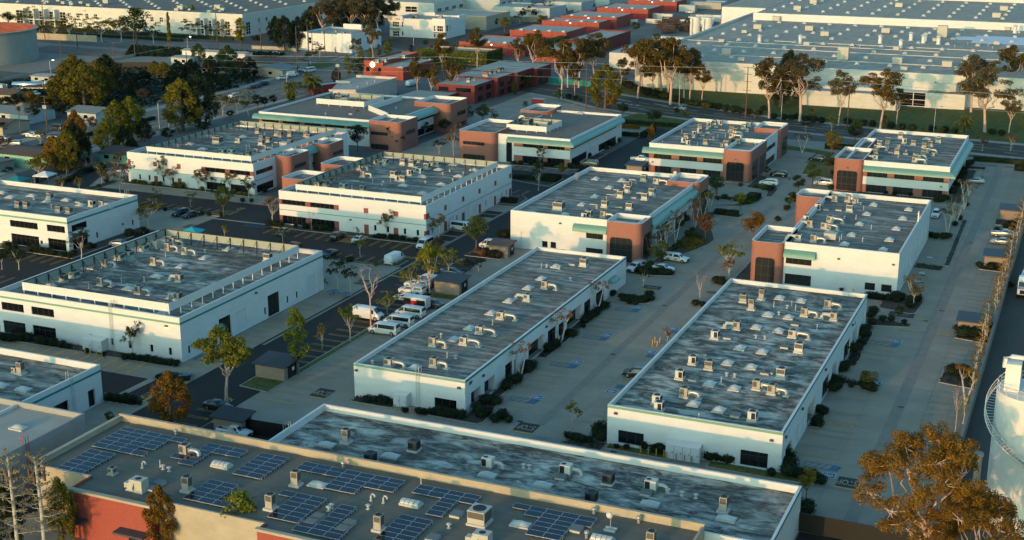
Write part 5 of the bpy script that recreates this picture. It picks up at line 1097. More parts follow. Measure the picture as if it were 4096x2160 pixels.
def mk_hatch(w=1.3, l=1.5, h=.28):
    def f():
        o = thing('roof_hatch', None, 'roof hatch'); b = MB(); b.box(-w/2,-l/2,0,w/2,l/2,h); b.build('curb',M['curb']).parent = o
        b = MB(); b.box(-w/2-.05,-l/2-.05,h,w/2+.05,l/2+.05,h+.09); b.build('lid',M['hatch']).parent = o; return o
    return f
def mk_pipe(h=.9, r=.07, cap=False):
    def f():
        b = MB(); b.cyl(0,0,0,.12,r*2.2,r*1.4,8); b.cyl(0,0,.12,h,r,n=8)
        if cap: b.cyl(0,0,h,h+.06,r*2.4,r*2.4,10); b.cyl(0,0,h+.06,h+.2,r*2.4,.02,10)
        return tag(b.build('vent_pipe',M['ductw']), cat='vent pipe')
    return f
def mk_turb():
    b = MB(); b.cyl(0,0,0,.5,.2,n=10); b.ball(0,0,.72,.33,.33,.28,10,6); return tag(b.build('roof_ventilator',M['duct']), cat='roof ventilator')
def mk_goose():
    b = MB(); b.tube([(0,0,0),(0,0,.75),(.12,0,.95),(.35,0,1.0),(.52,0,.88),(.56,0,.66)],.12,8); b.cyl(0,0,0,.1,.25,n=8); return tag(b.build('gooseneck_vent',M['ductw']), cat='roof vent')
def mk_stack(h=3.0, r=.8):
    def f():
        b = MB(); b.cyl(0,0,0,.5,r*1.3,r,12); b.cyl(0,0,.5,h,r,n=12); b.cyl(0,0,h+.15,h+.8,r*1.7,.1,12); return tag(b.build('exhaust_stack',M['silo']), cat='exhaust stack')
    return f
def mk_box(w=3.6, d_=3, h=2.2):
    def f():
        o = thing('rooftop_unit', None, 'rooftop unit'); b = MB(); b.box(-w/2,-d_/2,.25,w/2,d_/2,h); b.box(-w/2-.1,-d_/2-.1,h,w/2+.1,d_/2+.1,h+.12); b.build('cabinet',M['actan']).parent = o
        b = MB(); b.box(-w/2+.2,-d_/2+.2,0,w/2-.2,d_/2-.2,.25); b.build('curb',M['plastic']).parent = o; return o
    return f
def mk_dome():
    o = thing('roof_dome', None, 'roof dome'); b = MB(); b.box(-.95,-.95,0,.95,.95,.3); b.build('curb',M['curb']).parent = o
    b = MB(); b.ball(0,0,.28,.92,.92,.75,12,4,0,True); b.build('dome',M['sky']).parent = o; return o
LD = {'S': ('silver duct','duct'), 'W': ('white duct','ductw')}
KIND = {
 't': (mk_ac('acg',1.2,1.2,None,grill='T'), 'tan grey cube air conditioner', .9), 'w': (mk_ac('acwhite',1.35,1.35,None,grill='N'), 'white cube air conditioner', .9),
 'R': (mk_ac('acg',1.15,1.25,'R'), 'tan air conditioner with right-hand duct', .9), 'L': (mk_ac('acg',1.15,1.15,'L','ductw'), 'tan air conditioner with left-hand duct', .9),
 'r': (mk_ac('actan',1.25,1.05,'R','duct',dl=1.9), 'cream air conditioner with shiny duct', .8), 'l': (mk_ac('acgreen',1.2,1.0,'L','ductw',dl=1.7), 'pale green air conditioner with white duct', .8),
 'k': (mk_ac('acwhite',1.2,1.15,None,grill='H',dark=True), 'white air conditioner with dark louvred front', .9), 'b': (mk_ac('acdark',1.3,1.2,None,grill='F',dark=True), 'dark boxy air conditioner', .8),
 'T': (mk_tall(), 'tall grey air conditioner', 1.2), 'p': (mk_pack(), 'white air conditioner with black grille', .8), 'B': (mk_big, 'big cream air conditioner with hood', .9),
 'm': (mk_ac('acgreen',1.5,1.0,None), 'pale green box air conditioner', .8), 's': (mk_ac('acg',.8,.8,None,curb=.12), 'small tan air conditioner', .5), 'C': (mk_ac('actan',2.2,1.6,None,grill='N'), 'large cream box air conditioner', 1.0),
 'o': (mk_sky(), 'white domed skylight', .3), 'O': (mk_sky(2.2,1.3), 'wide white domed skylight', .3), 'q': (mk_sky(1.55,1.9,.5,.2), 'white square domed skylight', .3), 'n': (mk_rib, 'ribbed glass skylight', .3),
 'h': (mk_hatch(), 'flat grey roof hatch', .2), 'f': (mk_hatch(1.9,.5,.18), 'long low roof curb', .15), 'v': (mk_pipe(1.0,.08), 'thin white vent pipe', .5), 'V': (mk_pipe(.5,.14,True), 'short capped white vent', .3),
 'u': (mk_turb, 'silver turbine ventilator', .5), 'g': (mk_goose, 'white gooseneck vent', .5), 'x': (mk_stack(), 'white exhaust stack with conical cap', 1.5), 'X': (mk_box(), 'pale box unit', 1.1), 'Y': (mk_box(4.2,3.2,5), 'tall white box unit', 2.4), 'D': (mk_dome, 'pale roof dome', .6),
 'i': (mk_box(2.4,1.8,1.4), 'small pale box unit', .7)}
def put(where, group, zr, fn, data, sc=1.0):
    """data: 'kx,y kx,y ...' in photo pixels, fn maps them to the world"""
    for tok in data.split():
        k = tok[0]; x, y = map(float, tok[1:].split(',')); bl, nm, dz = KIND[k]
        X, Y = fn(x, y, zr+dz); o = place('eq'+k, bl, (X, Y, zr+.012), R(random.uniform(-1.5,1.5)), sc)
        reg(o, nm+'s '+group if not nm.endswith('s') else nm+' '+group, nm+' '+where)
def q_(c, r): return lambda x, y, z: Q(c, r, x, y, z)
def S_(x0, y0, s): return lambda x, y, z: G(x0+x/s, y0+y/s, z)
W_ = 'on the roof of building 361'
put(W_,W_,6.8,q_(0,1),'t185,690 t268,695 t595,740 t695,752 t502,610 k925,680 R1030,690 O320,605 O20,575 O665,648 O470,665 O105,620 O815,700 O1090,695 V340,640 h800,670 v515,715')
W_ = 'on the left screened roof'
put(W_,W_,7.1,q_(0,1),'R1740,1060 B1545,1090 m1445,1125 R1690,1115 R1870,1155 m1205,1215 m1295,1190 R1065,1275 R1555,1260 h1660,1145 h930,1335 o2300,1140 o2065,1225 o1830,1310 v1020,1310 v1665,1200 V2060,1165')
put(W_,W_,7.1,q_(0,2),'t640,75 m745,35 R1020,105 R1400,190 L1790,255 L1805,70 O1580,55 O1300,180 O510,150 v1220,100 v1450,90 v890,160 O1640,430')
put(W_,W_,7.1,q_(1,1),'w120,1225')
W_ = 'on the middle screened roof'
put(W_,W_,7.3,q_(1,1),'R1225,265 k1300,265 w1480,265 w1570,280 t1650,245 t1770,270 w1720,310 m1820,285 R1045,315 R1080,385 t1425,380 w1385,390 k1548,370 k1430,428 w1480,435 m1645,350 t742,445 m625,485 m880,505 t1075,530 m1610,335 t1215,250 t700,480 O1485,500 O1865,490 O2040,408 O2195,346 O1840,342 O1675,412 O1985,292 O1680,580 O1295,585 V1705,472 V1880,388 V1950,360 V1980,452 V2085,382 g1268,485 f1005,458 v1355,455 v1175,465 V2160,352 v965,522')
W_ = 'on the upper left screened roof'
put(W_,W_,7.3,q_(0,1),'V1790,110 C2190,50 m2400,48 m2240,160 m2330,160 t2500,180 s2440,195 O1915,85 O2040,135 O2450,12 v2480,120 v2510,125 u1930,15')
put(W_,W_,7.3,q_(1,1),'w55,70 R95,125 t345,65 i290,100 t130,40 t530,8 t60,25 h210,70 v165,105 R10,160')
put(W_,W_,7.3,q_(1,0),'t210,1335 t245,1345 t345,1340 t505,1345 t20,1310 v90,1340')
W_ = 'on the long central roof'
put(W_,W_,4.95,S_(1440,1000,2.576),'R757,935 r1075,925 r1240,815 r1455,665 l1728,480 R1908,350 R765,1150 w2307,122 r300,1150 q565,1200 q970,910 q1135,795 q1355,642 q1538,517 q1735,382 q1870,288 q2020,162 h2195,140 v1367,745 v898,1080 v1870,160 V1925,162 u838,880 u1100,895 V985,1100 V2055,182 V2170,300 V130,1155')
W_ = 'on the right skylit roof'
put(W_,W_,5.4,q_(2,2),'T2515,235 t2330,275 T2410,335 L2265,548 k2045,640 k1820,895 t1985,945 k1690,1040 R1735,1220 k1460,1290 q2570,440 q2460,567 q2295,775 q2520,812 q2170,925 q2410,965 q1990,1135 q2240,1180 q1830,1335 h2170,675 h1825,1095 h2550,1030 v2105,1100 V2160,1050 V2240,1060 V2455,670 V2545,680 V1940,870 R2465,1145')
put(W_,W_,5.4,q_(3,2),'R605,335 R370,415 L665,455 r250,632 w315,775 w135,1030 q120,272 q335,302 q10,440 q210,468 q110,602 h275,540 h170,770 h20,1020 R40,1190 v60,345 V195,370 v240,335 v278,375 v495,572 V110,435 q75,1200')
put(W_,W_,5.4,q_(2,3),'k2420,95 q2085,38 h2250,100 v1878,115 k1480,1')
W_ = 'on the arched-tower white building roof'
put(W_,W_,8.05,S_(3000,740,3.086),'L1048,155 R1210,160 s1290,195 k840,260 w1232,285 k700,405 L742,465 r990,415 r920,495 s980,535 l600,640 R790,650 h945,298 h1100,302 q1528,236 q1960,294 q1443,350 q1890,405 q1352,474 q1808,530 q1255,605 q1722,668 q1170,720 q1645,790 v1403,280 v1310,395 v1498,520 v1392,675 v1105,670 v1130,640 V1165,400 V1015,590 V1368,228 i995,635')
W_ = 'on the lettered building roof'
put(W_,W_,7.6,S_(2050,640,3.68),'C685,670 k1062,815 w1125,790 R1340,790 w1362,640 w1722,680 w1592,500 w1702,425 w1690,355 w1935,262 r2120,300 w2055,460 w1950,530 q300,775 q770,795 q1022,645 q1215,528 q1428,398 q1228,268 q1610,292 f1200,650 f1445,505 f1540,435 f1762,285 h1795,545 h1880,475 f1560,690 v1382,560 v1820,320 V1515,520 V1240,700 v1748,335 V2090,530')
W_ = 'on the brick-cornered office roof'
put(W_,W_,7.5,S_(2480,440,3.773),'k965,445 k1035,485 t1003,378 s1115,392 k1125,345 k1205,300 t1212,240 s1325,262 k1345,210 w1425,190 k1518,182 t1297,470 s1540,530 w1605,500 b1720,460 t1785,465 r1690,380 t1690,280 t1748,300 s1920,298 m1870,245 m1945,205 r1700,335 V1640,320 h1455,245 h1330,330 h1245,375 f1545,300 f1335,440 f1450,450 v935,325 v640,485 v1475,395 v1590,388 v1170,515 V1410,425 V2045,520')
W_ = 'on the far right awning roof'
put(W_,W_,7.5,q_(3,1),'w1125,78 t1200,98 r1092,118 t1208,42 k1375,52 t1465,72 s1315,112 t1300,155 t1085,165 l1085,222 r1485,208 r1478,245 t1565,178 s1662,192 r1592,148 t1575,98 t1635,80 w1715,45 m1510,215 h1040,188 h1235,172 h1385,185 O1600,35 w1335,5 v845,198 V1390,160 v1310,212 V1370,95')
W_ = 'on the streaked bottom roof'
put(W_,W_,5.07,q_(1,3),'T905,300 b1152,530 b1590,405 p2335,570 O710,388 O1352,502 O2330,692')
put(W_,W_,5.07,q_(2,3),'p545,640 b970,735 b800,925 p1402,795 T2130,985 O310,792 O1388,982 O2155,1132 h495,720 h1350,880 V118,612 V175,622 V1570,862 V1710,890 V1850,916')
W_ = 'on the solar-panelled roof'
put(W_,W_,6.32,q_(0,3),'R1860,440 T1880,780 B1375,790 s1130,660 h1595,790 h1525,830 n2230,600 g1430,600 v1610,590 V1700,645 V1640,625 u1770,275')
put(W_,W_,6.32,q_(1,3),'T400,725 T145,960 T1235,1170 C2250,1110 O622,790 n1560,985 h615,1125 h560,1170 h935,1190 h875,1238 h2020,1098 h1780,1335 g1155,930 g1280,950 V1128,1025 V1940,1215 u878,600 V760,1018 V730,1042 v1660,770 B2250,1335')
put(W_,W_,6.32,q_(2,3),'O85,1190 n910,1345 u750,1300 u825,1065 u1275,1150 T1400,1335 h650,1245')
W_ = 'on the cropped lower left roof'
put(W_,W_,5.2,q_(0,2),'T205,975 s150,1005 O235,1190 O5,1150')
put('on the grey corner warehouse','on the grey corner warehouse',5.8,q_(0,3),'O185,220')
W_ = 'in the rooftop plant enclosure'
put(W_,W_,7.67,q_(1,0),'C845,985 i900,1010 s1010,1005 s1050,1020 s1090,1015 h960,1142 V1410,1085 V700,1145')
W_ = 'on the brick-towered office roof'
put(W_,W_,7.62,q_(2,0),'C150,1225 i270,1240 i330,1250 s230,1255 V395,1165 O685,1135')
W_ = 'on the distant domed warehouse'
for k in range(8):
    for j in range(10):
        x = -561+j*19.4+(9.7 if k % 2 else 0); y = 597+k*9.6
        if x < -408: reg(place('eqD',mk_dome,(x,y,11.06)), 'roof domes '+W_, 'pale roof dome '+W_)
put(W_,W_,11.06,q_(0,0),'X1825,78 X2200,70 i1780,98 i2110,118 X1075,15 i640,30 i820,28 i895,52 i725,42 i480,20 i590,5 i2245,95')
W_ = 'on the vast warehouse roof'
for k in range(8):
    for j in range(11):
        x = -157+j*12.1; y = 522+k*19.6
        if (k, j) in ((0,3),(4,6)): continue
        reg(place('eqD',mk_dome,(x,y,10.96)), 'roof domes '+W_, 'pale roof dome '+W_)
for k in range(5):
    for j in range(11):
        reg(place('eqD',mk_dome,(-154+j*12.1,689+k*19.8,13.92)), 'roof domes on the raised warehouse roof', 'pale dome on the raised warehouse roof')
for k in range(3):
    for j in range(9): reg(place('eqD',mk_dome,(-150+j*12.1,800+k*19.8,16.82)), 'domes on the highest warehouse roof', 'pale dome on the highest warehouse roof')
put(W_,W_,10.96,q_(3,0),'X420,285 X1188,308 X575,342 X1305,608 X1805,645 X845,205 X1630,240 X85,188 Y760,540 Y1755,320 x325,400 x1128,400 x1438,372 x1585,380 x1562,398 x1715,410 x1335,448 i1290,485 i1368,692 i2410,292 i1685,402 u1340,505 i2000,590 i2060,605 i1980,635 x2485,300 i2300,435 u2215,455 u2260,475 u2010,438 u2140,430 u1880,465 g920,468 i390,440')
put(W_,W_,10.96,q_(2,0),'X2165,520 i2310,598 X2475,270 i2340,320 i2110,412 u2050,415 u2260,415 x2490,400')
put('on the raised warehouse roof','on the raised warehouse roof',13.92,q_(3,0),'X300,82 X460,18 X1320,52')
put('on the highest warehouse roof','on the highest warehouse roof',16.82,q_(3,0),'X2375,85 X2300,155')
W_ = 'on the white corner building'
put(W_,W_,7.5,q_(1,0),'m880,332 s805,310 s670,320 V950,325')
W_ = 'on the TIDL building roof'
put(W_,W_,8.7,q_(1,0),'t1612,150 b1580,178 m1858,165 V1690,158')
W_ = 'on the stepped brick office'
put(W_,W_,7.3,q_(1,0),'t2300,740 t2320,745 t2360,722 t2385,718 t2405,722 t2445,695 t2475,690 t2140,800 s2200,795')
W_ = 'on the ring-sign building'
put(W_,W_,6.5,q_(1,0),'m1225,610 m1300,605 m1490,565'); put(W_,W_,5.3,q_(1,0),'O1455,675 g1742,600')
put('on the pale pink building','on the pale pink building',6.35,q_(1,0),'u1195,815 V1020,875 V965,820 u1120,838')
# dish on its ballast stand, plume of solar panels
o = thing('satellite_dish','white satellite dish on a ballasted mast at the right of the solar roof','satellite dish',(*Q(2,3,990,1255,6.4),6.32)); X, Y, Z = o.location
b = MB(); b.ball(X-.1,Y-.15,Z+2.0,.42,.3,.42,12,8); b.build('dish',M['acwhite'],o); b = MB(); b.cyl(X,Y,Z+.2,Z+1.9,.05,n=8); b.build('mast',M['galv'],o)
b = MB(); b.box(X-.7,Y-.5,Z,X+.7,Y-.25,Z+.25); b.build('ballast',M['acwhite'],o); b = MB(); b.box(X-.7,Y+.25,Z,X+.7,Y+.5,Z+.25); b.build('ballast',M['acwhite'],o)
o = thing('satellite_dish','white dish leaning on the back parapet of the lettered building','satellite dish',(*Q(2,1,1640,395,8.8),7.62)); X, Y, Z = o.location
b = MB(); b.ball(X,Y,Z+1.5,.5,.15,.5,12,6); b.build('dish',M['acwhite'],o); b = MB(); b.tube([(X-.5,Y+.3,Z),(X,Y,Z+1.4),(X+.5,Y+.3,Z)],.04,5); b.build('mast',M['galv'],o)
for lab, (c, r, x, y), zz in (('round white dish in the upper plant enclosure',(1,0,800,965),7.7),('round white dish at the left of the second plant enclosure',(2,0,100,1205),7.7)):
    X, Y = Q(c, r, x, y, zz+1.2); o = thing('satellite_dish',lab,'satellite dish',(X,Y,zz)); b = MB(); n = 20
    vs = [(X+a*1.15*math.cos(2*math.pi*i/n),Y-.1-(1-a*a)*(-.35),zz+1.5+a*1.15*math.sin(2*math.pi*i/n)) for a in (1,.6,.15) for i in range(n)]
    b.add(vs,[(k*n+i,k*n+(i+1)%n,(k+1)*n+(i+1)%n,(k+1)*n+i) for k in range(2) for i in range(n)]+[tuple(range(2*n,3*n))],0,True); b.build('dish',M['cream'],o)
    b = MB(); b.tube([(X,Y+.3,zz),(X,Y+.3,zz+1.5)],.12,6); b.build('mast',M['galv'],o)
PW, PD = 2.08, 1.10
def array(label, x0, y0, rows, z=6.32):
    """rows nearest first: (first column, number of panels)"""
    o = thing('solar_array', label, 'solar array', (x0, y0, z)); tilt = .10
    for r_, (c0, n) in enumerate(rows):
        for c in range(n):
            if 'pan' not in PROTO:
                b = MB(); w2, d2 = PW/2-.02, PD/2-.02
                for u0,u1 in ((-w2,w2),): b.add([(u0,-d2,.03),(u1,-d2,.03),(u1,d2,.03+2*d2*tilt),(u0,d2,.03+2*d2*tilt)],[(0,1,2,3)],0)
                f = .035
                for q in ((-w2-f,-d2-f,w2+f,-d2),(-w2-f,d2,w2+f,d2+f),(-w2-f,-d2,-w2,d2),(w2,-d2,w2+f,d2)):
                    za, zb = .035+(q[1]+d2)*tilt, .035+(q[3]+d2)*tilt
                    b.add([(q[0],q[1],za),(q[2],q[1],za),(q[2],q[3],zb),(q[0],q[3],zb),(q[0],q[1],za-.07),(q[2],q[1],za-.07),(q[2],q[3],zb-.07),(q[0],q[3],zb-.07)],[(0,1,2,3),(4,7,6,5),(0,4,5,1),(1,5,6,2),(2,6,7,3),(3,7,4,0)],1)
                PROTO['pan'] = p = b.build('panel',[M['solar'],M['solarframe']])
            else: p = PROTO['pan'].copy(); COL.objects.link(p)
            p.parent = o; p.location = ((c0+c+.5)*PW+.02*c, (r_+.5)*(PD+.035), .22+ (r_+.5)*(PD+.035)*0.0)
    b = MB()
    for r_, (c0, n) in enumerate(rows):
        for c in range(n+1):
            xx = x0+(c0+c)*PW+.1; yy = y0+(r_+.5)*(PD+.035); b.box(xx-.04,yy-.35,z,xx+.04,yy-.27,z+.22); b.box(xx-.04,yy+.3,z,xx+.04,yy+.38,z+.24)
    q = b.build('support_feet', M['galv'], o); q['kind'] = 'stuff'
L6 = lambda n: [(0,2)]*n
array('largest solar array, four wide, at the left end of the solar roof',-118.2,131.1,[(0,4),(0,3),(0,4),(0,4),(0,4),(0,5)])
array('two-wide solar array at the roof edge, leftmost of all',-117.6,123.3,L6(6))
array('L-shaped solar array beside the tall air conditioner, second cluster from left',-104.3,131.2,[(0,1),(-1,2),(0,1),(0,1),(0,3),(0,3)])
array('solar array above the beige wall with an extra panel pair at its foot',-97.3,122.9,[(0,3),(0,2),(0,2),(0,2),(0,2)])
array('two-wide solar array near the back parapet, left of centre',-95.9,131.3,L6(6))
array('widest solar array, seven panels along the back parapet',-89.2,132.3,[(3,2),(3,2),(3,4),(0,7),(0,7)])
array('two-wide solar array in the middle of the roof with a stray panel',-85.1,122.8,[(0,2)]*5+[(-1,3)])
array('T-shaped solar array standing on a three-panel foot at the front',-80.6,121.1,[(0,3),(0,3),(1,1),(1,1),(1,1),(1,1),(1,1)])
array('T-shaped solar array hanging from four panels, right of centre',-72.3,131.0,[(2,1),(2,1),(2,1),(2,1),(0,4),(0,4)])
array('two-wide solar array cut by the bottom edge of the photo',-70.6,121.6,[(0,2)]*7)
array('rightmost solar array, five panels wide beside the dish',-59.3,131.0,[(2,2),(2,2),(2,2),(2,2),(1,4),(0,5)])
# ================================================================ vehicles
ST = {  # stations: x, z low, z belt, half width belt, z top, half width top   (front is +x)
 'sedan': (4.8, .33, [(2.38,.34,.52,.62,.56,.5),(2.2,.24,.68,.84,.72,.7),(1.7,.2,.78,.91,.83,.78),(1.05,.2,.88,.92,.94,.76),(.3,.2,.92,.92,1.40,.62),(-.1,.2,.93,.92,1.45,.62),(-.9,.2,.94,.92,1.42,.6),(-1.7,.2,.95,.91,1.02,.68),(-2.2,.26,.9,.86,.97,.7),(-2.4,.36,.66,.7,.7,.56)], [(.75,-1.5)], (1.02,.36), (-1.0,-1.66), (1.42,-1.4)),
 'suv': (4.8, .38, [(2.38,.4,.62,.66,.7,.56),(2.25,.3,.86,.88,.92,.74),(1.3,.26,1.0,.95,1.08,.8),(.55,.26,1.05,.95,1.62,.7),(.2,.26,1.06,.95,1.72,.7),(-1.6,.26,1.08,.95,1.7,.68),(-2.2,.28,1.06,.93,1.45,.66),(-2.38,.36,1.0,.88,1.08,.74),(-2.44,.42,.7,.8,.75,.7)], [(.85,-2.05)], (1.22,.6), (-1.95,-2.34), (1.42,-1.42)),
 'pickup': (5.5, .4, [(2.7,.42,.7,.7,.8,.6),(2.6,.34,.95,.9,1.02,.76),(1.5,.3,1.06,.96,1.14,.82),(.85,.3,1.1,.96,1.66,.7),(.5,.3,1.1,.96,1.76,.7),(-.35,.3,1.1,.96,1.74,.7),(-.62,.3,1.1,.96,1.14,.9),(-2.6,.34,1.1,.95,1.12,.9),(-2.74,.42,1.08,.93,1.1,.88)], [(1.05,-.3)], (1.44,.9), (-.38,-.58), (1.75,-1.65)),
 'shell': (5.5, .4, [(2.7,.42,.7,.7,.8,.6),(2.6,.34,.95,.9,1.02,.76),(1.5,.3,1.06,.96,1.14,.82),(.85,.3,1.1,.96,1.66,.7),(.5,.3,1.1,.96,1.76,.7),(-.5,.3,1.1,.96,1.76,.72),(-2.4,.34,1.1,.95,1.74,.74),(-2.66,.36,1.1,.94,1.3,.84),(-2.74,.42,.9,.92,1.0,.86)], [(1.05,-.3),(-.7,-2.3)], (1.44,.9), (-2.45,-2.63), (1.75,-1.65)),
 'van': (5.75, .42, [(2.86,.42,.7,.74,.8,.66),(2.78,.34,.95,.92,1.06,.78),(2.2,.3,1.12,.98,1.24,.8),(1.5,.3,1.16,1.0,1.98,.78),(1.2,.3,1.16,1.0,2.08,.8),(-2.6,.3,1.16,1.0,2.08,.8),(-2.78,.3,1.16,.98,1.98,.78),(-2.86,.36,1.0,.95,1.1,.9)], [(1.95,.95),(.8,-2.5)], (2.14,1.54), (-2.72,-2.83), (1.95,-1.95)),
 'cargo': (5.9, .42, [(2.9,.42,.75,.76,.85,.66),(2.82,.34,1.0,.94,1.1,.8),(2.35,.3,1.16,1.0,1.34,.84),(1.5,.3,1.2,1.02,2.2,.84),(1.2,.3,1.2,1.02,2.3,.86),(-2.75,.3,1.2,1.02,2.3,.86),(-2.88,.32,1.2,1.0,2.2,.84),(-2.94,.36,1.0,.96,1.1,.92)], [(2.0,1.1)], (2.26,1.54), None, (1.95,-1.9)),
 'minivan': (5.1, .35, [(2.52,.36,.6,.66,.68,.56),(2.36,.26,.84,.88,.9,.74),(1.75,.24,.98,.96,1.06,.8),(.7,.24,1.04,.98,1.66,.72),(.3,.24,1.05,.98,1.76,.72),(-1.9,.24,1.06,.98,1.74,.7),(-2.4,.26,1.04,.96,1.5,.7),(-2.54,.34,.95,.9,1.05,.78)], [(1.1,-2.2)], (1.66,.76), (-2.05,-2.5), (1.55,-1.5)),
 'box': (4.0, .34, [(1.98,.36,.6,.72,.7,.6),(1.9,.26,.9,.86,.96,.74),(1.3,.24,1.0,.88,1.08,.78),(.8,.24,1.02,.88,1.56,.72),(.6,.24,1.02,.88,1.64,.74),(-1.75,.24,1.04,.88,1.64,.74),(-1.95,.3,1.0,.86,1.3,.74),(-2.0,.36,.8,.8,.85,.7)], [(1.0,-1.6)], (1.25,.84), (-1.8,-1.93), (1.25,-1.25))}
def vehicle(kind, col, metal=0.0, extra=''):
    def f():
        L, wr, st, sg, ws, rg, ax = ST[kind]; o = thing('parked_'+{'sedan':'car','suv':'sports_utility','shell':'pickup','box':'hatchback','cargo':'cargo_van'}.get(kind,kind), None, {'sedan':'car','suv':'car','shell':'pickup truck','pickup':'pickup truck','box':'car','cargo':'van','minivan':'van'}.get(kind,kind))
        pm = paint(col[0], col[1], metal)
        def sec(x):
            for a, c in zip(st, st[1:]):
                if a[0] >= x >= c[0]: t = (a[0]-x)/(a[0]-c[0]); return [a[i]+(c[i]-a[i])*t for i in range(6)]
            return list(st[-1] if x < 0 else st[0])
        b = MB(); rings = []
        for x, zl, zb, hb, zt, ht in st:
            m_ = (zl+zb)/2; rings.append([(x,-hb*.93,zl),(x,-hb*1.01,m_),(x,-hb,zb),(x,-ht,zt),(x,-ht*.55,zt+.035),(x,0,zt+.045),(x,ht*.55,zt+.035),(x,ht,zt),(x,hb,zb),(x,hb*1.01,m_),(x,hb*.93,zl)])
        k = len(rings[0]); vs = [p for r_ in rings for p in r_]
        b.add(vs, [(i*k+j,i*k+j+1,(i+1)*k+j+1,(i+1)*k+j) for i in range(len(rings)-1) for j in range(k-1)], 0, True)
        b.add(rings[0], [tuple(range(k))[::-1]], 0); b.add(rings[-1], [tuple(range(k))], 0)
        b.box(-L/2+.25,-.8,wr*.55,L/2-.25,.8,.42,1); b.build('body', [pm, M['plastic']]).parent = o
        b = MB(); e = .014                                     # side glass follows the bodywork
        for s in (-1,1):
            for xa, xb in sg:
                n = 6; pts = []
                for i in range(n+1):
                    x = xa+(xb-xa)*i/n; _, zl, zb, hb, zt, ht = sec(x)
                    def p(v): return (x, s*(hb+(ht-hb)*v+e), zb+(zt-zb)*v+.01)
                    pts.append((p(.12), p(.84 if zt-zb > .3 else .5)))
                for i in range(n): q = [pts[i][0],pts[i+1][0],pts[i+1][1],pts[i][1]]; b.add(q, [(0,1,2,3) if s > 0 else (3,2,1,0)], 0)
        b.build('side_window', M['cglass']).parent = o
        for nm, g_ in (('windscreen',ws),('rear_window',rg)):
            if not g_: continue
            b = MB(); n = 5; a_ = []
            for i in range(n+1):
                x = g_[0]+(g_[1]-g_[0])*i/n; _, zl, zb, hb, zt, ht = sec(x); xx = x+(.02 if nm[0] == 'w' else -.02); a_.append([(xx,-ht*.93,zt+.03),(xx,-ht*.4,zt+.06),(xx,ht*.4,zt+.06),(xx,ht*.93,zt+.03)])
            b.add([p for r_ in a_ for p in r_], [(i*4+j,i*4+j+1,(i+1)*4+j+1,(i+1)*4+j) if g_[0] > g_[1] else (i*4+j,(i+1)*4+j,(i+1)*4+j+1,i*4+j+1) for i in range(n) for j in range(3)], 0, True); b.build(nm, M['cglass']).parent = o
        hw = st[len(st)//2][3]
        for xx in ax:
            for s in (-1,1):
                b = MB(); b.tube([(xx,s*(hw-.2),wr),(xx,s*(hw+.02),wr)],wr,14,0,False); b.tube([(xx,s*(hw+.02),wr),(xx,s*(hw+.03),wr)],wr*.62,10,1,False); b.build('wheel',[M['tyre'],M['rim']]).parent = o
        for s in (-1,1):
            a = st[1]; b = MB(); b.box(a[0]-.05,s*a[3]*.6,a[2]*.76,a[0]+.1,s*a[3]*.96,a[2]*.96); b.build('headlight',M['lampw']).parent = o
            a = st[-1]; b = MB(); b.box(a[0]-.03,s*a[3]*.75,a[2]*.8,a[0]+.1,s*a[3]*1.0,a[2]*1.05); b.build('tail_light',M['lampr']).parent = o
            b = MB(); x = ws[0]-.25; c = sec(x); b.box(x-.06,s*(c[3]+.02),c[2]+.02,x+.06,s*(c[3]+.2),c[2]+.18); b.build('mirror',M['plastic']).parent = o
        a = st[1]; b = MB(); b.box(a[0]+.0,-a[3]*.55,a[2]*.55,a[0]+.13,a[3]*.55,a[2]*.86); b.build('front_grille',M['black']).parent = o
        b = MB(); b.box(st[0][0]-.1,-.8,.3,st[0][0]+.06,.8,.48); b.box(st[-1][0]-.06,-.8,.34,st[-1][0]+.08,.8,.52); b.build('bumper',M['plastic'] if kind in ('van','cargo','pickup','shell') else pm).parent = o
        if kind == 'pickup': b = MB(); b.box(-2.6,-.78,1.14,-.75,.78,1.165); b.build('cargo_bed',M['black']).parent = o
        if 'rack' in extra:
            b = MB()
            for xx in (.2,-.9,-2.1): b.tube([(xx,-.75,1.75),(xx,-.75,2.0),(xx,.75,2.0),(xx,.75,1.75)],.03,5)
            for yy in (-.7,.7): b.tube([(.4,yy,2.02),(-2.4,yy,2.02)],.035,5)
            b.build('roof_rack',M['galv']).parent = o
        if 'ladder' in extra:
            b = MB()
            for yy in (-.3,.3): b.tube([(.8,yy,2.12),(-2.6,yy,2.12)],.05,5)
            for i in range(10): b.tube([(.6-i*.34,-.3,2.12),(.6-i*.34,.3,2.12)],.03,4)
            b.build('red_ladder',M['lampr']).parent = o
        if 'logo' in extra:                                   # red and black diamond door badge
            for s in (-1,1):
                b = MB(); c = sec(.2); y = s*(c[3]*1.01+.02); z = .68
                b.add([(-.28,y,z),(.18,y,z-.22),(.64,y,z),(.18,y,z+.22)],[(0,1,2,3) if s < 0 else (3,2,1,0)],0)
                y += s*.006; b.add([(.0,y,z-.05),(.36,y,z-.05),(.36,y,z+.05),(.0,y,z+.05)],[(0,1,2,3) if s < 0 else (3,2,1,0)],1); b.build('door_badge',[M['lampr'],M['lampw']]).parent = o
        if 'wrap' in extra:
            b = MB()
            for s in (-1,1):
                for xa, xb, m_ in ((1.0,-.6,0),(-.6,-1.6,1),(-1.6,-2.6,0)): y = s*1.03; b.add([(xa,y,.5),(xb,y,.5),(xb,s*.9,1.9),(xa,s*.98,1.3)],[(0,3,2,1) if s < 0 else (0,1,2,3)],m_)
            b.build('printed_wrap',[M['black'],M['bol']]).parent = o
        return o
    return f
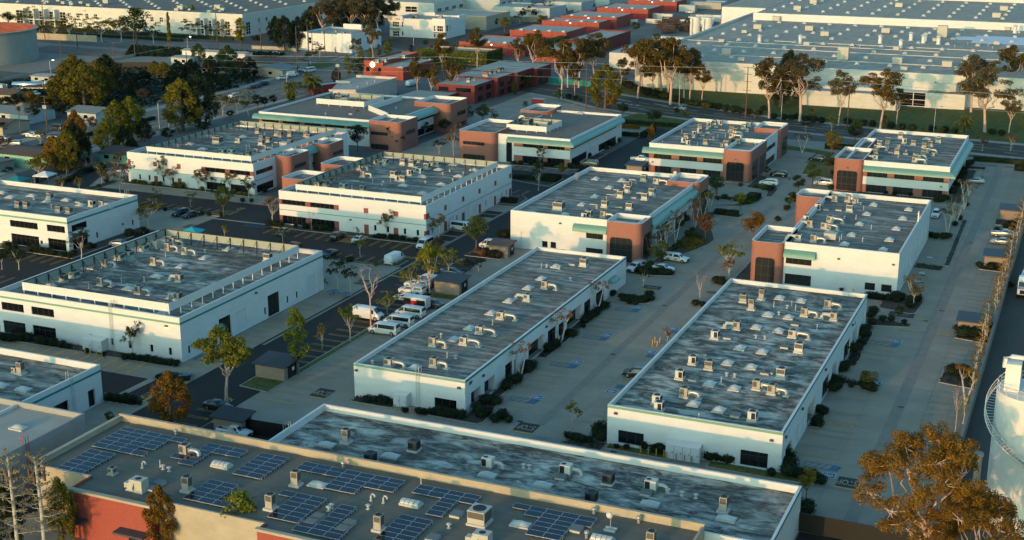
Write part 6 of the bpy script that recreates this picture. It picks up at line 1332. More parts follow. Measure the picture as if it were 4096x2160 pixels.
WH = ('white',(.62,.62,.60)); BK = ('black',(.012,.013,.016)); SI = ('silver',(.32,.33,.34)); GY = ('grey',(.07,.075,.08)); TN = ('tan',(.24,.20,.15)); NV = ('dark_blue',(.02,.03,.05)); MR = ('maroon',(.12,.015,.02))
PC = {'white':(WH,0),'black':(BK,0),'silver':(SI,.4),'grey':(GY,.3),'tan':(TN,.3),'navy':(NV,.2),'maroon':(MR,0)}
def car(kind, col, c, r, x, y, hd, label, extra='', z=.8):
    X, Y = Q(c, r, x, y, z); cc, mt = PC[col]
    o = place(('car',kind,col,extra), vehicle(kind,cc,mt,extra), (X,Y,.07), R(hd)); o['label'] = label; return o
for a in (
 ('sedan','silver',1,1,290,960,88,'silver car parked first in the row before the screened middle building'),
 ('suv','black',1,1,825,1010,91,'black SUV parked between silver and white cars facing the screened building'),
 ('sedan','white',1,1,1042,1040,89,'white car parked just right of the black SUV by the screened building'),
 ('sedan','black',1,1,742,1185,268,'black car whose tail sticks out behind the big left roof corner'),
 ('sedan','maroon',1,1,368,1112,270,'dark red car almost hidden behind the left roof screen'),
 ('van','white',1,1,1700,1095,272,'white passenger van nose-on at the corner of the screened middle building'),
 ('van','white',1,1,2075,925,-4,'white van backed against the roll-up door of the screened middle building'),
 ('van','white',1,1,2375,1108,180,'white passenger van partly behind a round green tree and bin shelter'),
 ('van','white',1,2,1290,600,181,'nearest of three white passenger vans parked side by side'),
 ('van','white',1,2,1435,520,180,'middle one of three white passenger vans parked side by side'),
 ('van','white',1,2,1555,430,179,'farthest of three white passenger vans, next to the printed trailer'),
 ('cargo','white',1,2,1130,450,-1,'white high-roofed cargo van with grey sills behind the bare vase-shaped tree'),
 ('sedan','grey',1,2,1765,330,180,'dark grey car behind the printed box trailer'),
 ('shell','white',1,2,1570,205,180,'white pickup with camper shell and roof rack, next to the badged car','rack'),
 ('shell','white',1,2,1625,145,180,'white pickup carrying red ladders on its camper shell','ladder'),
 ('shell','white',1,2,1725,92,180,'white pickup with shell and door badge beside the brick bin shelter','logo'),
 ('sedan','grey',1,2,1975,12,2,'grey car under the yellow tree, last in the row of work vehicles'),
 ('suv','black',0,1,1820,780,255,'black SUV side by side with a black car, left lot'),
 ('sedan','black',0,1,1920,795,255,'black car parked right of the black SUV in the left lot'),
 ('sedan','silver',0,1,1210,1082,10,'silver car peeping over the parapet beside building 361'),
 ('sedan','black',0,3,2190,-5,-3,'black car under the forked orange-green tree, lower left'),
 ('pickup','white',0,3,2360,262,-2,'white pickup roof seen below the dark-roofed bin shelter, bottom left'),
 ('minivan','tan',2,1,780,282,182,'tan minivan parked at the corner of the awning office with brick left tower'),
 ('pickup','white',2,1,1292,238,0,'white open-bed pickup left of the brick and white office'),
 ('sedan','black',2,1,1945,572,88,'dark car half hidden by the brick corner of the lettered building'),
 ('shell','white',2,1,1655,1235,-8,'white pickup with camper shell, badge on the door, beside the lettered building','logo'),
 ('shell','white',2,1,1250,1325,255,'white pickup facing the camera below the arched brick corner','rack'),
 ('sedan','white',2,1,1520,1330,-3,'white car behind a small tree between the two white pickups'),
 ('minivan','white',3,1,8,475,180,'white minivan parked at the entrance of the brick and white office'),
 ('suv','black',3,1,108,392,182,'black SUV with bright roof rails near a walking person'),
 ('suv','navy',3,1,492,235,176,'dark blue SUV parked by the round brick planter'),
 ('sedan','navy',3,1,152,130,92,'dark car at the left side of the far central lot'),
 ('minivan','white',3,1,560,475,180,'white cargo minivan in front of the far right arched tower'),
 ('sedan','silver',3,1,2085,455,182,'silver car parked east of the far right awning office'),
 ('suv','white',3,1,1692,790,268,'white SUV facing the camera beside the tall white wall, right'),
 ('pickup','silver',3,1,2375,990,0,'silver open-bed pickup in the right-hand row'),
 ('sedan','silver',3,1,2350,1062,180,'silver car parked just below the silver pickup, right-hand row'),
 ('suv','black',2,2,1260,1035,180,'black car half hidden behind the left edge of the skylit roof'),
 ('sedan','silver',2,0,1692,1082,158,'pale green-silver car driving on the street before the lawn'),
 ('suv','black',1,0,70,840,245,'black SUV parked on the avenue by the kerb, upper left'),
 ('sedan','black',1,0,0,862,245,'black car parked behind the SUV on the avenue'),
 ('suv','white',1,0,262,780,248,'white SUV parked on the avenue under the street lamp pole'),
 ('cargo','white',1,0,360,752,68,'white van parked ahead of the white SUV on the avenue'),
 ('pickup','white',1,0,460,695,250,'white pickup in the driveway by the corner lawn'),
 ('van','white',1,0,530,708,250,'white van parked beside the white pickup by the corner lawn'),
 ('sedan','white',1,0,208,530,-3,'sunlit white car driving on the cross street'),
 ('sedan','black',1,0,1385,938,90,'black car tucked beside the pale pink building'),
 ('cargo','white',1,0,1560,845,90,'white van behind the eucalyptus near the ring-sign building'),
 ('minivan','white',1,0,1940,828,90,'white van seen between two eucalyptus trees by the stepped brick office'),
 ('box','white',0,0,2352,960,252,'white boxy car driving on the avenue'),
 ('sedan','black',0,0,2540,872,252,'black car on the far side of the avenue'),
 ('pickup','white',0,0,350,942,-5,'white pickup parked in front of the tanker in the fuel yard'),
 ('van','grey',0,0,575,1288,170,'dark van parked by the white garage, left'),
 ('suv','silver',0,1,150,80,190,'silver SUV parked along the avenue at the left edge'),
 ('sedan','grey',0,1,530,8,190,'dark grey car parked by the avenue, left'),
 ('pickup','white',0,1,345,2,190,'white pickup in a driveway on the left'),
 ('sedan','silver',0,0,300,1340,200,'silver car in the yard beside the skinny palm, left'),
 ('sedan','silver',0,1,25,28,190,'silver car cut by the left edge of the photo'),
 ('pickup','maroon',1,0,2130,1150,85,'red and white pickup beside the brick office wall'),
 ('pickup','white',2,0,1790,120,20,'white truck among the sheds of the storage yard'),
 ): car(*a)
car('sedan','white',1,2,1500,266,180,'white car with a red diamond badge beside the printed trailer','logo')
car('cargo','white',1,1,1395,1252,88,'van with black and yellow printed wrap in the asphalt lot','wrap')
# printed box trailer
X, Y = Q(1,2,1620,330,1.2); o = thing('box_trailer','box trailer with printed side between the vans and the white car','trailer',(X,Y,0)); b = MB(); b.box(X-2.4,Y-1.0,.5,X+2.4,Y+1.0,2.55); b.build('trailer_body',paint('white',WH[1]),o)
b = MB(); b.box(X-2.38,Y-1.03,.7,X-.9,Y-1.003,2.3,0); b.box(X-.9,Y-1.03,.7,X+.4,Y-1.003,1.9,1); b.box(X+.4,Y-1.03,.9,X+2.2,Y-1.003,2.1,0); b.build('printed_wrap',[M['black'],M['lampr']],o)
for s in (-1,1): b = MB(); b.tube([(X-.1,Y+s*.85,.35),(X-.1,Y+s*1.05,.35)],.35,12,0,False); b.build('wheel',M['tyre'],o)
b = MB(); b.tube([(X+2.4,Y,.5),(X+3.6,Y,.45)],.06,5); b.build('drawbar',M['steel'],o)
# lorries
def lorry(label, X, Y, hd, chrome=True):
    o = thing('tanker_truck', label, 'tanker truck', (X,Y,0.05), R(hd))
    def P_(b, n, m): q = b.build(n, m); q.parent = o
    b = MB(); b.box(1.4,-1.2,.8,3.4,1.2,3.0); b.add([(3.4,-1.2,2.0),(3.4,1.2,2.0),(3.4,1.2,3.0),(3.4,-1.2,3.0),(3.9,-1.1,1.95),(3.9,1.1,1.95)],[(4,5,2,3),(0,4,3),(1,2,5)]); b.box(3.4,-1.1,.8,5.4,1.1,1.9); b.box(1.4,-1.15,3.0,2.9,1.15,3.7); P_(b,'cab',paint('white',WH[1]))
    b = MB(); b.add([(3.93,-1.0,2.0),(3.93,1.0,2.0),(3.5,1.02,2.92),(3.5,-1.02,2.92)],[(0,1,2,3)]); P_(b,'windscreen',M['cglass'])
    b = MB(); b.box(5.38,-.6,.95,5.46,.6,1.75); P_(b,'front_grille',M['black'])
    for s in (-1,1): b = MB(); b.box(5.3,s*.7,1.1,5.46,s*1.05,1.45); P_(b,'headlight',M['lampw'])
    for s in (-1,1): b = MB(); b.box(3.6,s*1.3,2.0,3.75,s*1.5,2.8); P_(b,'mirror',M['black'])
    b = MB(); b.tube([(-11.2,0,2.35),(-11.0,0,2.35),(.6,0,2.45),(.8,0,2.45)],[.7,1.15,1.15,.7],18); P_(b,'tank',M['chrome'])
    b = MB(); b.box(-11,-.5,.9,1.2,.5,1.25); b.box(-11.3,-1.1,.8,-10.6,1.1,1.2); P_(b,'chassis',M['cream'])
    for xx in (4.6,1.9,.7,-8.6,-9.9):
        for s in (-1,1): b = MB(); b.tube([(xx,s*.75,.52),(xx,s*1.2,.52)],.52,12,0,False); P_(b,'wheel',M['tyre'])
X, Y = Q(0,0,330,868,1.8); lorry('long silver tanker truck in the fuel yard, upper left', X+3, Y+1.5, 24)
lorry('white tanker truck facing the camera beyond the right-hand wall', -8.9, 277.5, -91)
X, Y = Q(0,0,30,905,1.2); o = thing('box_truck','white box truck with open rear doors at the left edge','truck',(X,Y,0)); b = MB(); b.box(X-6,Y-1.2,.9,X,Y+1.2,3.4); b.build('box_body',M['white2'],o)
for s in (-1,1): b = MB(); b.box(X,Y+s*1.2,.9,X+1.2,Y+s*1.25,3.3); b.build('rear_door',M['palegrey'],o)
for xx in (-1.4,-4.6):
    for s in (-1,1): b = MB(); b.tube([(X+xx,Y+s*.8,.5),(X+xx,Y+s*1.15,.5)],.5,12,0,False); b.build('wheel',M['tyre'],o)
# semi-trailers and stored boxes in the far yard
def crate(label, c, r, x, y, w_, d_, h, m, rz=0, cat='container', name='shipping_container'):
    X, Y = Q(c, r, x, y, h/2); o = thing(name, label, cat, (X,Y,0.06), R(rz)); b = MB(); b.box(-w_/2,-d_/2,.15,w_/2,d_/2,h)
    n = int(w_/.8)
    for i in range(n): xx = -w_/2+w_*(i+.5)/n; b.box(xx-.12,-d_/2-.05,.25,xx+.12,-d_/2,h-.1)
    q = b.build('container_body', M[m]); q.parent = o
    b = MB(); b.box(w_/2,-d_/2+.1,.3,w_/2+.05,-.04,h-.12); b.box(w_/2,.04,.3,w_/2+.05,d_/2-.1,h-.12); b.box(-w_/2,-d_/2,h,w_/2,d_/2,h+.06); q = b.build('doors', M['palegrey' if m != 'cream' else 'greywall']); q.parent = o; return o
for a in (
 ('white semi-trailer nearest to the twin silos',2,0,1820,235,14,2.6,3.8,'white2',12), ('white semi-trailer behind the twin silos',2,0,1900,205,14,2.6,3.8,'white2',12),('farthest white semi-trailer beyond the twin silos',2,0,1975,185,14,2.6,3.8,'white2',12),
 ('pale container at the near edge of the storage yard',2,0,1195,222,8,2.6,2.8,'palegrey',5),('cream container beside the fifth red workshop row',2,0,1545,165,9,3.4,3,'cream',2),('grey storage box left of the cream container',2,0,1440,160,7,3,3,'palegrey',2),
 ('long pale container in the middle of the storage yard',2,0,1430,215,9,2.6,2.6,'cream',4),('grey-green shed box behind the yard',2,0,1770,85,10,5,4,'palegrey',0),('wide pale shed by the yard fence',2,0,1960,55,20,8,4,'rooflight',0),('white shed box with chimney beside the fence',2,0,2060,45,12,6,4.2,'palegrey',0),
 ('small blue-grey box near the tents',2,0,1690,60,6,5,3.6,'palegrey',0),('red container at the corner of the raised warehouse wall',2,0,2150,250,6,4,3.4,'redbrick',0),('maroon container behind the palms beside the pink building',1,0,690,885,14,2.5,2.8,'redpaint',68),
 ('maroon rubbish skip in the north car park',2,0,272,1020,5,2.4,1.8,'redpaint',-5),
 ): crate(*a)
for k in range(26):
    x = 1480+random.random()*330; y = 215+random.random()*110
    X, Y = Q(2,0,x,y,1); 
    def st_():
        o = thing('scaffold_stack',None,'scaffold stack'); b = MB()
        for i in range(7):
            for j in range(4): b.tube([(-3+i,-1.2+j*.8,0),(-3+i+.2,-1.2+j*.8,2.6+.5*math.sin(i*2.1+j))],.09,4)
        for z_ in (.5,1.2,1.9,2.5):
            for j in range(4): b.tube([(-3.4,-1.2+j*.8,z_),(3.4,-1.2+j*.8,z_+.1)],.09,4)
        b.build('pipe_frame',M['shingle']).parent = o; return o
    o = place('scaf', st_, (X,Y,.05), random.random()*3, (1,1,.8+random.random()*.7)); reg(o,'rusty scaffold stacks in the storage yard','rusty scaffold stack in the storage yard')
# a walker
def person(label, x, y, hd, top, legs, pose=0):
    o = thing('person', label, 'person', (x,y,.07), R(hd)); me = bpy.data.meshes.new('body')
    V = [(0,0,.95),(0,0,1.15),(0,0,1.4),(0,0,1.5),(0,.02,1.66),(.0,.2,1.4),(.03,.27,1.12),(.1,.29,.86),(0,-.2,1.4),(-.03,-.27,1.12),(.04,-.29,.88),(0,.1,.92),(.12,.1,.5),(.06,.1,.08),(.2,.1,.04),(0,-.1,.92),(-.08,-.1,.5),(-.2,-.1,.1),(-.08,-.1,.04)]
    E = [(0,1),(1,2),(2,3),(3,4),(2,5),(5,6),(6,7),(2,8),(8,9),(9,10),(0,11),(11,12),(12,13),(13,14),(0,15),(15,16),(16,17),(17,18)]
    rad = [.15,.13,.16,.06,.11,.07,.05,.04,.07,.05,.04,.1,.075,.05,.04,.1,.075,.05,.04]
    me.from_pydata(V, E, []); ob = bpy.data.objects.new('body', me); COL.objects.link(ob); md = ob.modifiers.new('s','SKIN')
    for i, r_ in enumerate(rad): me.skin_vertices[0].data[i].radius = (r_, r_)
    me.skin_vertices[0].data[0].use_root = True; s2 = ob.modifiers.new('u','SUBSURF'); s2.levels = 1; s2.render_levels = 1; bpy.context.view_layer.update()
    m2 = bpy.data.meshes.new_from_object(ob.evaluated_get(bpy.context.evaluated_depsgraph_get())); ob.modifiers.clear(); ob.data = m2; m2.materials.clear()
    for m_ in (M['skin'], M[top], M[legs]): m2.materials.append(m_)
    for p in m2.polygons: z = p.center.z; p.material_index = 0 if z > 1.5 or (abs(p.center.y) > .24 and z < 1.2) else (1 if z > .95 else 2); p.use_smooth = True
    ob.parent = o; b = MB(); b.ball(0,.02,1.73,.115,.12,.1,8,5,0,True); q = b.build('hair', M['black']); q.parent = o; return o
X, Y = Q(3,1,213,425,.9); person('person in a light top and dark trousers walking beside the black SUV', X, Y, 200, 'beige', 'black')
o = thing('shoulder_bag','small dark bag carried by the walking person','bag',(X+.32,Y-.1,.75)); b = MB(); b.box(X+.22,Y-.2,.6,X+.42,Y+.05,.85); b.tube([(X+.32,Y-.15,.85),(X+.3,Y-.08,1.05),(X+.32,Y,.85)],.015,4); b.build('bag_body',M['black'],o)
# ================================================================ trees and shrubs
def leafclump(b, rng, cx, cy, cz, rx, ry, rz, n, s, mi=0, drop=0.0):
    for _ in range(n):
        u = rng.uniform(-1,1); t = rng.uniform(0,2*math.pi); k = math.sqrt(1-u*u); rr = rng.uniform(.55,1.05)
        dx, dy, dz = k*math.cos(t), k*math.sin(t), u
        if dz < -.5 and rng.random() < .5: dz = -dz
        x, y, z = cx+rx*dx*rr, cy+ry*dy*rr, cz+rz*dz*rr-drop*abs(rng.gauss(0,1))
        N = Vector((dx+rng.gauss(0,.55), dy+rng.gauss(0,.55), dz+.25+rng.gauss(0,.55))).normalized()
        a = N.cross(Vector((rng.gauss(0,1),rng.gauss(0,1),rng.gauss(0,1)))).normalized(); c = N.cross(a); s1 = s*rng.uniform(.6,1.3); s2 = s1*rng.uniform(.45,.8); p = Vector((x,y,z))
        b.add([tuple(p-a*s1),tuple(p-c*s2),tuple(p+a*s1),tuple(p+c*s2)],[(0,1,2,3)],mi)
def limb(b, rng, p0, p1, r0, r1, k=4, j=.06):
    p0, p1 = Vector(p0), Vector(p1); L = (p1-p0).length; pts = []
    for i in range(k+1):
        t = i/k; q = p0.lerp(p1,t); q.z += 0.12*L*math.sin(t*math.pi)*(-1 if t < .5 else -.4)*.5
        if 0 < i < k: q += Vector((rng.gauss(0,j*L),rng.gauss(0,j*L),0))
        pts.append(tuple(q))
    b.tube(pts, [r0+(r1-r0)*i/k for i in range(k+1)], 6)
def tree_builder(kind, leaf, seed, name='tree'):
    def f():
        rng = random.Random(seed); o = thing(name, None, 'tree'); tb = MB(); cb = MB(); bark = 'trunkd'; H = 1.0
        if kind == 'euc':            # tall, open, forked: built 20 m high, scaled in place
            bark = 'trunkp'; lean = rng.uniform(-1.2,1.2); fz = rng.uniform(6,8.5); top = (lean,rng.uniform(-.6,.6),fz); tb.tube([(0,0,0),(lean*.25,0,fz*.45),top],[.42,.34,.28],8)
            for i in range(7):
                a = 2*math.pi*i/7+rng.uniform(-.4,.4); rad = rng.uniform(1.8,4.6); z = rng.uniform(11,18) if i else 18.6
                if i == 0: rad = .8
                e = (top[0]+rad*math.cos(a), top[1]+rad*math.sin(a), z); limb(tb,rng,top,e,.22,.07,5)
                for q in range(7):
                    c = (e[0]+rng.gauss(0,1.45), e[1]+rng.gauss(0,1.25), e[2]+rng.uniform(-1.4,1.5)); limb(tb,rng,e,c,.07,.03,2)
                    leafclump(cb,rng,*c,rng.uniform(1.1,1.8),rng.uniform(1.1,1.8),rng.uniform(.8,1.3),135,.28,drop=.3)
        elif kind == 'dense':        # 15 m high, crown nearly to the ground
            tb.tube([(0,0,0),(.2,0,5),(0,0,12)],[.55,.4,.12],8)
            for i in range(9): a = i*2.4; limb(tb,rng,(0,0,3+i*.8),(3.6*math.cos(a),3.6*math.sin(a),5+i*.9),.16,.05,3)
            for i in range(72):
                t = rng.random(); z = 1.8+13*t**.85; prof = math.sin(min(1,(t*.92+.16))*math.pi)**.55; a = rng.uniform(0,2*math.pi); r_ = prof*5.2*rng.uniform(.6,1.0)
                leafclump(cb,rng,r_*math.cos(a),r_*math.sin(a),min(z,14.3),1.25,1.25,1.35,115,.27)
        elif kind == 'round':        # 6 m high lot tree
            tb.tube([(0,0,0),(.1,0,1.4),(0,.05,2.4)],[.14,.11,.09],7)
            for i in range(6): a = i*1.05; limb(tb,rng,(0,0,2.0),(1.5*math.cos(a),1.5*math.sin(a),3.9+.4*(i%2)),.07,.03,3)
            for i in range(26):
                a = rng.uniform(0,2*math.pi); u = rng.random(); z = 2.9+2.8*u; r_ = 2.0*math.sqrt(max(.05,1-(2*u-.95)**2))*rng.uniform(.5,1)
                leafclump(cb,rng,r_*math.cos(a),r_*math.sin(a),z,.7,.7,.62,75,.15)
        elif kind == 'airy':         # 6 m high, gaps between tufts
            bark = 'trunkw'; tb.tube([(0,0,0),(.12,0,1.2),(.05,.05,2.1)],[.1,.08,.06],6)
            for i in range(8):
                a = i*2.4; z = rng.uniform(3,5.6); r_ = rng.uniform(.5,1.7); e = (r_*math.cos(a),r_*math.sin(a),z); limb(tb,rng,(.05,.05,1.6+.1*i),e,.05,.02,3)
                for q in range(5): leafclump(cb,rng,e[0]+rng.gauss(0,.42),e[1]+rng.gauss(0,.38),z+rng.gauss(0,.3),.36,.36,.3,38,.11)
        elif kind == 'upright':      # 8 m high narrow
            tb.tube([(0,0,0),(.05,0,3),(0,0,6.4)],[.12,.09,.03],6)
            for i in range(30):
                u = rng.random(); z = 1.8+5.9*u; r_ = 1.25*math.sin(min(1,u*.85+.15)*math.pi)**.7*rng.uniform(.3,1); a = rng.uniform(0,6.3)
                leafclump(cb,rng,r_*math.cos(a),r_*math.sin(a),z,.5,.5,.55,62,.14)
        elif kind == 'birch':        # 6 m slim street tree, tufts along a pale stem
            bark = 'trunkw'; tb.tube([(0,0,0),(.2,0,2),(-.1,.1,4.2),(.1,0,5.6)],[.11,.09,.06,.03],6)
            for i in range(11):
                z = 1.9+.36*i; a = i*2.4; e = (.75*math.cos(a),.75*math.sin(a),z+.5); limb(tb,rng,(.05,0,z-.2),e,.035,.015,2); leafclump(cb,rng,*e,.45,.45,.35,42,.10)
        elif kind == 'pruned':       # 6 m, heavy pale twin trunks, thin brown top
            bark = 'trunkw'
            for s in (-1,1):
                tb.tube([(0,0,0),(s*.35,.1*s,1.4),(s*.8,.3*s,3.4)],[.16,.13,.1],7)
                for i in range(5):
                    a = i*1.25; e = (s*.8+.75*math.cos(a),.3*s+.75*math.sin(a),4.2+.28*i); limb(tb,rng,(s*.8,.3*s,3.3),e,.06,.02,3); leafclump(cb,rng,*e,.42,.42,.38,50,.11)
        elif kind == 'bare':         # 11 m vase with sparse top twigs
            bark = 'trunkp'; tb.tube([(0,0,0),(.05,0,3),(0,0,5.2)],[.16,.13,.12],7)
            for i in range(7):
                a = i*2.4; e = (1.5*math.cos(a),1.5*math.sin(a),8.4+rng.uniform(-.6,1.6)); limb(tb,rng,(0,0,4.6+.1*i),e,.08,.03,4)
                for q in range(4): e2 = (e[0]+rng.gauss(0,.5),e[1]+rng.gauss(0,.5),e[2]+rng.uniform(.2,1.1)); limb(tb,rng,e,e2,.03,.012,2); leafclump(cb,rng,*e2,.32,.32,.26,14,.08)
        elif kind == 'palm':         # date palm, 8 m
            tb.tube([(0,0,0),(0,0,4.4)],[.42,.40],9)
            for i in range(84):
                a = rng.uniform(0,2*math.pi); el = rng.uniform(-.7,1.35); L = rng.uniform(3.0,3.9); n = 7; pts = []
                for k in range(n+1):
                    t = k/n; el2 = el-1.5*t*t; pts.append(Vector((0,0,4.6))+Vector((math.cos(a)*L*t*math.cos(el*.8),math.sin(a)*L*t*math.cos(el*.8),L*(math.sin(el)*t-.55*t*t))))
                side = Vector((-math.sin(a),math.cos(a),0))
                for k in range(n):
                    w0, w1 = .32*math.sin(math.pi*(k/n*.85+.12)), .32*math.sin(math.pi*((k+1)/n*.85+.12))
                    for s in (-1,1):
                        q0, q1 = pts[k]+side*s*w0+Vector((0,0,-.16)), pts[k+1]+side*s*w1+Vector((0,0,-.16)); cb.add([tuple(pts[k]),tuple(pts[k+1]),tuple(q1),tuple(q0)],[(0,1,2,3)],0)
        elif kind == 'fan':          # skinny fan palm, 14 m
            tb.tube([(0,0,0),(.2,0,7),(0,0,13)],[.22,.18,.16],7)
            for i in range(36):
                a = rng.uniform(0,6.28); el = rng.uniform(-.9,1.2); d_ = Vector((math.cos(a)*math.cos(el),math.sin(a)*math.cos(el),math.sin(el))); p = Vector((0,0,13.1))+d_*.9; sd = Vector((-math.sin(a),math.cos(a),0))
                cb.add([tuple(Vector((0,0,13))),tuple(p+sd*.55),tuple(p+d_*.6),tuple(p-sd*.55)],[(0,1,2,3)],0)
            bark = 'trunkd'
        elif kind == 'yucca':
            tb.tube([(0,0,0),(0,0,1.0)],[.2,.18],7)
            for i in range(46):
                a = rng.uniform(0,6.28); el = rng.uniform(-.2,1.3); d_ = Vector((math.cos(a)*math.cos(el),math.sin(a)*math.cos(el),math.sin(el))); sd = Vector((-math.sin(a),math.cos(a),0))*.07
                cb.add([tuple(Vector((0,0,1))-sd),tuple(Vector((0,0,1))+sd),tuple(Vector((0,0,1))+d_*1.9+sd*.3),tuple(Vector((0,0,1))+d_*1.9-sd*.3)],[(0,1,2,3)],0)
        elif kind == 'giant':        # near eucalyptus, 17 m, wide heavy plates of foliage
            bark = 'trunkp'; tb.tube([(0,0,0),(-.3,.2,3),(.2,0,6)],[.5,.42,.36],10)
            ends = []
            for i in range(22):
                a = i*2.4+rng.uniform(-.2,.2); r_ = 1.2+5.6*math.sqrt((i+.5)/22); z = 16.6-.085*r_*r_-rng.uniform(0,6.4)*(r_/7); e = (r_*math.cos(a),r_*math.sin(a),z); st = (.2,0,5.4+rng.uniform(-1.2,.8)); limb(tb,rng,st,e,.2,.06,6,.05); ends.append(e)
            for e in ends:
                for q in range(8):
                    c = (e[0]+rng.gauss(0,1.15),e[1]+rng.gauss(0,1.1),e[2]+rng.uniform(-1.0,1.2)); limb(tb,rng,e,c,.06,.02,2); leafclump(cb,rng,*c,rng.uniform(.6,1.1),rng.uniform(.6,1.1),rng.uniform(.5,.85),200,.12,drop=.15)
        elif kind == 'bleached':     # disguised mast: straight pale trunk with short needle boughs
            bark = 'trunkw'; tb.tube([(0,0,0),(.1,0,6),(0,0,12.5)],[.24,.2,.14],9)
            for i in range(44):
                z = 3.2+9.4*i/44; a = i*2.4; L = 2.5-1.5*i/44+rng.uniform(-.3,.3); e = (L*math.cos(a),L*math.sin(a),z+.7); limb(tb,rng,(0,0,z),e,.045,.02,3)
                for t in (.5,.75,1): leafclump(cb,rng,e[0]*t,e[1]*t,z+.7*t,.34,.34,.22,26,.09)
        elif kind == 'ivypole':
            tb.tube([(0,0,0),(0,0,17)],[.3,.2],7); tb.tube([(1.6,0,0),(.5,0,9)],[.1,.1],5)
            for i in range(26): leafclump(cb,rng,.8*math.sin(i)*.4+.7,0,5+i*.5,1.1-i*.025,.9-i*.02,.7,50,.3)
        tb.build('trunk', M[bark]).parent = o; cb.build('crown', M[leaf]).parent = o
        return o
    return f
HB = {'euc':20,'dense':15,'round':6,'airy':6,'upright':8,'birch':6,'pruned':6,'bare':11,'palm':8,'fan':14,'yucca':3,'giant':17,'bleached':13,'ivypole':17}
TN_ = {'euc':('eucalyptus_tree','tall eucalyptus'),'dense':('broadleaf_tree','big dense leafy tree'),'round':('round_tree','small round-crowned tree'),'airy':('young_tree','thin airy tree'),'upright':('upright_tree','narrow upright tree'),'birch':('slender_tree','slender pale-stemmed tree'),
  'pruned':('pruned_tree','pruned pale-trunked tree'),'bare':('bare_tree','bare vase-shaped tree'),'palm':('palm_tree','feathery date palm'),'fan':('fan_palm','skinny tall fan palm'),'yucca':('spiky_palm','low spiky palm'),'giant':('eucalyptus_tree','huge eucalyptus'),'bleached':('mast_tree','bleached straight tree'),'ivypole':('ivy_pole','ivy-wrapped leaning pole')}
def trees(where, c, r, data, leaf='green', adj=''):
    """kind x,y,h[,width factor] - trunk base in photo pixels"""
    for tok in data.split():
        kd, v = tok.split(':'); kl = kd.split('/'); kind = {'e':'euc','d':'dense','r':'round','a':'airy','u':'upright','b':'birch','p':'pruned','v':'bare','P':'palm','F':'fan','y':'yucca'}[kl[0]]; lf = 'lf_'+(kl[1] if len(kl) > 1 else leaf)
        v = list(map(float, v.split(','))); X, Y = Q(c, r, v[0], v[1], 0); sd = random.randrange(3 if kind in ('euc','dense','round','airy') else 2)
        s = v[2]/HB[kind]; wf = v[3] if len(v) > 3 else 1.0
        o = place((kind,lf,sd), tree_builder(kind,lf,sd*17+len(kind),TN_[kind][0]), (X,Y,.03), R(random.uniform(0,360)), (s*wf,s*wf,s))
        n = (adj+' ' if adj else '')+TN_[kind][1]; reg(o, n+' group '+where, n+' '+where, 'palm tree' if kind in ('palm','fan','yucca') else 'tree')
W_ = 'on the lawn before the vast warehouse'
trees(W_,2,0,'e/euc:1262,990,21 e/eucd:1425,965,14,.8 e/euc:1592,1052,23.5,1.15 e/euc:1730,1012,18,.8 e/euc:1785,1012,19,.9 e/euc:1908,1028,13,.9 e/euc:1300,930,20,1.1 e/euc:1570,975,20,1.1 e/euc:1500,930,21,1.1','euc')
trees(W_,3,0,'e/euc:12,1192,20.5,1.1 e/eucd:320,1222,21.5,1.2 e/eucd:706,1265,18,.8 e/euc:1128,1302,19.5,1.05 e/euc:1290,1255,12,.8 e/eucd:2040,1130,20,1.1 e/eucd:2178,1330,20.5,1.35 e/eucd:2420,1340,12,.9 e/euc:2440,1010,20,1.0 d/dark:200,1050,19,.8 d/dark:120,1080,15,.7','euc')
trees('beside the vast warehouse annexe',3,0,'d/dark:900,790,8,.8 d/dark:1000,780,8,.9 d/dark:1480,830,10,.8 d/dark:2330,800,10,.7 d/dark:1990,1000,7,.9 d/dark:2560,900,6 r/dark:1700,810,5 P/palm:1900,800,8,.7','dark')
W_ = 'lining the street at the top centre'
trees(W_,2,0,'e/euc:495,990,21.5,.8 e/euc:630,975,13,.7 e/euc:192,800,19,.9 e/euc:830,850,20,1.1 e/euc:560,880,17,.9 e/euc:670,882,19,1.0 e/eucd:1090,900,12,.8 e/eucd:60,720,14,.8 e/euc:330,740,15,.8','euc')
trees('by the street bend',2,0,'d/olive:935,1090,15.5,1.0 d/green:20,960,5,.7 d/green:150,900,6,.7','olive','spreading olive-green')
trees('by the street',2,0,'P/palm:470,990,4.6,.8 P/palm:135,1090,3.4,.8 y/palm:2345,1150,4.2,1.2 y/palm:2440,1190,3.6 r/orange:1015,1110,4.6 r/dark:1110,1195,5.4 r/dark:1420,1280,5.6,1.3 r/yel:1750,1225,4,1.1 r/olive:1940,1130,3.4,1.5 r/dark:2540,1160,3.5,1.3 r/dark:1660,1170,3,1.3','palm')
trees('by the street on the right',3,0,'P/palm:1965,1358,8,1.0 P/palm:1175,1262,4.6,.9 P/palm:440,1190,4.4,.9 a/dark:380,1330,4.6,1.3 a/olive:640,1340,5.6,1.4 r/green:890,1358,5,1.2 r/yel:1560,1358,2.6,1.2 r/olive:1740,1358,2.6,1.3 P/palm:2570,1290,5,.8','palm')
W_ = 'before the stepped brick office'
trees(W_,1,0,'e/euc:2225,690,17,.8 e/euc:1880,790,18,.8 e/euc:1625,1002,15.5,.75 e/euc:1755,1000,11,.8 e/euc:1985,1000,15,.85 e/euc:1800,900,10,.7','euc')
W_ = 'in the dark grove beside the domed warehouse'
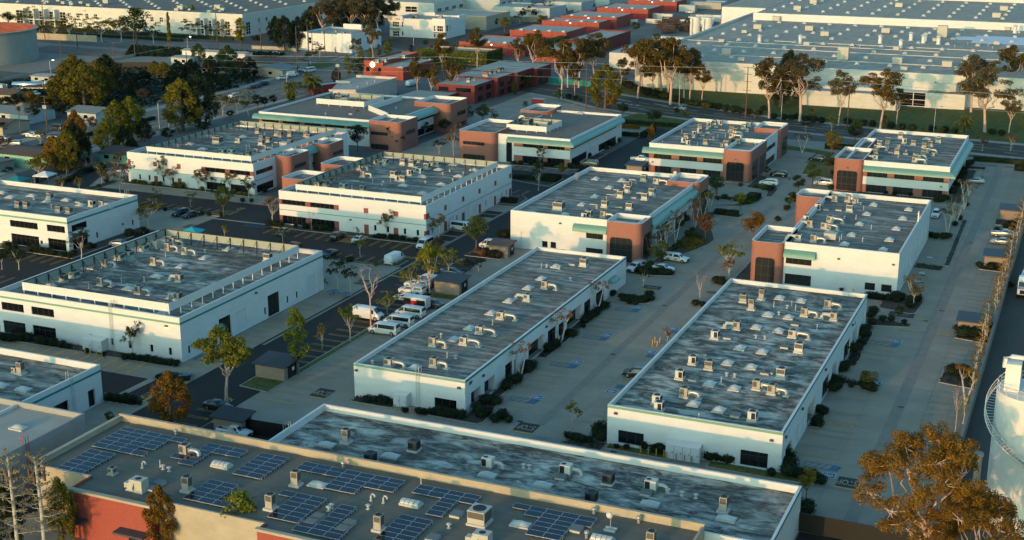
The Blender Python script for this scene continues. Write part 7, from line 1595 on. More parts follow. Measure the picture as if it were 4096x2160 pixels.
trees(W_,1,0,'d/dark:290,510,16,.9 d/dark:200,440,13,.9 d/dark:430,500,15,.9 e/eucd:650,420,19,1.2 e/eucd:790,400,22,1.2 e/eucd:950,400,23,1.3 e/eucd:1100,395,23,1.3 e/eucd:1240,380,21,1.2 e/eucd:1350,360,18,1.1 d/dark:560,400,16 d/dark:860,330,17,1.1 d/dark:1180,330,18,1.1 d/dark:1010,300,20,1.1','dark')
trees('beside the white corner building',1,0,'e/eucd:1180,600,15,.8 e/eucd:1010,590,9,.9 e/eucd:1120,470,14,.8 a/dark:550,650,7,1.6 a/eucd:640,580,7,1.5 F/palm:525,560,16,.9 F/palm:568,560,15,.8 u/green:800,540,3','eucd')
trees('left of the ring-sign building',1,0,'u/yel:1240,588,6.6,1.3 u/yel:1310,590,7.4,1.4 u/yel:1340,565,8,1.4 u/yel:1050,640,8,1.4 u/yel:1145,640,7,1.3 u/yel:930,785,9.5,1.5 u/green:1000,785,8,1.6 u/green:1065,775,9,1.5 u/green:1560,545,4.5,1.8 d/dark:810,860,6.5,.9','yel','bright green')
trees('beside the avenue at the top',1,0,'P/palm:575,950,9,1.1 P/palm:345,975,7.4,1.1 P/palm:520,870,7,.9 d/olive:360,1035,5,.8 r/yel:360,1040,3.4,1.6 r/dark:20,1100,5,1.5 a/olive:430,960,6,1.5','palm')
trees('around the upper left offices',1,0,'a/brown:395,1290,7,1 a/brown:1010,1358,8,.9 r/green:2280,1240,6.2,1.3 a/green:2390,1250,5,1.4 a/green:2150,1215,5,1.2 r/dark:90,1090,4,1.3 r/dark:180,1070,4,1.3 a/green:1700,1358,5,1.5 r/dark:1900,1358,5,1.3')
trees('below the TIDL building',1,0,'r/green:2010,350,3 r/green:2045,340,4 r/olive:2500,330,8,1.3 r/dark:2410,280,5 r/green:1700,480,3.6,1.4 a/dark:1520,80,8,1.3 a/dark:2400,250,6,1.2')
trees('beside the red workshop rows',2,0,'a/dark:180,220,10,1.5 a/dark:350,165,10,1.5 a/dark:80,240,7,1.4 r/olive:280,265,6,1.2 r/dark:690,60,10,1.4 r/dark:840,30,7,1.3 r/olive:815,105,5 r/green:1240,340,6,1.4 r/olive:980,35,5 a/dark:1130,30,9,1.3 d/green:1760,290,6,.8')
# left of the avenue
W_ = 'by the fuel yard'
trees(W_,0,0,'d/olive:640,1110,13.5,1.25 d/olive:860,1120,16,1.3 d/olive:760,1000,16,1.2 d/dark:1090,960,15,1.2 d/olive:1000,1040,15,1.2','olive','massive')
trees('on the near side of the avenue',0,0,'d/yel:1180,1420,12.5,1.0 d/yel:1330,1400,13,1.05 d/olive:1840,1320,16.5,1.05 d/dark:2010,1290,17,1.05 a/olive:2240,1160,7,1.6 a/olive:2390,1150,7.6,1.4 a/olive:2500,1165,7.6,1.4 r/dark:600,1180,5,1.5 r/pink:770,1330,5,1.2 r/olive:760,1358,5,1.4 r/brown:940,1330,5,1.2 a/brown:1700,1290,6,1 r/dark:2320,1200,3,1.6 r/dark:2060,1350,4,1.5','olive','roadside')
trees('on the avenue bank',0,0,'d/green:2000,650,9,1.0 d/green:2300,760,12,1.2 d/dark:2130,820,10,1.1 d/dark:2420,820,9,1.2 d/olive:1650,800,7,1.4 d/dark:1800,820,8,1.4 d/dark:1930,830,9,1.2 d/dark:1450,860,6,1.6 d/dark:1300,880,6,1.5 d/olive:1560,760,6,1.3 d/dark:1700,900,5,1.5 d/dark:2520,780,8,1 r/brown:1440,1030,5,1.6 d/brown:2120,740,7,.8 d/dark:2250,900,6,1.5 d/dark:1360,960,5,1.6 d/dark:1900,930,6,1.4 d/dark:2080,930,6,1.4','dark','bushy')
trees('along the front of the domed warehouse',0,0,'a/olive:260,290,11,1.6 a/olive:560,400,12,1.6 a/olive:710,405,12,1.5 a/olive:868,418,10,1.4 a/olive:1030,425,13,1.6 a/olive:1220,430,12,1.4 r/green:1375,445,17,1.3 a/dark:1545,445,10,1.4 a/yel:885,280,11,1.2 u/yel:1940,310,14,1.4 a/dark:1920,400,10,1.5 a/olive:2250,400,9,1.4 u/yel:2420,492,15,1.4 a/dark:2110,380,7,1.4 a/dark:1150,340,8,1.4 r/dark:90,270,8,1.5 a/dark:410,395,9,1.4 r/dark:1790,320,5 r/dark:2580,460,5,1.5','olive')
o = place('ivyp', tree_builder('ivypole','lf_olive',5,'ivy_pole'), (*Q(0,0,1700,512),.03)); o['label'] = 'leaning pole wrapped in ivy before the domed warehouse'; o['category'] = 'pole'
trees('round the houses at the left edge',0,0,'r/orange:330,1110,6.5,1.3 r/dark:60,1150,6,1.5 r/dark:150,1120,6,1.4 r/dark:450,1130,6,1.3 F/palm:210,1358,9,1.1 r/dark:330,1240,6,1.2 r/dark:410,1200,5,1.2 r/dark:30,1358,4,1.6 r/dark:240,1080,5,1.3','dark')
W_ = 'behind the wall at the left'
trees(W_,0,1,'d/olive:690,390,12,.85 d/orange:560,350,9.5,.9 d/dark:820,330,11,.8 d/dark:760,300,12,.9 d/orange:780,200,13,.8 d/yel:1090,190,10,1.1 d/dark:1250,180,8,1.0 d/dark:1330,230,6,1 a/olive:400,470,7.5,1.4 r/olive:440,440,7,1 a/olive:865,330,7,1.1 d/dark:640,370,8,1 a/orange:670,400,8.5,1 r/dark:1700,90,5,1.3 r/dark:1500,100,5,1.2 d/dark:1450,60,7,1 r/dark:20,270,4,1.2 a/brown:60,250,7,1.3 a/olive:410,110,5,1.3 r/dark:230,180,2.6,1.2 r/dark:90,470,4,1.3','olive')
W_ = 'in the left-hand car parks'
trees(W_,0,1,'a/brown:1215,602,9.5,1.25 a/brown:1190,330,5,1 a/olive:1025,500,6,1 a/olive:1640,515,8,.7 a/brown:1718,525,6,1.1 a/brown:1995,550,5,.9 a/brown:2068,572,6.6,1.2 a/olive:2318,580,6.4,1.2 a/dark:2500,640,6,1.3 r/green:2252,822,7.4,1.05 a/olive:1502,955,7.6,1.3 a/dark:820,1240,6.6,1.3 a/olive:625,560,3.6,1.5 a/olive:800,560,3.6,1.3 a/yel:2262,1035,3,1 a/olive:1575,725,4.6,1 a/olive:1920,720,4,1.2 a/dark:20,1358,5,1 a/dark:190,1358,5,1.4','olive')
W_ = 'around the middle screened building'
trees(W_,1,1,'a/brown:170,880,6.4,1.2 v/brown:562,965,5,.8 a/olive:1312,1032,7,.8 a/olive:1050,1230,6,.9 a/eucd:1835,1070,6.2,1.3 r/green:2215,1190,8.2,1.05 a/dark:1345,160,8,.6 a/brown:1985,212,9,.8 r/dark:575,380,4,1.2 r/dark:1020,170,8,1.1 a/dark:1440,160,5,1.6 a/dark:1840,190,5,1.3 r/dark:560,360,4 a/olive:270,1085,4,1.5','olive')
trees('beside the lane of vans',1,1,'u/yel:1760,1358,2,1')
W_ = 'along the central lane'
trees(W_,1,2,'v/brown:1155,562,11.5,1 a/dark:828,195,7.2,.9 a/dark:948,222,6,.7 a/yel:945,722,7.8,.7 a/yel:665,800,4.6,.7 u/yel:415,1052,12,1.05 a/yel:1325,450,4.6,1.4 e/yel:1748,240,10.5,.85 a/yel:1562,262,6.6,1.1 a/olive:695,188,2,1 a/yel:1940,55,6,1.4 r/green:2115,10,2.6,1.2 a/dark:2240,15,3,1.5','yel')
trees('in front of the big left building',0,2,'a/dark:1340,885,7,.75 e/yel:2278,1345,12.5,1.15','dark')
trees('beside the solar roof',0,3,'d/orange:1730,215,8.5,.95 r/yel:1110,215,2.4,1','orange')
trees('below the beige wall of the solar building',0,3,'d/orange:1640,1480,8.6,.7 r/yel:2420,1490,8,1.1 d/dark:90,1480,9,.7 d/olive:640,1420,9,.6','orange')
for i, (px, tx, ty) in enumerate(((170,135,480),(440,415,480))):
    X, Y = Q(0,3,px,1358,2.5); X2, Y2 = X, Y
    z = 2.5
    while proj(X,Y,z)[1] > 540*3+ty/2.5146 and z < 30: z += .1
    o = place('bleach', tree_builder('bleached','lf_pale',3,'mast_tree'), (X,Y,0), i*1.3, (1.15,1.15,z/13)); o['label'] = ('left' if i == 0 else 'right')+' bleached antenna tree with straight pale trunk, bottom left corner'; o['category'] = 'tree'
    a = thing('antenna_cluster', ('left' if i == 0 else 'right')+' cluster of phone antennas hidden high in a bleached tree', 'antenna', (X,Y,z*.8))
    for k in range(4):
        an = 1.57*k+.4; b = MB(); b.box(X+.9*math.cos(an)-.12,Y+.9*math.sin(an)-.1,z*.74,X+.9*math.cos(an)+.12,Y+.9*math.sin(an)+.1,z*.74+1.6); b.build('antenna_panel',M['shingle'],a)
    b = MB(); b.tube([(X-.9,Y,z*.8),(X+.9,Y,z*.8)],.05,5); b.build('antenna_mount',M['steel'],a)
# centre right
W_ = 'around the brick-cornered buildings'
trees(W_,2,1,'a/dark:265,560,8,.8 r/olive:497,432,4,.9 a/brown:62,240,6.6,.9 a/brown:285,330,6,.9 r/green:2052,632,6.0,1.1 p/brown:1840,935,7.4,.9 p/olive:1920,855,7.6,.9 p/olive:1985,785,6.4,1 p/olive:1525,1175,7,1.1 p/eucd:1430,1215,5.6,1.2 p/brown:1645,1090,8,.8 r/green:1480,1330,5.4,1.2 r/brown:1946,1060,6,1.15 r/yel:2295,752,4.2,1 r/olive:2280,700,2.6,1.5 r/orange:2420,1085,7,1.2 a/yel:2175,1400,7.6,1.1 d/orange:1400,60,5,.7 r/green:2560,420,3','olive')
trees('outside the brick left tower offices',2,0,'a/brown:1000,1358,5,1.3')
W_ = 'beside the two long low buildings'
trees(W_,2,2,'p/brown:862,415,6.6,1.0 p/brown:490,750,6.8,1.1 p/brown:88,1080,6.4,1.0 a/dark:1322,185,4.4,1 v/pink:1885,338,6,.9 a/brown:1560,735,3,1 a/orange:2180,75,4,1.2 r/dark:1010,150,4.5,1','brown')
W_ = 'in the right-hand lots'
trees(W_,3,1,'a/olive:68,210,7,1.0 p/brown:342,180,6.6,1.3 r/olive:640,205,7,1.15 r/dark:870,92,6,1.3 r/green:612,392,4.8,1.1 r/green:448,522,6,1.1 p/eucd:1975,750,8,1.1 p/eucd:1885,900,7.6,1.1 p/eucd:1795,1025,8,1.1 a/brown:2150,165,5,1.3 a/brown:2440,160,5,1.4 r/dark:300,600,5,1.1 r/dark:250,690,3,1.2 y/palm:215,720,2.4,1 a/brown:120,200,6,1','olive')
trees('in the right-hand lots lower down',3,2,'a/eucd:1452,388,6.8,1.1 r/green:1312,500,2.6,1.2 r/olive:1010,1195,3,1.6','eucd')
W_ = 'against the long right-hand wall'
trees(W_,3,2,'b/orange:2402,110,6 b/orange:2365,175,6 b/orange:2330,260,6.4 b/orange:2300,330,6 b/orange:2290,430,6.4 b/orange:2270,500,5.6 b/orange:2190,660,6.4 b/yel:2165,740,6 b/orange:2140,860,6.6 b/orange:2120,960,5 b/orange:2095,1060,6.4 b/orange:2070,1150,5.6 p/orange:1985,1358,7,1.0 b/yel:2050,1300,4','orange')
trees(W_,3,1,'b/orange:2440,1260,7,1.2 b/orange:2420,1340,6.4,1.1 b/orange:2530,1020,7,1.2 b/orange:2550,900,6,1.1 b/orange:2490,1140,7,1.2','orange')
trees(W_,3,3,'b/yel:1960,190,4.6,1.1 v/brown:1880,300,8,.6','yel')
trees('at the lower right',3,3,'r/olive:382,970,4.6,.8 a/yel:210,520,2,1','olive'); trees('at the lower centre',2,3,'a/yel:608,235,4.2,1.0','yel')
o = place('giant', tree_builder('giant','lf_orange',11,'eucalyptus_tree'), (-13.0,150.0,0), .4, (1.05,1.05,1.14)); o['label'] = 'huge rust-green eucalyptus overhanging the car park, bottom right corner'; o['category'] = 'tree'
o = dup(PROTO['giant'], (-6.6,145.5,0), 2.4, (.75,.75,.86)); o['label'] = 'second rust-green eucalyptus behind the biggest one, beside the massive silo'; o['category'] = 'tree'
# ---- shrubs and clipped hedges
def bush_b(leaf, seed, box=None):
    def f():
        rng = random.Random(seed); b = MB()
        if box:
            lx, ly, h = box; n = int(150*(lx*ly+2*h*(lx+ly))/2)
            b.box(-lx/2+.12,-ly/2+.12,0,lx/2-.12,ly/2-.12,h-.12)
            for _ in range(min(n,5000)):
                fc = rng.random(); x, y, z = rng.uniform(-lx/2,lx/2), rng.uniform(-ly/2,ly/2), rng.uniform(.05,h); N = Vector((0,0,1))
                wts = [lx*ly, lx*h*1.0, ly*h]; t = rng.uniform(0,sum(wts))
                if t < wts[0]: z = h
                elif t < wts[0]+wts[1]: y = -ly/2 if rng.random() < .7 else ly/2; N = Vector((0,-1 if y < 0 else 1,0))
                else: x = lx/2 if rng.random() < .7 else -lx/2; N = Vector((1 if x > 0 else -1,0,0))
                N = (N+Vector((rng.gauss(0,.4),rng.gauss(0,.4),rng.gauss(0,.4)))).normalized(); a = N.cross(Vector((rng.gauss(0,1),rng.gauss(0,1),rng.gauss(0,1)))).normalized(); c = N.cross(a); s = .1*rng.uniform(.7,1.4); p = Vector((x,y,z+rng.uniform(-.05,.1)))
                b.add([tuple(p-a*s),tuple(p-c*s*.6),tuple(p+a*s),tuple(p+c*s*.6)],[(0,1,2,3)],0)
        else:
            b.ball(0,0,.38,.52,.52,.42,8,5); leafclump(b,rng,0,0,.42,.72,.72,.52,300,.085)
            for i in range(3): leafclump(b,rng,rng.uniform(-.4,.4),rng.uniform(-.4,.4),.6,.4,.4,.34,90,.08)
        return b.build('hedge' if box else 'shrub', M[leaf])
    return f
def shrubs(where, c, r, data, leaf='dark', adj='dark'):
    for tok in data.split():
        v = tok.split(':'); lf = 'lf_'+(v[0] or leaf); a = list(map(float, v[1].split(','))); X, Y = Q(c, r, a[0], a[1], .4); s = a[2] if len(a) > 2 else 1.0
        sd = random.randrange(2); o = place(('bush',lf,sd), bush_b(lf,sd+3), (X,Y,.1), random.random()*6, (s*random.uniform(.9,1.15),s*random.uniform(.9,1.15),s*random.uniform(.85,1.1)))
        n = adj+' rounded shrub '+where; reg(o, n+' group', n, 'shrub')
def hedge(label, x0, y0, x1, y1, h=1.0, leaf='dark'):
    lf = 'lf_'+leaf; o = bush_b(lf, int(abs(x0*7+y0)), (abs(x1-x0),abs(y1-y0),h))(); o.location = ((x0+x1)/2,(y0+y1)/2,.08); tag(o, label, 'hedge')
shrubs('along the upper left building front',0,1,':1350,475,1.3 :1410,482,1.2 :1452,488,1.4 :1540,492,1.2 :1600,500,1.4 :1762,518,1.6 :1822,520,1.7 :2030,550,1.3 :2130,565 :2200,572 :2350,575,1.3 :2420,590 :2470,600','olive','olive')
shrubs('around building 361',0,1,':80,1118,1.9 :40,1190,1.6 :110,1160,1.5 :150,1130,1.2 :320,1150,1.6 :370,1165,1.7 :430,1180,1.6 :490,1185,1.6 :540,1195,1.3 :130,1210,1.3 :230,1195,1.2 :640,1212,1.5 :735,1195,1.5 :700,1225,1 :900,1125,1.5 :950,1120,1 :1300,998,1.7 :1440,950,1.2 :1410,990,1.2 :1360,1000,1 :1480,975,1','dark','dark')
shrubs('behind the wall strip at the left',0,1,':700,450,1.4 :760,430,1.4 :860,370,1.9 :920,355,1.5 :1020,320,1.6 :1040,340,1.4 :590,480,1.4 :650,465,1.3 :990,515,1 :1070,460,1.3 :1430,720,1 :1590,740 :1660,748 :2030,790 :2100,800 :2230,800,1.1 :2440,660 :2530,665,1','dark','dark green')
shrubs('along the big left building front',0,2,':40,690,1.8 :110,700,1.6 :200,690,1.8 :300,695,1.6 :400,720,1.6 :460,735,1.4 :540,745,1.5 :620,760,1.3 :680,770,1.1 :870,815,.9 :1040,848,.8 :1260,880,1.1 :1330,885,1.2 :1400,895,1.1 :1480,905,1.3 :1540,915,1.3 :1600,925,1.3 :1660,935,1.2 :1720,940,1.2 :1770,945,1.1','dark','low dark')
shrubs('on the picnic island and below it',0,2,':1600,1080,.9 :1680,1060 :1740,1090 :1820,1100 :1880,1095,.9 :1105,1290,1.4 :1180,1300,1.4 :1260,1310,1.5 :1335,1325,1.4 :1400,1335,.9','dark','dry')
shrubs('along the middle screened building front',1,1,':150,900,1.6 :200,905,1.6 :250,910,1.3 :400,915,1 :500,930,1.4 :600,935,1.3 :650,945,1.6 :700,945,1.4 :750,950,1.2 :1190,1020 :1235,1025,1.3 :1285,1025,1.2 :1360,1035,1.3 :1412,1038,1.2 :1480,1045,1.2 :1540,1055,.9 :1600,1058,1.2','dark','dark')
shrubs('beside the bin shelters and vans',1,1,'brown:1800,1090,1.6 brown:1850,1080,1.6 brown:1820,1120,1.4 brown:2225,1180,1.5 brown:2275,1195,1.6 dark:2340,1195,1.6 dark:2400,1210,1.7 brown:2440,1215,1.6 dark:2460,1000,1.6 dark:2510,1010,1.7 dark:945,1262,1.3 olive:1210,1300,.9 dark:90,560,1.2 dark:20,570,1.2 dark:2420,220,1.2','brown','brownish')
shrubs('at the front of the long central building',1,2,':1120,1300,1.2 :1190,1305 :1255,1312,1.2 :1310,1320,1.2 :1370,1330,1 :2300,1320,1.6 :2360,1310,1.5 :2420,1330,1.5 :2520,1180,1.6 :2540,1140,1.3','dark','dark')
shrubs('behind the streaked roof',1,3,':1640,68,1.1 :1700,75,1.1 :1790,75,1.3 :1860,85,1.5 :1930,95,1.5 :2000,105,1.5 :2070,112,1.4 :2270,100,1.8 :2240,40,1.5 :2480,120,1.7 :2540,150,1.2 :2330,80,1.4 :2400,150,1.3 :1500,55,1','dark','dark')
shrubs('along the long central building',2,2,':900,380,1.4 :940,365,1.5 :880,400,1.2 :740,515,1.5 :780,480,1.5 :820,455,1.4 :850,435,1.3 :600,650,1.7 :560,640,1.2 :370,800,1.6 :410,780,1.5 :450,755,1.5 :160,1010,1.6 :200,970,1.7 :150,960,1.3 :20,1120,1.7 :60,1100,1.4 :720,560,.8','dark','clipped dark')
shrubs('round the brick patio beside the central building',2,2,':1110,270,1.2 :1160,285,1.4 :1220,290,1.4 :1280,295,1.3 :1330,300,1.3 :1380,255,1.6 :1400,290,1.2 :1180,320 :1240,330 :1320,315,1 :1010,240,1.3 :1000,210,1 :1300,20,1.8 :1360,25,1.8 :1430,30,1.5 :1500,25,1.7 :1560,35,1.5 :1600,30,1.2 :1845,340,1.2 :1915,350,1.1 :2060,115,1.5 :2110,130,1.7 :2050,100,1.2','dark','dark')
shrubs('in the beds east of the lettered building',2,1,':2140,630,1.4 :2190,640,.8 :2250,650,1.2 :2320,680,1.5 :2400,640,1.7 :2440,620,1.7 :2390,680,1.3 :1960,620 :2070,640,.8 :2300,500,1 :2450,520,1 :2540,540,1.7 :1750,850,1.6 :1700,900,1.5 :1780,1000,1.6 :1850,1020,1.5 :1810,960,1.2 :1960,830,1.4 :1990,815,1.3 :1880,1030,1.2 :1640,1130,1.2 :1590,1160,1.3 :1560,1200,1.2 :1390,1310,1.5 :1370,1340,1.5 :1690,1080,1.1 :1480,1200,1.3 :1720,1110,1','green','leafy')
shrubs('at the foot of the awning office',2,1,':590,320,1.7 :640,330,1.6 :700,340,1.4 :650,290,1.6 :600,300,1.3 :90,290,1.4 :20,285,1.3 :190,285,1.4 :260,300,1.2 :330,305,1.4 :385,305,1.3 :440,300,1.4 :770,215,1.5 :940,130,1.7 :1010,100,1.7 :1070,60,1.5 :1340,350,1.4 :1270,350,1.5 :1300,365,1.4','dark','dark')
shrubs('in the beds of the far right lots',3,1,':2000,300,1.8 :2040,285,1.8 :1980,350,1.7 :1960,400,1.8 :1930,440,2 :1900,500,1.7 :1850,580,1.7 :1870,560,1.5 :1740,660,1.9 :1790,640,1.6 :1690,660,1.2 :640,535,1.5 :660,390,1.3 :1430,600 :1270,595,1 :1180,580,1 :30,540,1.3 :10,550,1.3 :1640,1015,1.4 :1690,1025,1.4 :1760,1030,1.6 :1810,1020,1.4 :1880,900,1.3 :1930,840,1.2 :2000,700,1 :190,740,1.3 :100,850,1.2 :200,660,1.4 :270,650,1.6 :2440,930,2 :2400,930,1.6 :2300,950,1.2 :2240,1330,1.5 :2300,1325,1.6 :2130,1310,1.3','dark','dark')
shrubs('beside the right skylit building',3,2,':740,195,1 :800,190,1.3 :850,200,1.2 :1020,265,1.3 :1080,270,1.4 :1150,280,1.3 :1210,285,1.2 :1275,275,1.8 :1290,300,1.5 :1340,280,1.6 :1440,320,1.8 :1500,300,1.8 :1440,360,1.6 :1060,430,1.7 :1030,460,1.3 :1040,530,1.4 :1150,490,1.1 :1240,495,1.1 :1370,520,.9 :950,640,2 :980,610,1.7 :860,800,2 :900,790,1.5 :940,745,1.2 :760,990,1.9 :730,1000,1.3 :650,1140,1.8 :690,1120,1.6 :660,1190,1.8 :840,1160,.8 :980,1170,1.6 :1030,1190,1.5 :1060,1200,1','dark','dark')
shrubs('beside the right-hand wall islands',3,2,':1850,1025,1.9 :1900,1030,2 :1950,1040,1.9 :2000,1060,1.6 :1960,650,2 :2020,650,2 :2090,650,2 :2130,640,1.5 :1910,590,1.3 :2450,150,1 :2250,560,1.2','dark','broad dark')
shrubs('below the right skylit building',3,3,':520,50,1.3 :570,65,1.2 :490,175,1.5 :515,195,1.2 :220,545,1.7 :200,620,1.9 :210,680,1.8 :290,700,1.7 :350,715,1.7 :420,735,1.7 :480,750,1.5 :540,770,1.3 :370,1030,1.8 :380,1080,1.7 :30,685,1.1','dark','dark'); shrubs('below the right skylit building on its left',2,3,':880,270,1.9 :900,330,1.8 :850,300,1.5 :560,310,1 :610,320,1.1 :660,330,1.1 :720,345,1.1 :780,350,.9 :1340,420,1.4 :1440,450,1.6 :1500,460,1.6 :1540,465,1.4 :1990,530,1.6 :2060,535,1.6 :2130,545,1.6 :2190,560,1.5 :1150,420,.8 :1050,410,.7','dark','dark')
shrubs('along the street in front of the lawn',2,0,':570,985,1.9 :640,992,1.8 :685,1010,1.4 :1140,860,3 :1190,880,3 :1250,905,3 :1310,930,3 :1370,950,3 :1430,960,3 :1490,975,3 :1550,985,3 :1640,1010,2.4 :1700,1030,2.4 :1800,1050,2.6 :1860,1060,2.8 :1930,1070,2.8 :2000,1080,2.8 :2070,1090,2.4 :2150,1110,2.4 :2230,1120,2.4 :2300,1130,2.2 :2380,1140,2.2 :2480,1150,2.2','dark','dark')
shrubs('along the street verge on the right',3,0,':60,1180,2.2 :160,1190,2.2 :240,1195,2.2 :300,1190,2 :380,1210,2.2 :460,1220,2.2 :540,1225,2.2 :800,1240,2.2 :880,1250,2.2 :960,1250,2.2 :1050,1265,2.2 :1240,1280,2.2 :1350,1290,2 :1450,1300,2.2 :1650,1310,2.2 :1780,1320,2.2 :1880,1330,2 :2250,1340,2.2 :2350,1350,2','dark','low dark')
for a in (('clipped box hedge west of the lettered building, left one',-144,332.2,-137,333.6,1.1),('clipped box hedge west of the lettered building, right one',-136,332.6,-131.6,337.2,1.3),('long clipped hedge in the island east of the lettered building',-82.8,315,-77,317,1.1),('clipped hedge at the head of the far central lot',-79.4,332.4,-76.4,337.4,1.2),
  ('clipped hedge beside the brick patio',-81,239.4,-76.4,240.8,.9),('low hedge at the bench island of the lettered building',-81.6,286.6,-77.6,288,1.0,'olive'),('second low hedge nearer the camera in the bench bed',-81,281.6,-77.8,283,.9,'olive'),
  ('long dark hedge along the street behind the far right lot',-31,407.5,20,409.6,1.3),('dark hedge along the street left of the far right office',-74,408.5,-62,411,1.5),('short hedge beside the truck lane at the far right corner',-19,398,-13,401,1.4),
  ('hedge strip along the far avenue median at the left',-293.6,300,-292.2,370,1.1),('hedge row before the domed warehouse car park',-560,556,-420,557.4,1.4),('hedge along the second warehouse verge',-560,571,-400,572.2,1.4),
  ('yellowish hedge north of the round planter',-150,417,-136,419,1.0,'orange'),('hedge in front of the lawn by the street corner',-150,425,-118,426.6,1.2),('dark hedge at the head of the north car park',-150,404,-132,405.6,1.2),('ivy hedge block beside the second red row',-243,600,-238,619,4.6,'ivy'),('hedge along the kerb left of the red rows',-279,600,-277,700,2.2,'ivy'),
  ('hedge strip in the asphalt lot north of the screened building',-150,306,-132,308,1.0),('tall dark hedge between the awning offices',-131.4,404,-129.6,416,1.4)): hedge(*a)
# ivy coat on the ivy building
b = MB(); rng = random.Random(2)
for _ in range(5200):
    f_ = rng.random()
    if f_ < .55: p = Vector((rng.uniform(-276.3,-242.7),531.8+rng.uniform(-.25,.1),rng.uniform(0,6.6))); N = Vector((0,-1,.2))
    elif f_ < .85: p = Vector((-242.7+rng.uniform(-.1,.25),rng.uniform(532,549),rng.uniform(0,6.6))); N = Vector((1,0,.2))
    else: p = Vector((rng.uniform(-276.3,-242.7),rng.choice((532,549))+rng.uniform(-.3,.3),6.5)); N = Vector((0,0,1))
    N = (N+Vector((rng.gauss(0,.4),rng.gauss(0,.4),rng.gauss(0,.4)))).normalized(); a = N.cross(Vector((rng.gauss(0,1),rng.gauss(0,1),rng.gauss(0,1)))).normalized(); c = N.cross(a); s = .42*rng.uniform(.7,1.3)
    b.add([tuple(p-a*s),tuple(p-c*s*.7),tuple(p+a*s),tuple(p+c*s*.7)],[(0,1,2,3)],0)
q = b.build('ivy_coat', M['lf_ivy'], IV)
# loose ground cover
def cover(name, label, polys, n, s, leaf, h=.35):
    b = MB(); rng = random.Random(len(label))
    for P in polys:
        xs = [p[0] for p in P]; ys = [p[1] for p in P]
        for _ in range(n):
            x, y = rng.uniform(min(xs),max(xs)), rng.uniform(min(ys),max(ys)); inside = False; j = len(P)-1
            for i in range(len(P)):
                if (P[i][1] > y) != (P[j][1] > y) and x < (P[j][0]-P[i][0])*(y-P[i][1])/(P[j][1]-P[i][1])+P[i][0]: inside = not inside
                j = i
            if not inside: continue
            p = Vector((x,y,.12+rng.random()*h)); N = Vector((rng.gauss(0,.6),rng.gauss(0,.6),1)).normalized(); a = N.cross(Vector((rng.gauss(0,1),rng.gauss(0,1),.1))).normalized(); c = N.cross(a); k = s*rng.uniform(.5,1.5)
            b.add([tuple(p-a*k),tuple(p-c*k*.6),tuple(p+a*k),tuple(p+c*k*.6)],[(0,1,2,3)],0)
    tag(b.build(name, M[leaf], loc=(0,0,0)), label, 'ground cover', kind='stuff')
cover('ground_cover','low dark planting filling the beds round the office park',[p for p, t in B_ if t == 'soil' and max(q[1] for q in p) < 420], 420, .13, 'lf_dark', .3)
cover('ground_cover','thin dry grass in the long verge beside the vans',[p for p, t in B_ if t != 'soil'], 500, .09, 'lf_olive', .12)
cover('scrub','dark scrub covering the bank between the avenue and the yards',[[(-400,372),(-312,366),(-308,440),(-318,500),(-345,505),(-398,445)],[(-430,530),(-410,500),(-345,520),(-345,534)]], 9000, .8, 'lf_dark', .9)
cover('fallen_leaves','scattered leaves on the lawn under the eucalyptus',[lawn], 700, .16, 'lf_eucd', .02)
# ================================================================ utility poles, wires, lamps, bollards
tops = {}
def pole(key, label, c, r, x, y, h, arms=(0.3,), cans=False):
    X, Y = Q(c, r, x, y, 0); o = thing('utility_pole', label, 'utility pole', (X,Y,0)); b = MB(); b.tube([(X,Y,0),(X,Y,h)],[.22,.14],8); b.build('pole_shaft',M['wood'],o)
    for a in arms: b = MB(); b.box(X-1.5,Y-.08,h-a-.12,X+1.5,Y+.08,h-a); b.build('crossarm',M['wood'],o)
    if cans:
        for dx in (-.55,0,.55): b = MB(); b.cyl(X+dx,Y-.35,h-4.2,h-3.1,.2,n=8); b.build('transformer',M['acwhite'],o)
    tops[key] = (X, Y, h-.3)
for a in (('a','tall pole beside the spreading olive-green tree on the street',2,0,745,1110,17,(.3,2.5,6)),('b','tall weathered pole behind the brick-cornered office',2,0,2350,1185,17.5,(.3,2.5,5,8)),('c','dark pole behind the farther right awning office, by the street',3,0,795,1290,15.6,(.3,1.5)),
 ('d','pole rising among the eucalyptus behind the awning office',1,0,1880,975,15.4,(.4,8)),('e','pole with three white transformers beside the date palm',1,0,835,925,13.8,(.3,6),True),('f','pole by the houses at the left with double crossarms',0,0,480,1340,12.2,(.3,2.2),True),
 ('g','leaning brown pole right of the giant tank',0,0,630,710,13,()),('h','pole with four crossarms beside the fuel yard',0,0,1155,640,9.5,(.3,2.2,4.2)),('i','brown pole before the domed warehouse, centre left',0,0,1360,570,13.1,()),('j','tall leaning pole near the right end of the domed warehouse',0,0,2190,495,19.6,(.4,)),
 ('k','pole in front of the left entrance of the domed warehouse',0,0,455,405,18,(1.5,3)),('l','pole left of the airy yellow tree by the tank wall',0,0,780,475,14.5,()),('m','brown pole on the dark bank above the avenue',0,0,1890,810,11.6,()),('n','pole at the street left of the white corner building',1,0,55,540,16.9,(8,9.5)),
 ('o','tall pole by the white pickup at the corner lawn',1,0,420,750,20,()),('p','pole before the white corner building',1,0,695,560,11.3,(.3,))): pole(*a)
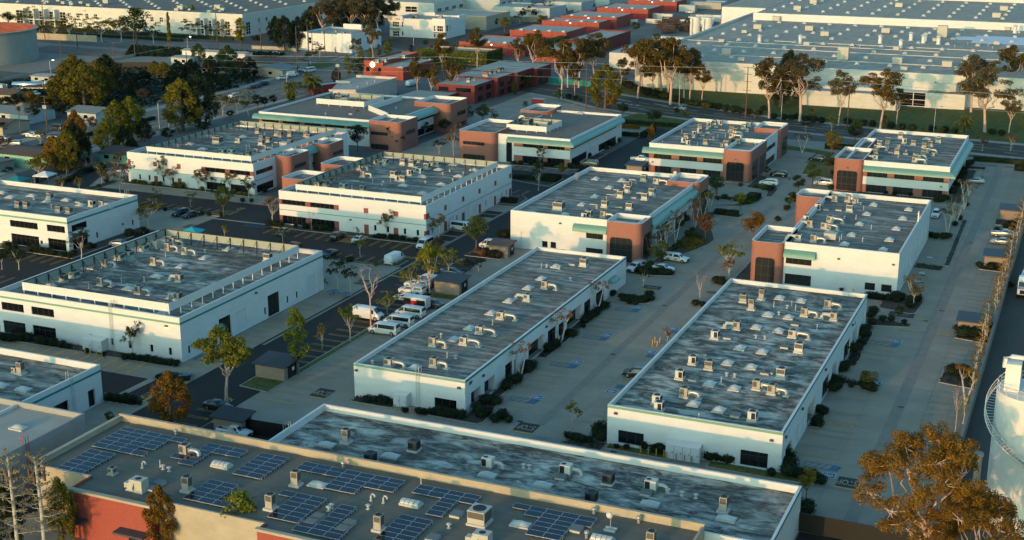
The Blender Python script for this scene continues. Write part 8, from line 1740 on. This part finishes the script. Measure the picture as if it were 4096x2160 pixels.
def wire(label, k1, k2, dz=0.0, dx=0.0, sag=.5):
    a = Vector(tops[k1] if isinstance(k1,str) else k1)+Vector((dx,0,-dz)); c = Vector(tops[k2] if isinstance(k2,str) else k2)+Vector((dx,0,-dz)); n = 12
    b = MB(); b.tube([tuple(a.lerp(c,i/n)-Vector((0,0,sag*4*(i/n)*(1-i/n)))) for i in range(n+1)],.028,4,cap=False)
    o = tag(b.build('power_line', M['galv'], loc=tuple(a)), label, 'power line', 'power lines strung along the street'); return o
R_ = (40,430,16)
for k1, k2, t in (('a','b','between the two tall street poles'),('b','c','between the weathered pole and the dark pole'),('c',R_,'right of the dark pole to the edge of the photo'),('d','a','from the pole in the eucalyptus to the street'),('e','d','from the transformer pole to the eucalyptus pole'),('m','e','from the bank pole towards the transformer pole')):
    for i, (dz, dx) in enumerate(((0,-1.2),(0,1.2),(2.3,0),(5.2,0))): wire('thin power line '+t+', '+('top left wire','top right wire','middle wire','lowest wire')[i], k1, k2, dz, dx)
for c, r, x, y, h, lab in ((3,0,130,1215,9.3,'street lamp on the verge at the left of the long lawn'),(3,0,1665,1340,8.6,'street lamp on the verge right of the lawn middle'),(2,0,1680,1060,11,'slender lamp pole among the eucalyptus by the street'),(1,0,315,965,8.8,'street lamp over the white SUV on the avenue'),(0,0,1605,1300,9.3,'street lamp beside the big golden roadside tree'),(0,0,515,790,7.5,'lit floodlight pole in the fuel yard'),(0,0,1890,520,7,'lit yellow lamp pole by the substation'),(1,0,1585,460,7,'curved street lamp below the TIDL building')):
    X, Y = Q(c,r,x,y,0); o = thing('street_lamp',lab,'street lamp',(X,Y,0)); b = MB(); b.tube([(X,Y,0),(X,Y,h-.4),(X+.5,Y,h),(X+1.6,Y,h+.1)],[.11,.08,.06,.05],6); b.build('lamp_post',M['galv'],o)
    b = MB(); b.box(X+1.5,Y-.16,h,X+2.2,Y+.16,h+.16); b.build('lamp_head',M['glow' if 'lit' in lab else 'plastic'],o)
def bol_(): b = MB(); b.cyl(0,0,0,1.05,.09,n=8); b.ball(0,0,1.05,.09,.09,.05,8,3,0,True); return tag(b.build('bollard',M['bol']),cat='bollard')
for w_, c, r, L in (('before the enclosure of the big left building',0,2,((858,850),(910,860),(972,870),(1027,878))),('before the right-hand building enclosure',2,3,((1292,490),(1370,502),(1450,514),(1527,527),(1552,545),(1648,560),(1730,575),(1803,588),(1887,605))),('before the central building cabinet',1,3,((1402,65),(1487,80),(1550,90))),('in the patch beside the skylit roof',2,2,((1412,765),(1437,735),(1460,770),(1485,735)))):
    for x, y in L: reg(place('bol',bol_,(*Q(c,r,x,y,0),.05)),'yellow bollards '+w_,'yellow bollard '+w_)
def picnic():
    o = thing('picnic_table',None,'picnic table'); b = MB(); b.cyl(0,0,.72,.78,.75,n=8); b.build('tabletop',M['blue']).parent = o; b = MB(); b.cyl(0,0,0,.72,.08,n=8); b.build('pedestal',M['steel']).parent = o
    for i in range(4): a = math.pi/2*i; b = MB(); b.box(1.15*math.cos(a)-.3,1.15*math.sin(a)-.3,.42,1.15*math.cos(a)+.3,1.15*math.sin(a)+.3,.48); b.build('seat',M['blue']).parent = o
    return o
for c, r, x, y, lab in ((0,2,1870,1075,'blue octagonal picnic table on the corner island, lower left'),(1,2,780,225,'blue picnic table left of the thin dark tree'),(1,2,905,252,'blue picnic table nearer the asphalt lane')): place('pic',picnic,(*Q(c,r,x,y,.5),.15))['label'] = lab
finish_labels()
